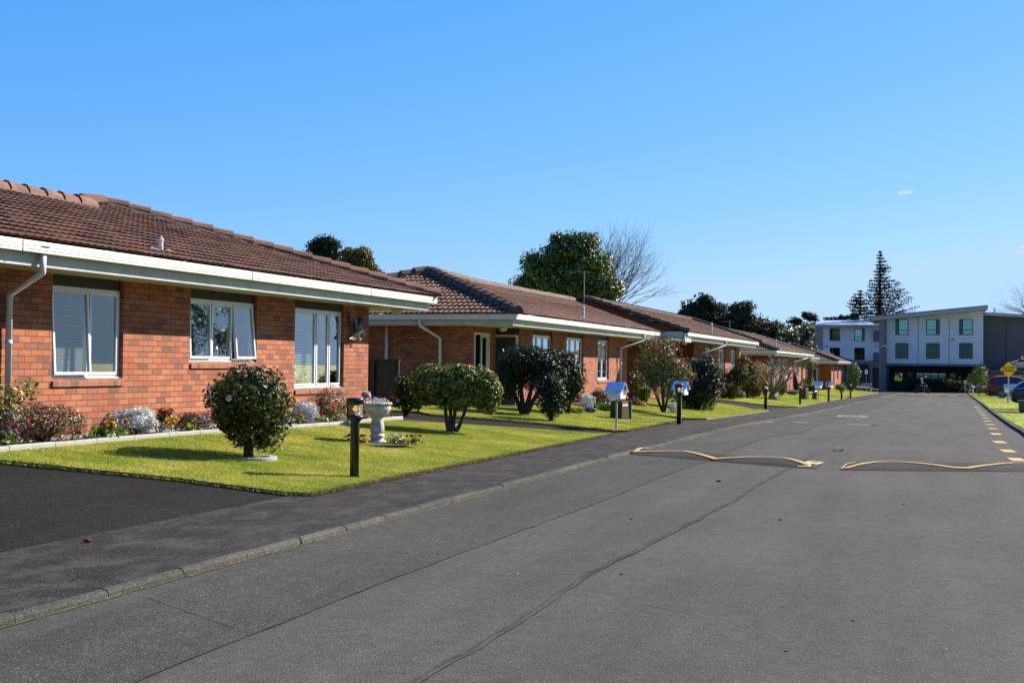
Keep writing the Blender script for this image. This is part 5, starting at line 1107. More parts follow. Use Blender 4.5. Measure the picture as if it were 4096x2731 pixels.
tuft(1392, 1690, .07, .16, 'orange bloom directly beside the bollard lamp post', 'fresh', 30, .05, x=-10.65, fmat='f_orange', nf=2, fr=.035)
tuft(1455, 1684, .14, .18, 'dark red pansies in the bed just left of the urn pedestal', 'broadleaf', 80, .05, x=-10.6, fmat='f_red', nf=7, fr=.03)
tuft(1540, 1678, .2, .16, 'yellowish low plants at the end of the bed right of the urn', 'lime', 110, .05, x=-10.6)
p = G(1508, 1776, LZ)
for dx, dy, lab, fm, mt, nf in ((-.42, -.15, 'brownish red begonias at the left foot of the urn', 'f_red', 'rust', 6), (-.2, -.2, 'bronze-leaved red begonias directly against the urn base', 'f_red', 'rust', 6), (.36, .14, 'cream primula at the right foot of the urn', 'f_cream', 'lime', 5), (.56, .22, 'bright red and green begonia at the far right of the urn ring', 'f_red', 'rust', 8), (.2, .22, 'white-flowered plant right behind the urn base', 'f_white', 'fresh', 5)):
    q = p+Vector((dx, dy, 0)); C, N = crown_pts((q.x, q.y, p.z+.06), (.12, .12, .08), 70, .9, zmin=p.z)
    plant('begonia', (q.x, q.y, p.z), lab, 'plant', C, N+[0, 0, .6], .06, mt, flowers=[Vector((q.x+random.uniform(-.1, .1), q.y+random.uniform(-.1, .1), p.z+.14)) for _ in range(nf)], fr=.03, fmat=fm)
mb = MB(); mb.lathe([(.52, .0), (.52, .012), (.01, .02)], p, 26); tag(mb.build('planting_ring', M['soil']), kind='structure')
# concrete edging
et = thing('concrete_edging', (-10.6, 14, .35), 'curved row of pale concrete edging blocks between lawn and flower bed', 'edging')
epts = [(-10.62, 10.2), (-10.62, 12.05), (-10.62, 12.9), (-10.62, 13.75), (-10.62, 14.6), (-10.62, 15.45), (-10.62, 16.3), (-10.60, 17.1), (-10.55, 18), (-10.49, 18.9), (-10.42, 19.8), (-10.37, 20.4), (-10.35, 20.9), (-10.34, 21.8), (-10.33, 22.7), (-10.34, 23.5), (-10.35, 24.25)]
for a_, b_ in zip(epts[:-1], epts[1:]):
    mb = MB(); A = Vector((*a_, 0)); B = Vector((*b_, 0)); d_ = (B-A).normalized(); n_ = Vector((-d_.y, d_.x, 0)); A += d_*.006; B -= d_*.006; j = random.uniform(-.004, .004)
    pr_ = [(-.045, -.1), (-.045, .085), (-.03, .10), (.03, .10), (.045, .085), (.045, -.1)]
    vs = [P_+n_*-u+Vector((0, 0, g(P_.x, P_.y)+v+j)) for P_ in (A, B) for u, v in pr_]; k = 6
    mb.add(vs, [(i, i+1, k+i+1, k+i) for i in range(k-1)]+[tuple(range(k-1, -1, -1)), tuple(range(k, 2*k))]); mb.build('edging_block', M['concrete'], et, True)
mb = MB(); mb.box(-11.30, -11.22, 13.5, 24.6, .3, .47); mb.build('wall_footing', M['concrete'], et, True)
# round camellia tree
p = G(995, 1830, LZ); mm = mpp(p); t = thing('camellia_tree', p, 'round-clipped dark camellia tree with white flowers in a concrete ring', 'tree')
cz = p.z+(1830-1622)*mm; r_ = 172*mm; cx = p.x+(997-995)*mm
C, N = crown_pts((cx, p.y, cz), (r_, r_, r_*.98), 6800, .55, seed=3, amp=.14); 
C2, N2 = crown_pts((cx+.22, p.y+.08, cz-r_*.78), (.24, .2, .16), 330, .9, seed=4); C = np.concatenate([C, C2]); N = np.concatenate([N, N2])
link('crown', leaf_mesh('crown', C, N, .066, .5, .15), M['camellia'], t, True)
mb = MB(); mb.tube([p+Vector((0, 0, -.05)), p+Vector((-.01, 0, .12)), p+Vector((-.02, 0, .25)), p+Vector((-.03, 0, .42)), (cx, p.y, cz)], [.075, .062, .052, .05, .03], 12)
for i in range(14): d = Vector(rng.normal(size=3)); d.z = abs(d.z)*.6-.1; d.normalize(); mb.tube([p+Vector((-.02, 0, .28+.02*i)), p+Vector((-.02, 0, .35+.02*i))+d*.2, Vector((cx, p.y, cz))+d*r_*.7], [.022, .015, .006], 6)
mb.build('trunk', M['bark'], t, True, True)
Rc = MW[:, 0]; Dc = MW[:, 1]; Fc_ = MW[:, 2]
def on_crown(px, py, k=1.02):
    u = (px-997)*mm; v = (py-1622)*mm; w = math.sqrt(max(0, r_*r_-u*u-v*v)); return Vector((cx, p.y, cz))+(Vector(Rc)*u+Vector(Dc)*v-Vector(Fc_)*w)*(k+.05)
for px, py, rr, fm in ((872, 1583, .038, 'f_white'), (954, 1587, .042, 'f_white'), (922, 1540, .032, 'f_apricot'), (950, 1484, .038, 'f_apricot'), (1098, 1500, .028, 'f_brown'), (1135, 1560, .036, 'f_apricot'), (1160, 1592, .026, 'f_apricot'), (1163, 1622, .03, 'f_brown'), (898, 1612, .02, 'f_white'), (888, 1628, .024, 'f_white'), (1092, 1655, .022, 'f_apricot'), (1120, 1668, .024, 'f_apricot'), (1088, 1755, .04, 'f_white'), (1090, 1478, .02, 'f_red')):
    q = on_crown(px, py) if py < 1740 else Vector((cx, p.y, 0))+Vector(Rc)*((px-997)*mm)+Vector((0, 0, p.z+(1830-py)*mm))-Vector(Fc_)*.12
    flower_part(t, q, rr*1.15, fm, (q-Vector((cx, p.y, cz))).normalized()*1.0+Vector((.1, -.5, .1)), 7)
mb = MB(); n = 30; vs = []; rr_ = (.36, .27)
for i in range(n):
    a = 2*math.pi*i/n
    for q, zz in ((.36, -.05), (.36, .012), (.345, .02), (.265, .02), (.25, .01), (.25, -.05)): vs.append((p.x+.02+q*math.cos(a), p.y+q*math.sin(a), p.z+zz))
mb.add(vs, [(i*6+j, ((i+1) % n)*6+j, ((i+1) % n)*6+j+1, i*6+j+1) for i in range(n) for j in range(5)]); tag(mb.build('tree_ring', M['concrete']), 'round concrete ring around the foot of the camellia tree', 'edging')
mb = MB(); mb.lathe([(.26, -.02), (.25, .0), (.01, .015)], (p.x+.02, p.y, p.z), 20); tag(mb.build('soil_patch', M['soil']), kind='structure')
# lawn shrub with four bare stems (rhododendron)
p = G(1805, 1728, LZ); mm = mpp(p); t = thing('rhododendron', p, 'wide flat-topped shrub on thick bare trunks in the middle of the lawn', 'shrub')
def ctr(px, py, off=0): return p+Vector(Rc)*((px-1805)*mm)+Vector((0, 0, (1728-py)*mm))+Vector(Fc_)*off
Cs = []; Ns = []
for px, py, rx, rz, nn in ((1735, 1535, 92, 74, 2300), (1830, 1525, 115, 80, 3200), (1922, 1555, 74, 76, 2200), (1945, 1595, 50, 58, 1200), (1690, 1560, 44, 58, 900), (1830, 1592, 105, 50, 1800)):
    cc = ctr(px, py); C, N = crown_pts(cc, (rx*mm, rx*mm*.85, rz*mm), nn, .55, seed=px, amp=.14); Cs.append(C); Ns.append(N)
link('crown', leaf_mesh('crown', np.concatenate(Cs), np.concatenate(Ns)+[0, 0, .3], .12, .30, .1), M['rhodo'], t, True)
mb = MB()
for tx, ty in ((1775, 1600), (1800, 1590), (1822, 1600), (1868, 1610)):
    e = ctr(tx, ty, random.uniform(-.05, .12)); kx = 1805+(tx-1805)*.62; mb.tube([ctr(1805+(tx-1805)*.22, 1733), ctr(kx, 1690, 0), e, e+Vector((0, 0, .15))], [.05, .036, .03, .015], 10)
mb.tube([ctr(1803, 1735), ctr(1803, 1700)], [.10, .07], 12); mb.build('trunk', M['bark'], t, True, True)
def bush_px(boxes, base, label, mat, size, name='shrub', cat='shrub', off=0., stems=3, aspect=.45, dens=1., fmat=None, nf=0, fr=.04, droop=.1, trunk_r=.05, shell=.5, depthk=.85, amp=.14, tr_mat='bark_dark', multi=1):
    """boxes: [(cx,cy,rx,rz)] in photograph pixels round the plant's base pixel"""
    p = G(base[0], base[1], LZ); mm = mpp(p); t = thing(name, p, label, cat); Cs = []; Ns = []; fl = []
    for (px, py, rx, rz) in boxes:
        cc = p+Vector(Rc)*((px-base[0])*mm)+Vector((0, 0, (base[1]-py)*mm)); r = (rx*mm, rx*mm*depthk, rz*mm)
        n = int(dens*20.0*(r[0]*r[2]+r[1]*r[2]+r[0]*r[1])/(size*size*aspect)*.62); n = min(n, 20000)
        C, N = crown_pts(cc, r, n, shell, seed=int(px+py), amp=amp, zmin=p.z+.01); Cs.append(C); Ns.append(N*np.array([1, 1, 1]))
        if nf: fl += surf(cc, r, max(1, nf//len(boxes)))
    link('crown', leaf_mesh('crown', np.concatenate(Cs), np.concatenate(Ns), size, aspect, droop), M[mat], t, True)
    mb = MB(); b0 = boxes[0]; ce = p+Vector(Rc)*((b0[0]-base[0])*mm)+Vector((0, 0, (base[1]-b0[1])*mm))
    for i in range(stems):
        o_ = Vector((random.uniform(-1, 1), random.uniform(-1, 1), 0))*trunk_r*(2.2 if multi > 1 else .3); b0 = boxes[i % len(boxes)]; ce = p+Vector(Rc)*((b0[0]-base[0])*mm)+Vector((0, 0, (base[1]-b0[1])*mm))
        mb.tube([p+o_*.5+Vector((0, 0, -.05)), p.lerp(ce, .45)+o_, ce+o_*2+Vector((0, 0, .1))], [trunk_r, trunk_r*.7, trunk_r*.3], 8)
    mb.build('trunk' if multi == 1 else 'stems', M[tr_mat], t, True, True)
    if nf: loose_flowers(t, fl, fr, fmat)
    return t
bush_px([(1622, 1568, 66, 78), (1672, 1592, 24, 54)], (1620, 1653), 'oval dark camellia bush in the shade left of the rhododendron', 'camellia', .085, trunk_r=.04, nf=4, fmat='f_white', fr=.05)
bush_px([(2075, 1450, 100, 66), (2150, 1450, 90, 70), (2035, 1520, 58, 92), (2190, 1500, 78, 74), (2120, 1510, 70, 46)], (2096, 1658), 'tall spreading camellia in front of the screen door', 'camellia_dark', .072, stems=4, trunk_r=.075, dens=.8, amp=.16)
bush_px([(2255, 1500, 84, 92), (2225, 1470, 80, 70), (2290, 1550, 48, 80), (2240, 1540, 70, 60)], (2270, 1655), 'round dark camellia bush reaching the second window of house two', 'camellia_dark', .072, stems=3, trunk_r=.05, dens=.75)
bush_px([(2205, 1590, 70, 88), (2200, 1545, 62, 52)], (2205, 1684), 'lower dark camellia bush in front, speckled with shiny leaves and white buds', 'camellia_dark', .068, stems=2, trunk_r=.05, nf=16, fmat='f_white', fr=.028, dens=.85)
# bed in front of house 2
for px, py, w_, h_, lab, mt, sz, fm, nf in ((2345, 1640, 30, 60, 'silver-grey clump against the wall right of the dark camellias', 'silver', .05, None, 0), (2395, 1632, 42, 75, 'russet and dry-brown shrub under the narrow window', 'rust', .06, None, 0), (2360, 1650, 26, 20, 'low purple lavender in front of the russet shrub', 'palegreen', .04, 'f_lilac', 14),
      (2425, 1645, 36, 34, 'low fresh green mound behind the first mailbox', 'fresh', .05, None, 0), (2530, 1622, 30, 30, 'maroon-leaved clump between mailbox and grasses', 'purple_leaf', .06, 'f_pink', 12), (2555, 1625, 34, 20, 'orange kniphofia-like flower patch right of the mailbox', 'fresh', .05, 'f_orange', 34), (2495, 1618, 22, 34, 'yellowish straggly clump directly behind the mailbox box', 'olive', .05, 'f_yellow', 5), (2300, 1652, 40, 20, 'low green and yellow ground plant right of the front camellia', 'fresh', .05, 'f_yellow', 8)):
    bush_px([(px, py-h_*.5, w_, h_*.55)], (px, py), lab, mt, sz, name='garden_plant', cat='plant', nf=nf, fmat=fm, fr=.05, stems=2, trunk_r=.015, amp=.25)
p = G(2570, 1612, LZ); t = thing('ornamental_grass', p, 'arching bright green grass clump above the orange flowers', 'grass clump'); n = 260; a = rng.normal(size=n)*.5+.0; V = []; F_ = []
for i in range(n):
    d = Vector((math.cos(a[i]*2.), math.sin(a[i]*2.), 0)) if i % 2 else Vector((.8, .6*random.uniform(-1, 1), 0)); h = .55+.35*random.random(); s_ = .35+.45*random.random(); w = .008; b0 = p+Vector((random.uniform(-.15, .15), random.uniform(-.15, .15), 0)); pts = [b0, b0+d*s_*.35+Vector((0, 0, h*.8)), b0+d*s_+Vector((0, 0, h*.75))]; k = len(V); sv = Vector((-d.y, d.x, 0))*w
    V += [pts[0]-sv, pts[0]+sv, pts[1]+sv, pts[1]-sv, pts[2]]; F_ += [(k, k+1, k+2), (k, k+2, k+3), (k+3, k+2, k+4)]
link('blades', npmesh('gr', [tuple(v) for v in V], F_), M['fresh'], t, True)
t = bush_px([(2640, 1415, 70, 50), (2590, 1480, 62, 62), (2690, 1480, 75, 62), (2640, 1530, 80, 50)], (2655, 1652), 'tall nandina with red and bronze leaves on many upright stems', 'broadleaf', .07, stems=16, trunk_r=.022, multi=2, dens=.42, amp=.28, droop=.2)
p = G(2655, 1652, LZ); mm = mpp(p); Cs = []
for px, py, rr, n in ((2640, 1400, 60, 260), (2725, 1470, 44, 200), (2580, 1475, 40, 120), (2600, 1385, 22, 70), (2640, 1372, 30, 90), (2700, 1385, 24, 60), (2560, 1470, 24, 80), (2700, 1450, 22, 90), (2748, 1480, 20, 70), (2770, 1500, 14, 50), (2625, 1410, 16, 50), (2690, 1530, 30, 60)):
    Cs.append(np.array(p+Vector(Rc)*((px-2655)*mm)+Vector((0, 0, (1652-py)*mm))-Vector(Fc_)*random.uniform(0, .4))+rng.normal(size=(n, 3))*rr*mm*.55)
C = np.concatenate(Cs); link('red_leaves', leaf_mesh('r', C, rng.normal(size=C.shape), .07, .4, .2), leaf_mat('nandina_red', [(.28, .03, .02), (.40, .09, .05), (.35, .20, .08), (.20, .16, .05)], trans=.35), t, True)
bush_px([(2693, 1630, 22, 22)], (2693, 1655), 'low pale variegated clump at the foot of the nandina', 'silver', .05, name='garden_plant', cat='plant', stems=1, trunk_r=.01)
bush_px([(2780, 1556, 100, 104), (2830, 1510, 66, 82), (2760, 1480, 60, 52)], (2790, 1640), 'huge black-green clipped hedge bush beside the nandina', 'camellia_dark', .068, stems=3, trunk_r=.06, dens=1.2)
bush_px([(2915, 1545, 45, 65), (2955, 1500, 40, 50)], (2925, 1598), 'green camellia with red blooms right of the black-green hedge bush', 'camellia', .10, nf=26, fmat='f_red', fr=.06, stems=2)
bush_px([(2995, 1520, 38, 70), (2968, 1455, 32, 34), (3020, 1560, 26, 30)], (2990, 1592), 'taller camellia topped with many red blooms against house three', 'camellia', .10, nf=40, fmat='f_red', fr=.065, stems=2)
bush_px([(3050, 1500, 50, 42), (3085, 1520, 34, 36), (3025, 1490, 30, 30)], (3060, 1585), 'yellow-leaved shrub behind the bare pruned tree', 'yellow_leaf', .08, dens=.7, amp=.25)
bush_px([(2925, 1575, 30, 20), (2900, 1570, 25, 18), (2960, 1578, 20, 16)], (2925, 1592), 'low grey-green mounds with pale blooms at the driveway corner', 'palegreen', .07, name='garden_plant', cat='plant', nf=10, fmat='f_cream', fr=.05)
bush_px([(3035, 1562, 16, 25)], (3035, 1580), 'small orange-leaved plant between red camellia and bare tree', 'yellow_leaf', .07, name='garden_plant', cat='plant')
bush_px([(3128, 1548, 24, 36), (3125, 1525, 12, 20)], (3128, 1584), 'dense conical dwarf conifer right of the bare tree trunk', 'golden', .06, stems=1)
bush_px([(3170, 1570, 26, 8)], (3170, 1580), 'row of small red and white bedding flowers at the bed edge', 'broadleaf', .06, name='garden_plant', cat='plant', nf=20, fmat='f_red', fr=.06, stems=1, trunk_r=.02)
bush_px([(3222, 1540, 28, 26), (3240, 1525, 16, 20)], (3222, 1566), 'lime-green shrub beside the house corner downpipe', 'lime', .10, dens=.8)
bush_px([(3240, 1470, 14, 36), (3238, 1510, 12, 40)], (3240, 1568), 'tall climbing shrub on the wall between the fourth and fifth houses', 'broadleaf', .12, dens=.8)
bush_px([(3413, 1500, 30, 52), (3405, 1540, 24, 26)], (3410, 1566), 'glossy tall bush at the end of the fifth house', 'broadleaf', .14, stems=3, trunk_r=.08)
bush_px([(3368, 1552, 16, 14), (3350, 1548, 10, 12)], (3366, 1572), 'low green bushes between the mailbox and the last bush', 'fresh', .10, name='garden_plant', cat='plant', nf=8, fmat='f_pink', fr=.08)
# maroon garden umbrella folded against the downpipe
p = atX(3186, 1560, -10.6); t = thing('folded_umbrella', (p.x, p.y, -.4), 'dark maroon folded garden umbrella leaning by the corner downpipe', 'umbrella'); mm = mpp(p); q = atX(3180, 1487, -10.8); b_ = atX(3186, 1563, -10.6)
mb = MB(); mb.tube([b_, b_.lerp(q, .3), b_.lerp(q, .65), b_.lerp(q, .9), q], [.10, .24, .20, .10, .03], 10); mb.build('canopy', P('maroon_cloth', (.07, .015, .03), .8, .3, 12), t, True, True); mb = MB(); mb.tube([b_+Vector((0, 0, -.35)), b_+Vector((0, 0, .1))], .03, 6); mb.build('pole', M['pipe'], t, True)

# ================================================================= bare trees
def branch(mb, p, d, ln, rad, lvl, maxl, spread, up=.0, k=4, kids=(2, 3)):
    pts = [Vector(p)]; dd = Vector(d).normalized(); n = 4
    for i in range(n): dd = (dd+Vector(rng.normal(size=3))*.13+Vector((0, 0, up))).normalized(); pts.append(pts[-1]+dd*ln/n)
    mb.tube(pts, [rad*(1-.6*i/n) for i in range(n+1)], max(3, k), cap=False)
    if lvl < maxl:
        for i in range(random.randint(*kids)):
            s_ = pts[random.choice((2, 3, 4, 4))]; nd = (dd+Vector(rng.normal(size=3))*spread).normalized(); branch(mb, s_, nd, ln*random.uniform(.62, .85), rad*.45, lvl+1, maxl, spread, up, k-1, kids)
p = G(3090, 1598, LZ); mm = mpp(p); t = thing('pruned_tree', p, 'bare pruned tree with pale forked branches on the lawn', 'tree'); mb = MB()
def q3(px, py, o=0): return p+Vector(Rc)*((px-3090)*mm)+Vector((0, 0, (1598-py)*mm))+Vector(Fc_)*o
mb.tube([q3(3090, 1602), q3(3090, 1585), q3(3091, 1572)], [.28, .20, .17], 10)
for tx, ty, bx, by, o in ((3062, 1480, 3074, 1530, 0), (3040, 1475, 3062, 1520, .5), (3078, 1475, 3080, 1520, -.4), (3105, 1470, 3095, 1525, .3), (3128, 1470, 3112, 1520, -.3), (3150, 1478, 3128, 1530, .4), (3162, 1485, 3135, 1535, -.2), (3120, 1490, 3105, 1540, .8)):
    a_ = q3(3090, 1575); b_ = q3(bx, by, o); e = q3(tx, ty, o*1.5); mb.tube([a_, b_, e], [.10, .055, .028], 8)
    for i in range(8): branch(mb, b_.lerp(e, .2+.1*i), (e-b_).normalized()+Vector(rng.normal(size=3))*.45, .5, .028, 0, 1, .5, .05, 4, (2, 3))
mb.build('trunk', M['bark_grey'], t, True, True)
p2 = G(3093, 1600, LZ); C, N = crown_pts((p2.x, p2.y, p2.z+.1), (.75, .6, .16), 500, .9); plant('ground_plant', p2, 'grey-purple groundcover ring at the foot of the bare pruned tree', 'plant', C, N, .07, 'purple_leaf')

# ================================================================= BACKGROUND TREES
def far_at(px, Y): q = atY(px, 1500, Y); return Vector((q.x, Y, Bz(min(Y, 260))-.1))
def far_tree(px, Y, boxes, label, mat, size, name='evergreen_tree', trunk=.25, per=70, cr=.9, nc=60, aspect=.5, tm='bark_dark', sq=.75):
    p = far_at(px, Y); mm = mpp(p); t = thing(name, p, label, 'tree'); Cs = []; Ns = []; hy = None
    for i, (bx, by, rx, rz, nc_) in enumerate(boxes):
        c_ = atY(bx, by, Y); c_ = Vector((c_.x, Y+random.uniform(-.2, .2)*rx*mm, c_.z)); C, N = clump_pts(c_, (rx*mm*.85, rx*mm*.8, rz*mm*.85), nc_, per, cr, seed=bx+i, sq=sq); Cs.append(C); Ns.append(N)
    link('crown', leaf_mesh('crown', np.concatenate(Cs), np.concatenate(Ns), size, aspect), M[mat], t, True)
    mb = MB(); top = atY(boxes[0][0], boxes[0][1], Y); mb.tube([p, p.lerp(top, .5), top], [trunk, trunk*.7, trunk*.2], 8)
    for bx, by, rx, rz, nc_ in boxes:
        c_ = atY(bx, by, Y); mb.tube([p.lerp(top, .45), p.lerp(top, .6).lerp(c_, .5), c_], [trunk*.4, trunk*.25, trunk*.1], 6)
    mb.build('trunk', M[tm], t, True); return t
far_tree(1290, 66, [(1295, 985, 38, 50, 40), (1262, 1020, 32, 62, 34), (1330, 1010, 32, 55, 34), (1300, 1070, 70, 45, 45)], 'dark conifer rising behind the nearest roof, left of the golden one', 'conifer', .16, 'conifer_tree', cr=.38, per=80)
far_tree(1430, 63, [(1400, 1030, 50, 35, 40), (1440, 1030, 42, 45, 40), (1460, 1065, 42, 40, 36), (1400, 1090, 70, 40, 40), (1500, 1100, 26, 28, 14), (1530, 1108, 14, 12, 4)], 'golden-tipped cypress right of the dark conifer', 'golden', .15, 'cypress_tree', cr=.34, per=80)
far_tree(2270, 88, [(2270, 1030, 115, 75, 60), (2180, 1090, 100, 85, 60), (2350, 1080, 110, 90, 70), (2400, 1160, 90, 60, 50), (2130, 1150, 75, 60, 36), (2270, 1150, 150, 70, 70), (2330, 980, 60, 40, 20), (2250, 965, 45, 28, 14)], 'large round-headed glossy evergreen tree behind the second roof', 'broadleaf', .26, 'broadleaf_tree', trunk=.4, cr=.72, per=110)
for tx, ty, hh, lab in ((12.5, 41, 6.2, 'leafy street tree across the road, nearer one, seen only as a reflection in the windows'), (13.5, 58, 7., 'leafy street tree across the road, farther one, seen only as a reflection in the windows')):
    z0 = g(tx, ty); t = thing('broadleaf_tree', (tx, ty, z0), lab, 'tree'); C, N = clump_pts((tx, ty, z0+hh*.62), (2.3, 2.6, hh*.36), 60, 60, .7, seed=int(ty)); link('crown', leaf_mesh('crown', C, N, .2, .5), M['broadleaf'], t, True)
    mb = MB(); mb.tube([(tx, ty, z0-.1), (tx+.1, ty, z0+hh*.4), (tx, ty, z0+hh*.8)], [.2, .14, .04], 8); mb.build('trunk', M['bark'], t, True)
p = far_at(2440, 104); t = thing('bare_tree', p, 'tall leafless tree with fine twigs right behind the large green tree', 'tree'); mb = MB(); random.seed(11); base = atY(2405, 1270, 104)
mb.tube([p, base], [.35, .28], 8)
for i in range(44):
    th = R(-42+90*i/43+random.uniform(-4, 4)); d = Vector((math.sin(th)*1.0+.12, random.uniform(-.35, .35), math.cos(th))); branch(mb, base+Vector((random.uniform(-.3, .3), 0, random.uniform(-.5, 1))), d, 3.0, .07, 0, 3, .32, .03, 5, (2, 4))
mb.build('branches', M['bark_grey'] if 0 else P('twig_bark', (.12, .09, .08), .9), t, True)
far_tree(2780, 150, [(2825, 1220, 30, 32, 26), (2820, 1265, 36, 34, 28), (2770, 1250, 34, 32, 24), (2755, 1280, 34, 20, 14)], 'pair of black-green conifers at the left of the distant grove', 'conifer', .40, 'conifer_tree', cr=1.0, per=70)
far_tree(2880, 152, [(2875, 1235, 26, 18, 12), (2900, 1270, 50, 28, 22), (2860, 1300, 50, 34, 24), (2900, 1330, 60, 30, 24)], 'spreading blue-green cedar beside the dark conifers, lower of the two', 'conifer_blue', .35, 'cedar_tree', cr=1.0, per=70, sq=.4)
far_tree(2950, 150, [(2955, 1240, 30, 20, 16), (2975, 1225, 24, 14, 10), (2945, 1275, 44, 28, 22), (2985, 1265, 26, 22, 12), (2960, 1320, 62, 36, 30)], 'ragged blue-green cedar with horizontal tips, taller of the two', 'conifer_blue', .35, 'cedar_tree', cr=1.0, per=70, sq=.4)
far_tree(3050, 150, [(3030, 1310, 45, 36, 26), (3080, 1325, 40, 34, 24), (3050, 1350, 60, 40, 30)], 'brown-tinged bushy tree in the middle of the distant grove', 'brownleaf', .38, cr=1.0, per=70)
far_tree(3130, 150, [(3125, 1340, 40, 36, 26), (3160, 1360, 36, 40, 26), (3120, 1380, 60, 30, 24)], 'pale green loose-leaved tree left of the small pines', 'palegreen', .38, cr=.9, per=45)
far_tree(3210, 152, [(3205, 1355, 36, 40, 26), (3225, 1330, 24, 30, 14), (3215, 1400, 50, 30, 24)], 'olive bushy tree right against the grey building', 'olive', .38, cr=.9, per=50)
for px, top_, bx, lab in ((3180, 1262, [(3178, 1280, 22, 14, 9), (3162, 1282, 12, 8, 4), (3200, 1290, 12, 10, 5), (3168, 1305, 14, 8, 4)], 'slim pine with bare trunk above the pale tree, left of the pair'), (3240, 1250, [(3240, 1262, 26, 10, 9), (3232, 1275, 20, 8, 5), (3258, 1278, 14, 6, 4), (3225, 1258, 12, 8, 4)], 'flat-topped pine above the olive tree, right of the pair')):
    far_tree(px, 185, bx, lab, 'conifer', .34, 'pine_tree', trunk=.2, cr=.62, per=34, sq=.38)
def fir(px, Y, ptop, pbase, wids, label, seed=0, mat='conifer', sparse=1., one=0):
    """layered conifer: wids=[(py,left,right)] half-widths in pixels"""
    random.seed(seed); rr = np.random.default_rng(abs(int(seed))); p = far_at(px, Y); mm = mpp(p); t = thing('fir_tree', p, label, 'tree'); top = atY(px+4, ptop, Y); mb = MB()
    mb.tube([p, p.lerp(top, .5), top], [.45, .32, .04], 8); Cs = []; Ns = []; ys = [w[0] for w in wids]; py = ptop+4
    while py < pbase:
        wl_ = float(np.interp(py, ys, [w[1] for w in wids])); wr_ = float(np.interp(py, ys, [w[2] for w in wids])); nb = 6
        for i in range(nb):
            a = 2*math.pi*(i+random.random()*.7)/nb; w = (wr_ if math.cos(a) > 0 else wl_)*mm*random.uniform(.6, 1.3); zc_ = p.z+(top.z-p.z)*0; s_ = Vector((p.x+(top.x-p.x)*.8, Y, atY(px, py, Y).z)); d = Vector((math.cos(a), math.sin(a), 0)); 
            q = [s_, s_+d*w*.5+Vector((0, 0, -.06*w)), s_+d*w+Vector((0, 0, .10*w))]; mb.tube(q, [.06, .045, .015], 4)
            n = int(17*w*sparse+5); f_ = rr.random(n)**.8; b_ = np.array([np.array(q[0]*(1-u)**2+q[1]*2*u*(1-u)+q[2]*u*u) for u in f_]); spr = (.10+.22*w*.3*(1-abs(f_-.55)))[:, None]
            Cs.append(b_+rr.normal(size=(n, 3))*spr*np.array([1, 1, .5])+np.array([0, 0, -.08])); Ns.append(rr.normal(size=(n, 3))+[0, 0, .8])
        py += 13
    link('crown', leaf_mesh('crown', np.concatenate(Cs), np.concatenate(Ns), .42, .34, .25), M[mat], t, True); mb.build('trunk', M['bark_dark'], t, True); return t
fir(3517, 215, 1003, 1270, [(1003, 3, 3), (1040, 14, 20), (1075, 20, 38), (1110, 26, 32), (1140, 42, 66), (1165, 46, 80), (1200, 60, 105), (1240, 70, 120), (1270, 60, 130)], 'tall layered fir tree behind the grey building', 5, 'conifer', .9)
fir(3438, 225, 1160, 1290, [(1160, 6, 6), (1185, 26, 12), (1210, 60, 28), (1240, 56, 50), (1290, 40, 70)], 'lower broad conifer left of the tall fir', 8, 'conifer', 1.1)
far_tree(3350, 235, [(3350, 1280, 16, 9, 6), (3380, 1274, 20, 12, 8), (3410, 1272, 26, 14, 9), (3312, 1282, 12, 6, 4)], 'low dark pine tops peeping over the flat roof', 'conifer', .5, 'pine_tree', cr=.8, per=60)
p = far_at(4088, 215); t = thing('bare_tree', p, 'leafless rounded tree at the right frame edge behind the grey wing', 'tree'); mb = MB(); base = atY(4120, 1272, 215); mb.tube([p, base], [.3, .25], 6)
for i in range(26): th = R(-75+150*i/25); branch(mb, base, Vector((math.sin(th), random.uniform(-.4, .4), math.cos(th)+.1)), 2.5, .07, 0, 3, .42, .02, 4, (2, 3))
mb.build('branches', P('grey_twigs', (.16, .13, .12), .9), t, True)

# ================================================================= THE GREY BUILDING
def clad_mat(name, c, pitch=.18):
    m_, t, n, l, b = nt(name); sx = n.new('ShaderNodeSeparateXYZ'); l.new(pos(n), sx.inputs[0]); f_ = math_(n, l, 'FRACT', math_(n, l, 'DIVIDE', math_(n, l, 'ADD', sx.outputs[2], 20.), pitch))
    c1 = mix(n, l, math_(n, l, 'LESS_THAN', f_, .14), c, tuple(v*.55 for v in c)); r2 = ramp(n, [(.3, (.93, .93, .93)), (.7, (1.04, 1.04, 1.04))]); l.new(noise(n, l, .8, 3), r2.inputs[0]); c1 = mix(n, l, 1., c1, r2.outputs[0], 'MULTIPLY')
    l.new(c1, b.inputs['Base Color']); b.inputs['Roughness'].default_value = .6
    bm = n.new('ShaderNodeBump'); bm.inputs['Strength'].default_value = .6; bm.inputs['Distance'].default_value = .02; l.new(f_, bm.inputs['Height']); l.new(bm.outputs[0], b.inputs['Normal']); return m_
M['clad'] = clad_mat('white_cladding', (.98, .99, 1.0)); M['grey'] = P('grey_render', (.20, .195, .20), .8, .08, 1.2); M['grey_l'] = P('grey_render_light', (.30, .29, .28), .8, .06, 1.2)
M['charcoal'] = P('charcoal', (.05, .05, .055), .7); M['alu'] = P('window_aluminium', (.035, .04, .05), .4); M['teal'] = glass_mat('teal_glass', (.10, .20, .20), 3.5, .34, (.36, .68, .66)); M['teal_d'] = glass_mat('teal_glass_dark', (.08, .12, .11), 2.5, .07, (.4, .7, .65))  # dark teal glass: tree reflections of the lower window rows put into its tint
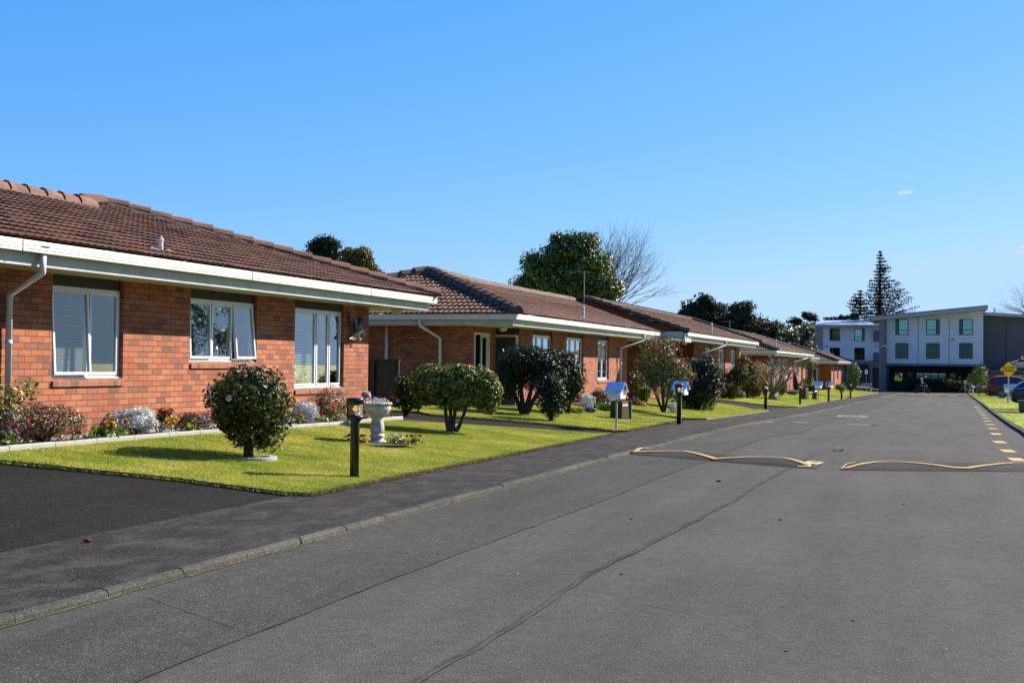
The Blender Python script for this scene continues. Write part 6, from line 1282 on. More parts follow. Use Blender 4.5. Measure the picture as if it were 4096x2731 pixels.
M['metalroof'] = P('metal_roof', (.62, .64, .66), .35, .05, 2, metal=.2); M['roofedge'] = P('roof_edge', (.33, .36, .40), .5)
bld = thing('apartment_building', (-1, 165, -1.3), 'three-storey grey and white building with sloping roofs closing the end of the street', 'building')
YB = 165.; q = lambda px, py: atY(px, py, YB)
xL, xR = q(3546.7, 1300).x, q(3933, 1300).x; zB = q(3740, 1455).z; zl, zr_ = q(3546, 1270).z, q(3933, 1238).z
wins = []
for (a, b_) in ((3582, 3634), (3705, 3759), (3837, 3891)):
    for (t0, t1) in ((1276.5, 1339), (1371.5, 1434)): wins.append((q(a, t0).x, q(b_, t0).x, q(a, t1).z, q(a, t0).z))
Z1 = max(w[3] for w in wins)+.25
mb = MB(); wall(mb, 'y', YB, xL, xR, zB, Z1, wins, .25, -1); mb.add([(xL, YB, Z1), (xR, YB, Z1), (xR, YB, zr_), (xL, YB, zl)], [(0, 1, 2, 3)]); mb.add([(xR, YB, zB), (xR, YB+14, zB), (xR, YB+14, zr_), (xR, YB, zr_)], [(0, 1, 2, 3)]); mb.build('wall', M['clad'], bld, True)
mb = MB()
for px in (3673, 3797): x = q(px, 1300).x; mb.box(x-.03, x+.03, YB-.03, YB-.002, zB, Z1+.1)
mb.build('panel_joint', M['grey_l'], bld, True)
def bwin(par, x0, x1, z0, z1, y, glass, flip=False, narrow=.26):
    mb = MB(); w = .09
    for bx in ((x0, x1, z1-w, z1), (x0, x1, z0, z0+w), (x0, x0+w, z0+w, z1-w), (x1-w, x1, z0+w, z1-w)): mb.box(bx[0], bx[1], y-.05, y+.12, bx[2], bx[3])
    xm = x0+(x1-x0)*narrow if not flip else x1-(x1-x0)*narrow; mb.box(xm-.045, xm+.045, y-.03, y+.1, z0+w, z1-w)
    a, b_ = (xm+.045, x1-w) if not flip else (x0+w, xm-.045); zm = z0+(z1-z0)*.30; mb.box(a, b_, y-.03, y+.1, zm-.04, zm+.04)
    f_ = mb.build('window', M['alu'], par, True)
    mb = MB(); mb.box(a, b_, y+.04, y+.05, z0+w, z1-w); mb.build('pane', M[glass], f_, True)
    c, d = (x0+w, xm-.045) if not flip else (xm+.045, x1-w); mb = MB(); mb.box(c, d, y+.04, y+.05, z0+w, z1-w); mb.build('pane', M['teal_d'], f_, True)
    mb = MB(); mb.box(a, b_, y+.35, y+.38, z0+.1, z1-.1); mb.build('curtain', P('net', (.45, .55, .52), .9) if glass == 'teal' else M['dark'], f_, True); return f_
for i, w in enumerate(wins): bwin(bld, w[0], w[1], w[2], w[3], YB, 'teal' if i % 2 == 0 else 'teal_d', flip=(i//2 == 1))
mb = MB(); mb.box(xL+.2, xR-.2, YB+1.2, YB+1.3, zB, Z1+.4); mb.build('inner_wall', M['dark'], bld, True)
# roof slab
a0, a1 = q(3476, 1268), q(3950, 1222); mb = MB(); th = .42
V = [(a0.x, YB-1.6, a0.z), (a1.x, YB-1.6, a1.z), (a1.x, YB+15, a1.z), (a0.x, YB+15, a0.z)]; mb.add(V+[(v[0], v[1], v[2]-th) for v in V], [(0, 1, 2, 3), (7, 6, 5, 4), (0, 4, 5, 1), (1, 5, 6, 2), (2, 6, 7, 3), (3, 7, 4, 0)]); mb.build('roof', M['roofedge'], bld, True)
mb = MB(); mb.add([(a0.x+.3, YB-1.62, a0.z-.22), (a1.x, YB-1.62, a1.z-.22), (a1.x, YB-1.62, a1.z-.50), (a0.x+.3, YB-1.62, a0.z-.50), (a0.x+.3, YB+.1, a0.z-.52), (a1.x, YB+.1, a1.z-.52)], [(0, 1, 2, 3), (3, 2, 5, 4)]); mb.build('fascia', M['grey_l'] if 0 else P('pale_fascia', (.5, .53, .55), .6), bld, True)
# column fin, floor band, under-croft
x0, x1 = q(3518, 1300).x, q(3541, 1300).x
mb = MB(); mb.box(x0, x1, YB-1.0, YB+14, -1.5, q(3530, 1276).z-.1); mb.box(x1, xL-.002, YB-.3, YB+14, -1.5, zl); mb.build('column', M['grey_l'], bld, True)
zg0 = q(3740, 1464).z; mb = MB(); mb.box(xL, xR, YB-.35, YB+14, zg0, zB-.003); mb.build('floor_band', M['grey'], bld, True)
mb = MB(); GW = [(q(a, 1).x, q(b_, 1).x, q(3700, 1528).z, q(3700, 1491).z) for a, b_ in ((3578, 3614), (3630, 3655), (3668, 3792), (3805, 3832))]; wall(mb, 'y', YB+5, xL, xR+5.5, -1.4, zg0, GW, .25, -1); mb.box(xL, xL+.3, YB, YB+4.9, -1.4, zg0); mb.box(xR, xR+.3, YB, YB+4.9, -1.4, zg0); mb.build('wall', M['charcoal'], bld, True)
for i, w in enumerate(GW):
    mb = MB(); 
    for bx in ((w[0], w[1], w[3]-.08, w[3]), (w[0], w[1], w[2], w[2]+.08), (w[0], w[0]+.08, w[2]+.08, w[3]-.08), (w[1]-.08, w[1], w[2]+.08, w[3]-.08)): mb.box(bx[0], bx[1], YB+4.96, YB+5.1, bx[2], bx[3])
    if i == 2:
        for k in range(1, 4): x = w[0]+(w[1]-w[0])*k/4; mb.box(x-.05, x+.05, YB+4.97, YB+5.09, w[2]+.08, w[3]-.08)
    f_ = mb.build('window', M['alu'], bld, True); mb = MB(); mb.box(w[0]+.08, w[1]-.08, YB+5.04, YB+5.05, w[2]+.08, w[3]-.08); mb.build('pane', M['teal'] if i in (0, 2) else M['teal_d'], f_, True)
mb = MB(); mb.box(xL+.5, xR+5, YB+8, YB+8.1, -1.3, zg0); mb.build('inner_wall', M['dark'], bld, True)
mb = MB(); mb.box(q(3844, 1).x, q(3852, 1).x, YB+4.9, YB+4.98, q(3848, 1515).z, q(3848, 1506).z); mb.build('notice', M['mailbox'], bld, True)
for px, py in ((3812, 1358),): a = q(px, py); mb = MB(); mb.box(a.x-.17, a.x+.17, YB-.04, YB-.005, a.z-.1, a.z+.1); mb.build('wall_vent', M['grey'], bld, True)
# right wing
YW = 172.; qw = lambda px, py: atY(px, py, YW); mb = MB(); xa, xb = qw(3935, 1300).x-.3, qw(4200, 1300).x; za, zb_ = qw(3935, 1256).z, qw(4200, 1274).z
mb.add([(xa, YW, -1.5), (xb, YW, -1.5), (xb, YW, zb_), (xa, YW, za)], [(0, 1, 2, 3)]); mb.add([(xb, YW, -1.5), (xb, YW+12, -1.5), (xb, YW+12, zb_), (xb, YW, zb_)], [(0, 1, 2, 3)]); mb.build('wing_wall', P('grey_wing', (.135, .135, .145), .8, .08, 1.), bld, True)
mb = MB(); x = qw(4025, 1300).x; mb.box(x-.04, x+.04, YW-.04, YW-.002, -1, zb_); mb.build('panel_joint', M['charcoal'], bld, True)
mb = MB(); V = [(xa, YW-1.2, qw(3935, 1249).z), (xb+1, YW-1.2, qw(4200, 1266).z), (xb+1, YW+12, qw(4200, 1266).z), (xa, YW+12, qw(3935, 1249).z)]; mb.add(V+[(v[0], v[1], v[2]-.38) for v in V], [(0, 1, 2, 3), (7, 6, 5, 4), (0, 4, 5, 1), (1, 5, 6, 2), (2, 6, 7, 3), (3, 7, 4, 0)]); mb.build('roof', P('wing_roof', (.45, .47, .5), .5), bld, True)
vent(bld, qw(3978, 1252), .7, .12)
# left wing
YL = 205.; ql = lambda px, py: atY(px, py, YL); xa, xb = ql(3293, 1300).x, ql(3530, 1300).x; zt_ = ql(3400, 1306).z; zb_ = ql(3400, 1441).z; LW = []
for a, b_ in ((3319, 3360), (3417.5, 3459)):
    for t0, t1 in ((1314, 1363), (1390, 1440)): LW.append((ql(a, t0).x, ql(b_, t0).x, ql(a, t1).z, ql(a, t0).z))
mb = MB(); wall(mb, 'y', YL, xa, xb, zb_-.05, zt_, LW, .25, -1); mb.build('wall', M['clad'], bld, True)
for i, w in enumerate(LW): bwin(bld, w[0], w[1], w[2], w[3], YL, 'teal' if i % 2 == 0 else 'teal_d', flip=(i//2 == 1))
for t0, t1 in ((1322, 1365), (1410, 1443)): mb = MB(); x = ql(3502, 1).x; mb.box(x, x+.9, YL-.9, YL-.02, ql(3502, t1).z, ql(3502, t0).z); mb.build('balcony', P('balcony_grey', (.12, .12, .15), .6), bld, True)
for px, py in ((3306, 1383), (3504, 1383)): a = ql(px, py); mb = MB(); mb.box(a.x-.17, a.x+.17, YL-.04, YL-.005, a.z-.1, a.z+.1); mb.build('wall_vent', M['grey'], bld, True)
mb = MB(); mb.box(xa, xb, YL+1.5, YL+1.6, -1, zt_); mb.build('inner_wall', M['dark'], bld, True)
x2 = ql(3244, 1).x; mb = MB(); mb.add([(x2, YL+6, -2), (xa, YL, -2), (xa, YL, zt_), (x2, YL+6, zt_+.2)], [(0, 1, 2, 3)]); mb.add([(x2, YL+6, -2), (x2, YL+12, -2), (x2, YL+12, zt_), (x2, YL+6, zt_)], [(0, 1, 2, 3)]); mb.build('return_wall', M['grey'], bld, True)
mb = MB(); c0, c1, c2, c3 = ql(3263, 1299), ql(3545, 1299), ql(3545, 1287), ql(3290, 1287); V = [(c0.x, YL-1.3, c0.z), (c1.x, YL-1.3, c1.z), (c1.x, YL+9, c2.z+.55), (c3.x-1.5, YL+9, c3.z+.55)]; mb.add(V+[(v[0], v[1], v[2]-.32) for v in V], [(0, 1, 2, 3), (7, 6, 5, 4), (0, 4, 5, 1), (1, 5, 6, 2), (2, 6, 7, 3), (3, 7, 4, 0)]); mb.build('roof', M['metalroof'], bld, True)
mb = MB(); mb.box(c0.x, c1.x, YL-1.34, YL-1.305, c0.z-.40, c0.z-.12); mb.build('fascia', M['roofedge'], bld, True)
c4 = atY(3225, 1290, YL+6); mb = MB(); mb.box(c4.x, c0.x+1.5, YL+5, YL+12, c4.z-.35, c4.z); mb.build('roof', M['roofedge'], bld, True)
mb = MB(); mb.box(xa-1.5, xb, YL-.5, YL-.03, ql(3400, 1456).z, zb_-.06); mb.build('floor_band', M['grey'], bld, True)
mb = MB(); mb.box(x2, xb, YL+.5, YL+.6, -2.2, zb_); mb.build('wall', P('dark_grey_wall', (.045, .048, .055), .8), bld, True)
a = atY(3491, 1468, 185); b_ = atY(3517, 1571, 185); mb = MB(); mb.box(a.x-.6, b_.x, 185, 186, a.z-.1, a.z+.35); mb.box(a.x-.4, a.x-.05, 185, 185.5, -1.6, a.z-.11); mb.build('entrance_frame', M['grey'], bld, True)
mb = MB(); mb.box(a.x, b_.x, 185.6, 185.7, -1.6, a.z-.11); mb.build('door', M['black'], bld, True)
vent(bld, ql(3441, 1284), .9, .14); 
p = atY(3465, 1512, 150); t = thing('notice_sign', (p.x, 150, Bz(150)), 'small white notice on a thin post above the long pale bench', 'sign'); mb = MB(); mb.box(p.x-.15, p.x+.15, 150, 150.03, p.z+.45, p.z+.95); mb.build('panel', M['mailbox'], t, True); mb = MB(); mb.box(p.x-.03, p.x+.03, 150.04, 150.08, Bz(150), p.z+.6); mb.build('post', M['post'], t, True)
p = atY(3531, 1560, 158); t = thing('lamp_post', (p.x, 158, Bz(158)), 'slim dark lamp post with two small heads before the grey column', 'lamp post'); zt_ = atY(3531, 1387, 158).z; mb = MB(); mb.tube([(p.x, 158, Bz(158)), (p.x, 158, zt_)], .045, 8); mb.build('pole', M['bollard'], t, True)
for s_ in (-1, 1): mb = MB(); mb.ball((p.x+s_*.16, 157.95, zt_+.03+.06*s_), .13, 10, 6, (1.1, 1, .75)); mb.build('lamp_head', M['reflector'], t, True, True)
# forecourt plants
def far_bush(px, Y, boxes, label, mat, size, nm='shrub', fl=None):
    p = far_at(px, Y); p.z = Bz(Y); mm = mpp(p); t = thing(nm, p, label, 'shrub' if nm != 'hedge' else 'hedge'); Cs = []; Ns = []
    for bx, by, rx, rz in boxes: c_ = atY(bx, by, Y); C, N = crown_pts(c_, (rx*mm, rx*mm*.8, rz*mm), int(26*rx*rz*mm*mm/(size*size)), .6, seed=bx, amp=.2, zmin=p.z); Cs.append(C); Ns.append(N)
    link('crown', leaf_mesh('crown', np.concatenate(Cs), np.concatenate(Ns), size, .5), M[mat], t, True); mb = MB(); mb.tube([p, atY(boxes[0][0], boxes[0][1], Y)], [.1, .04], 6); mb.build('trunk', M['bark_dark'], t, True); return t
far_bush(3915, 138, [(3925, 1490, 34, 40), (3905, 1520, 38, 40), (3945, 1525, 20, 30)], 'large rounded bush in front of the grey wing, left of the red car', 'broadleaf', .17)
far_bush(3945, 134, [(3935, 1505, 20, 20), (3930, 1530, 18, 22)], 'smaller brighter bush pressed against the large rounded bush', 'rhodo', .15)
far_bush(3895, 132, [(3890, 1555, 24, 12), (3920, 1552, 24, 14)], 'low dark shrubs at the lawn end beside the road', 'purple_leaf', .14)
hx0, hx1 = atY(3620, 1, 160).x, atY(3872, 1, 160).x; hm = thing('hedge', ((hx0+hx1)/2, 160, Bz(160)), 'long low dark clipped hedge under the white building front', 'hedge'); n = 9000
C = np.stack([rng.uniform(hx0, hx1, n), rng.uniform(159.4, 160.6, n), rng.uniform(Bz(160), Bz(160)+1.45+0, n)], 1); C[:, 2] += .06*np.sin(C[:, 0]*2.1); link('foliage', leaf_mesh('h', C, rng.normal(size=C.shape), .14, .5), M['camellia_dark'], hm, True)
mb = MB()
for i in range(10): x = hx0+.5+(hx1-hx0-1)*i/9; mb.tube([(x, 160, Bz(160)-.1), (x, 160, Bz(160)+1.)], [.06, .03], 5)
mb.build('stems', M['bark_dark'], hm, True)
p = atY(3891, 1535, 130); t = thing('path_light', (p.x, 130, Bz(130)), 'small pale post light among the low dark shrubs by the road end', 'post light'); mb = MB(); mb.tube([(p.x, 130, Bz(130)), (p.x, 130, Bz(130)+.7)], .07, 8); mb.build('post', M['pipe'], t, True); mb = MB(); mb.lathe([(.14, .7), (.2, .74), (.15, .86), (.03, .9)], (p.x, 130, Bz(130)), 10); mb.build('head', M['pipe'], t, True)

# ================================================================= SIGN, MAILBOXES, CARS, BIN (right-hand side)
p = G(4034, 1612, LZ); mm = mpp(p); sg = thing('warning_sign', p, 'yellow diamond sign reading SLOW DOWN on a white post', 'sign'); sc = p+Vector((0, 0, (1612-1478)*mm)); hw = (4071-4002)/2*mm
mb = MB(); mb.box(p.x-.035, p.x+.035, p.y+.03, p.y+.09, p.z-.05, sc.z+.3); mb.build('post', M['pipe'], sg, True)
def diamond(r, y0, y1, rc): 
    pts = []
    for i in range(4):
        a = R(90*i); cx_, cz_ = (r-rc*1.414)*math.cos(a), (r-rc*1.414)*math.sin(a)
        for k in range(5): b = a-R(45)+R(90)*k/4; pts.append((sc.x+cx_+rc*math.cos(b), sc.z+cz_+rc*math.sin(b)))
    mb = MB(); mb.prism(pts, 'y', y0, y1); return mb
diamond(hw, sc.y-.0, sc.y+.02, .06).build('rim', M['black'], sg, True); diamond(hw*.955, sc.y-.004, sc.y-.001, .055).build('panel', P('sign_yellow', (1., .50, .004), .5), sg, True)
for txt, dz in (('SLOW', .045), ('DOWN', -.155)):
    cu = bpy.data.curves.new('txt', 'FONT'); cu.body = txt; cu.size = hw*.45; cu.extrude = .002; cu.align_x = 'CENTER'; cu.offset = .006; cu.space_character = 1.12; ob = bpy.data.objects.new('txt', cu); me = bpy.data.meshes.new_from_object(ob); bpy.data.objects.remove(ob)
    me.transform(Matrix.Translation((sc.x, sc.y-.008, sc.z+dz*hw/.55)) @ Matrix.Rotation(R(90), 4, 'X') @ Matrix.Diagonal((.9, 1, 1, 1))); link('lettering', me, M['black'], sg, True)
sg.rotation_euler.z = R(-3)
for px, py, w_, lab in ((4030, 1606, 22, 'left box of the white mailbox pair behind the yellow sign post'), (4058, 1606, 36, 'right, larger box of the white mailbox pair behind the yellow sign post')):
    p = atY(px, 1545, 83); zg_ = g(p.x, 83)+.02; t = thing('mailbox', (p.x, 83, zg_), lab, 'mailbox'); mm = mpp(p); w = w_*mm/2; zt_ = p.z
    mb = MB(); mb.box(p.x-.03, p.x+.03, 82.98, 83.03, zg_, zt_-.25); mb.build('post', M['post'], t, True); mb = MB(); mb.box(p.x-w, p.x+w, 82.8, 83.2, zt_-.38, zt_-.06); mb.build('box', M['mailbox'], t, True)
    mb = MB(); mb.prism([(82.72, zt_-.10), (83.0, zt_+.14), (83.28, zt_-.10), (83.26, zt_-.12), (83., zt_+.11), (82.74, zt_-.12)], 'x', p.x-w-.05, p.x+w+.05); mb.build('roof', M['white'], t, True)
def car(loc, rz, label, paint, st, L_, wb, tyre=.36, wagon=True):
    """st: stations (x, z_low, z_belt, z_top, w_belt, w_top) front->rear along local x; +x is the front"""
    t = thing('parked_car', loc, label, 'car', rz); V = []; Fm = []; k = 12
    def ring(s):
        x, zl_, zb, zt_, wb_, wt = s; return [(x, -wb_*.90, zl_), (x, -wb_, zl_+.18), (x, -wb_*1.0, zb-.12), (x, -wb_*.97, zb), (x, -wt, zt_-.05), (x, -wt*.82, zt_), (x, wt*.82, zt_), (x, wt, zt_-.05), (x, wb_*.97, zb), (x, wb_, zb-.12), (x, wb_, zl_+.18), (x, wb_*.90, zl_)]
    for s in st: V += ring(s)
    for i in range(len(st)-1):
        for j in range(k): Fm.append((i*k+j, (i+1)*k+j, (i+1)*k+(j+1) % k, i*k+(j+1) % k))
    mb = MB(); mb.add(V, Fm+[tuple(range(k)), tuple((len(st)-1)*k+j for j in range(k-1, -1, -1))]); b_ = mb.build('body', paint, t, smooth=True)
    sb = b_.modifiers.new('sub', 'SUBSURF'); sb.levels = 2; sb.render_levels = 2
    gm = P('car_glass', (.012, .014, .018), .05, spec=.8, coat=.5) if 'car_glass' not in M else M['car_glass']; M['car_glass'] = gm
    return t, b_
def wheel(t, x, y, r, side):
    mb = MB(); mb.tube([(x, y-.11, r), (x, y+.11, r)], r, 28); w = mb.build('wheel', P('tyre', (.012, .012, .012), .85), t, smooth=False)
    mb = MB(); ys = y+side*.112
    for i in range(10):
        a = 2*math.pi*i/10; 
        for da in (-.09, .09): mb.tube([(x+.05*math.cos(a), ys, r+.05*math.sin(a)), (x+r*.70*math.cos(a+da), ys, r+r*.70*math.sin(a+da))], .013, 5)
    mb.tube([(x, ys-.01, r), (x, ys+.012*side, r)], .06, 12)
    n = 24; vs = []
    for i in range(n): a = 2*math.pi*i/n; vs += [(x+r*.68*math.cos(a), ys, r+r*.68*math.sin(a)), (x+r*.74*math.cos(a), ys+.012*side, r+r*.74*math.sin(a))]
    mb.add(vs, [(2*i, 2*((i+1) % n), 2*((i+1) % n)+1, 2*i+1) for i in range(n)]); mb.build('rim', P('alloy', (.55, .54, .52), .5, metal=.2), w)
    # dark wheel arch
    mb = MB(); n = 16; vs = []
    for i in range(n+1): a = math.pi*i/n; vs += [(x+(r+.02)*math.cos(a), y+side*.102, r+(r+.02)*math.sin(a)), (x+(r+.09)*math.cos(a), y+side*.112, r+(r+.09)*math.sin(a))]
    mb.add(vs, [(2*i, 2*i+2, 2*i+3, 2*i+1) for i in range(n)]); mb.build('wheel_arch', M['black'], t)
redp = P('dark_red_paint', (.20, .006, .012), .35, coat=.25, spec=.3); darkp = P('dark_plum_paint', (.03, .012, .035), .3, coat=.35, spec=.3)
pr = G(3947, 1586, LZ); wz = Bz(106)+LZ
suv_st = [(4.62, .35, .62, .70, .80, .66), (4.5, .24, .72, .86, .90, .74), (4.0, .22, .85, .98, .94, .80), (3.35, .22, .93, 1.06, .95, .82), (2.95, .22, .98, 1.30, .95, .76), (2.45, .22, 1.0, 1.62, .95, .70), (1.8, .22, 1.02, 1.70, .95, .72), (.9, .22, 1.06, 1.70, .95, .71), (.35, .24, 1.10, 1.64, .93, .68), (.10, .30, 1.10, 1.30, .92, .74), (.0, .36, 1.0, 1.10, .88, .78), (.0, .40, .80, .90, .84, .78)]
xr0 = atY(3950, 1540, 105).x
t, b_ = car((xr0, 105.95, wz), 0, 'dark red family car parked on the grass behind the yellow sign', redp, suv_st, 4.6, 2.7)
wheel(t, 1.02, -.84, .36, -1); wheel(t, 3.7, -.84, .36, -1)
for a_, b2, nm in ((.42, 1.15, 'side_window'), (1.25, 1.95, 'side_window'), (2.03, 2.7, 'side_window')):
    mb = MB(); y_ = -.945; z0_, z1_ = (1.14, 1.50)
    lo = 1.16 if a_ < 1 else 1.12; pts = [(a_+(.0 if a_ > 1 else 0), lo), (b2, lo-.02), (b2 if b2 < 2.5 else 2.45, z1_), (a_+(.38 if a_ < 1 else 0), z1_+.0)]
    mb.add([(x, -.935+.0 if z < 1.3 else -.775, z) for x, z in pts], [(0, 1, 2, 3)]); mb.build(nm, M['car_glass'], t)
mb = MB(); mb.add([(.02, -.70, 1.16), (.02, .70, 1.16), (.30, .60, 1.56), (.30, -.60, 1.56)], [(0, 1, 2, 3)]); mb.v = [(x-.045, y, z) for x, y, z in mb.v]; mb.build('rear_window', M['car_glass'], t)
mb = MB(); mb.box(-.06, .42, -.62, .62, 1.655, 1.685); mb.build('spoiler', redp, t, bevel=.01)
mb = MB(); mb.box(-.03, .32, -.945, -.60, .93, 1.03); mb.build('tail_light', P('tail_red', (.35, .01, .01), .2, coat=1), t, bevel=.02)
mb = MB(); mb.box(.6, 3.0, -.70, -.67, 1.70, 1.73); mb.build('roof_rail', M['reflector'], t)
mb = MB(); mb.box(-.05, 4.5, -.93, -.88, .22, .36); mb.build('sill_trim', M['black'], t)
hx = atY(4047, 1600, 62).x; zc_ = Bz(63)+LZ
hat = [(4.2, .35, .62, .70, .78, .66), (4.0, .24, .74, .86, .88, .72), (3.3, .22, .88, .98, .91, .8), (2.9, .22, .92, 1.2, .91, .72), (2.3, .22, .94, 1.44, .91, .66), (1.2, .22, .98, 1.46, .91, .66), (.6, .24, 1.0, 1.36, .9, .64), (.2, .28, .98, 1.10, .88, .68), (.02, .34, .86, .92, .84, .72), (.0, .38, .66, .74, .80, .70)]
t, b_ = car((hx, 63.0, zc_), 0, 'dark plum car with rounded end, cut by the right frame edge', darkp, hat, 4.2, 2.5); wheel(t, .85, -.80, .32, -1); wheel(t, 3.3, -.80, .32, -1)
mb = MB(); mb.add([(.15, -.80, .93), (.85, -.885, 1.0), (.8, -.75, 1.1), (.35, -.72, 1.04)], [(0, 1, 2, 3)]); mb.v = [(x, y-.05, z) for x, y, z in mb.v]; mb.build('headlight', M['reflector'], t)
mb = MB(); mb.add([(.62, -.91, 1.03), (1.5, -.92, 1.03), (1.45, -.74, 1.34), (.95, -.72, 1.30)], [(0, 1, 2, 3)]); mb.build('side_window', M['car_glass'], t)
p = G(4092, 1654); t = thing('wheelie_bin', p, 'dark green wheelie bin, only its left edge inside the right frame', 'bin'); mb = MB(); V = []
for zz, k_ in ((.0, .8), (.5, 1.)): V += [(p.x+.03+sx*.2*k_, p.y+sy*.25*k_, p.z+zz) for sx, sy in ((-1, -1), (1, -1), (1, 1), (-1, 1))]
x = p.x+.2; mb.add(V, [(0, 1, 5, 4), (1, 2, 6, 5), (2, 3, 7, 6), (3, 0, 4, 7), (4, 5, 6, 7), (3, 2, 1, 0)]); mb.build('body', P('bin_green', (.012, .05, .03), .5), t, True); mb = MB(); mb.box(p.x-.2, p.x+.27, p.y-.28, p.y+.28, p.z+.5, p.z+.54); mb.build('lid', P('bin_lid', (.02, .12, .06), .4), t, True)
# rider on a motor scooter in the shade of the building
Ym = 150.; pm = atY(3685, 1573, Ym); x0 = pm.x; z0 = Bz(Ym)-.1; ms = thing('motor_scooter', (x0, Ym, z0), 'dark motor scooter under its rider in the shade before the building', 'scooter')
mb = MB(); mb.box(-.55, .25, -.14, .14, .35, .62); mb.v = [(x+x0, y+Ym, z+z0) for x, y, z in mb.v]; mb.build('body', M['black'], ms, True, bevel=.05)
mb = MB(); mb.tube([(x0-.6, Ym, z0+.74), (x0-.1, Ym, z0+.76), (x0+.1, Ym, z0+.70)], [.12, .14, .1], 8); mb.build('seat', M['black'], ms, True, True)
for dx in (-.55, .68): mb = MB(); mb.tube([(x0+dx, Ym-.06, z0+.27), (x0+dx, Ym+.06, z0+.27)], .27, 20); mb.build('wheel', M['bollard'], ms, True)
mb = MB(); mb.tube([(x0+.68, Ym, z0+.27), (x0+.5, Ym, z0+.85), (x0+.42, Ym, z0+1.05)], .045, 8); mb.tube([(x0+.4, Ym-.32, z0+1.08), (x0+.44, Ym, z0+1.04), (x0+.4, Ym+.32, z0+1.08)], .02, 6); mb.build('handlebar', M['bollard'], ms, True)
mb = MB(); mb.ball((x0+.52, Ym-.05, z0+.86), .10, 10, 7); mb.build('headlight', M['reflector'], ms, True, True); mb = MB(); mb.box(x0+.46, x0+.58, Ym-.16, Ym-.1, z0+.66, z0+.78); mb.build('indicator', P('scooter_red', (.4, .01, .01), .3), ms, True)
import bmesh as _bm
def skin(name, nodes, edges, mat, parent, root=0, smooth=True, lv=2):
    me = bpy.data.meshes.new(name); me.from_pydata([n[0] for n in nodes], edges, []); o = link(name, me, mat, parent); o.modifiers.new('skin', 'SKIN'); sv = me.skin_vertices[0].data
    for i, n in enumerate(nodes): r_ = n[1]; sv[i].radius = (r_, r_) if not isinstance(r_, tuple) else r_
    sv[root].use_root = True; s_ = o.modifiers.new('sub', 'SUBSURF'); s_.levels = lv; s_.render_levels = lv; return o
pt = thing('person', (x0, Ym, z0), 'person in dark clothes and pale helmet riding the scooter', 'person')
nd = [((-.15, 0, .86), (.15, .13)), ((-.12, 0, 1.08), (.14, .12)), ((-.05, 0, 1.30), (.17, .12)), ((-.02, 0, 1.42), .06), ((.02, 0, 1.55), .095),
      ((.0, -.19, 1.34), .065), ((.16, -.24, 1.12), .048), ((.36, -.27, 1.10), .038), ((.0, .19, 1.34), .065), ((.16, .24, 1.12), .048), ((.36, .27, 1.10), .038),
      ((-.05, -.12, .84), .10), ((.28, -.15, .80), .075), ((.26, -.15, .42), .052), ((.36, -.15, .36), .045), ((-.05, .12, .84), .10), ((.28, .15, .80), .075), ((.26, .15, .42), .052), ((.36, .15, .36), .045)]
ed = [(0, 1), (1, 2), (2, 3), (3, 4), (2, 5), (5, 6), (6, 7), (2, 8), (8, 9), (9, 10), (0, 11), (11, 12), (12, 13), (13, 14), (0, 15), (15, 16), (16, 17), (17, 18)]
skin('body', nd, ed, M['black'], pt)
mb = MB(); mb.ball((.02, 0, 1.58), .14, 14, 10, (1.1, .95, 1.05)); mb.build('helmet', P('helmet_white', (.7, .7, .72), .2, coat=1), pt, smooth=True); mb = MB(); mb.ball((.09, 0, 1.56), .10, 10, 7, (.9, 1, .6)); mb.build('visor', M['car_glass'], pt, smooth=True)
for s_ in (-1, 1):
    mb = MB(); mb.tube([(.35, s_*.27, 1.10), (.40, s_*.29, 1.085)], [.036, .04], 8)
    for i in range(4): mb.tube([(.40, s_*(.26+.02*i), 1.10), (.44, s_*(.26+.02*i), 1.08), (.41, s_*(.26+.02*i), 1.055)], .009, 5)
    mb.tube([(.38, s_*.25, 1.09), (.41, s_*.24, 1.07)], .010, 5); mb.build('glove', M['black'], pt)
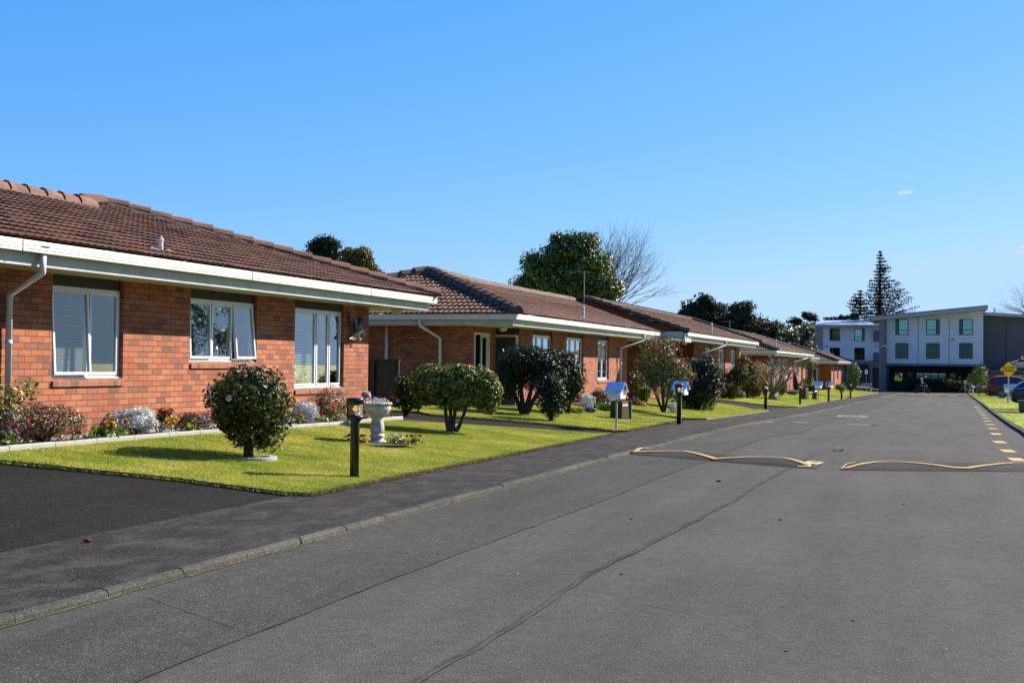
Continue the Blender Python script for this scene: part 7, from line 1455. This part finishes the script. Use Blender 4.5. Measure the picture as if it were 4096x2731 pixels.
# ================================================================= CLOUDS
def cloud(px, py, rs, label):
    d = ray(px, py); D = 2600/d[1]; c_ = Vector(d*D)+Vector((0, 0, EYE)); t = thing('cloud', c_, label, 'cloud'); mm = 2600*1.02/F; mb = MB()
    for dx, dz, r_ in rs: mb.ball((c_.x+dx*mm, c_.y+random.uniform(-20, 20), c_.z+dz*mm), r_*mm, 20, 12, (1.5, 1, .8))
    m_, t_, n, l, b = nt('cloud_vapour'); n.remove(b); pv = n.new('ShaderNodeVolumePrincipled'); pv.inputs['Color'].default_value = (1, 1, 1, 1)
    nz = noise(n, l, .035, 4); rr_ = ramp(n, [(.42, (0, 0, 0)), (.68, (1, 1, 1))]); l.new(nz, rr_.inputs[0]); l.new(math_(n, l, 'MULTIPLY', rr_.outputs[0], .12), pv.inputs['Density']); l.new(pv.outputs[0], n['Material Output'].inputs['Volume'])
    mb.build('puff', m_, t, True, True)
cloud(3620, 766, [(-14, -2, 9), (0, 1, 11), (14, -1, 9), (24, 3, 6)], 'tiny wispy white cloud alone in the open sky')
cloud(4085, 998, [(-16, 2, 14), (4, -3, 20), (22, -2, 22), (-6, 8, 10)], 'small white cloud at the right frame edge above the bare tree')

# ================================================================= albedo calibration: every surface reflects this share of the tone first chosen for it
KA = .64
for m_ in bpy.data.materials:
    if not m_.use_nodes or m_.name in ('sign_yellow', 'mailbox_white', 'mailbox_roof'): continue
    n = m_.node_tree.nodes; l = m_.node_tree.links
    for nd_ in [x for x in n if x.bl_idname in ('ShaderNodeBsdfPrincipled', 'ShaderNodeBsdfTranslucent')]:
        if nd_.bl_idname == 'ShaderNodeBsdfPrincipled' and nd_.inputs['Emission Strength'].default_value > 0 and m_.name == 'amber_lamp': continue
        i_ = nd_.inputs[0]
        if i_.is_linked: src = i_.links[0].from_socket; o_ = mix(n, l, 1., src, (KA, KA, KA), 'MULTIPLY'); l.new(o_, i_)
        else: c = i_.default_value; i_.default_value = (c[0]*KA, c[1]*KA, c[2]*KA, 1)
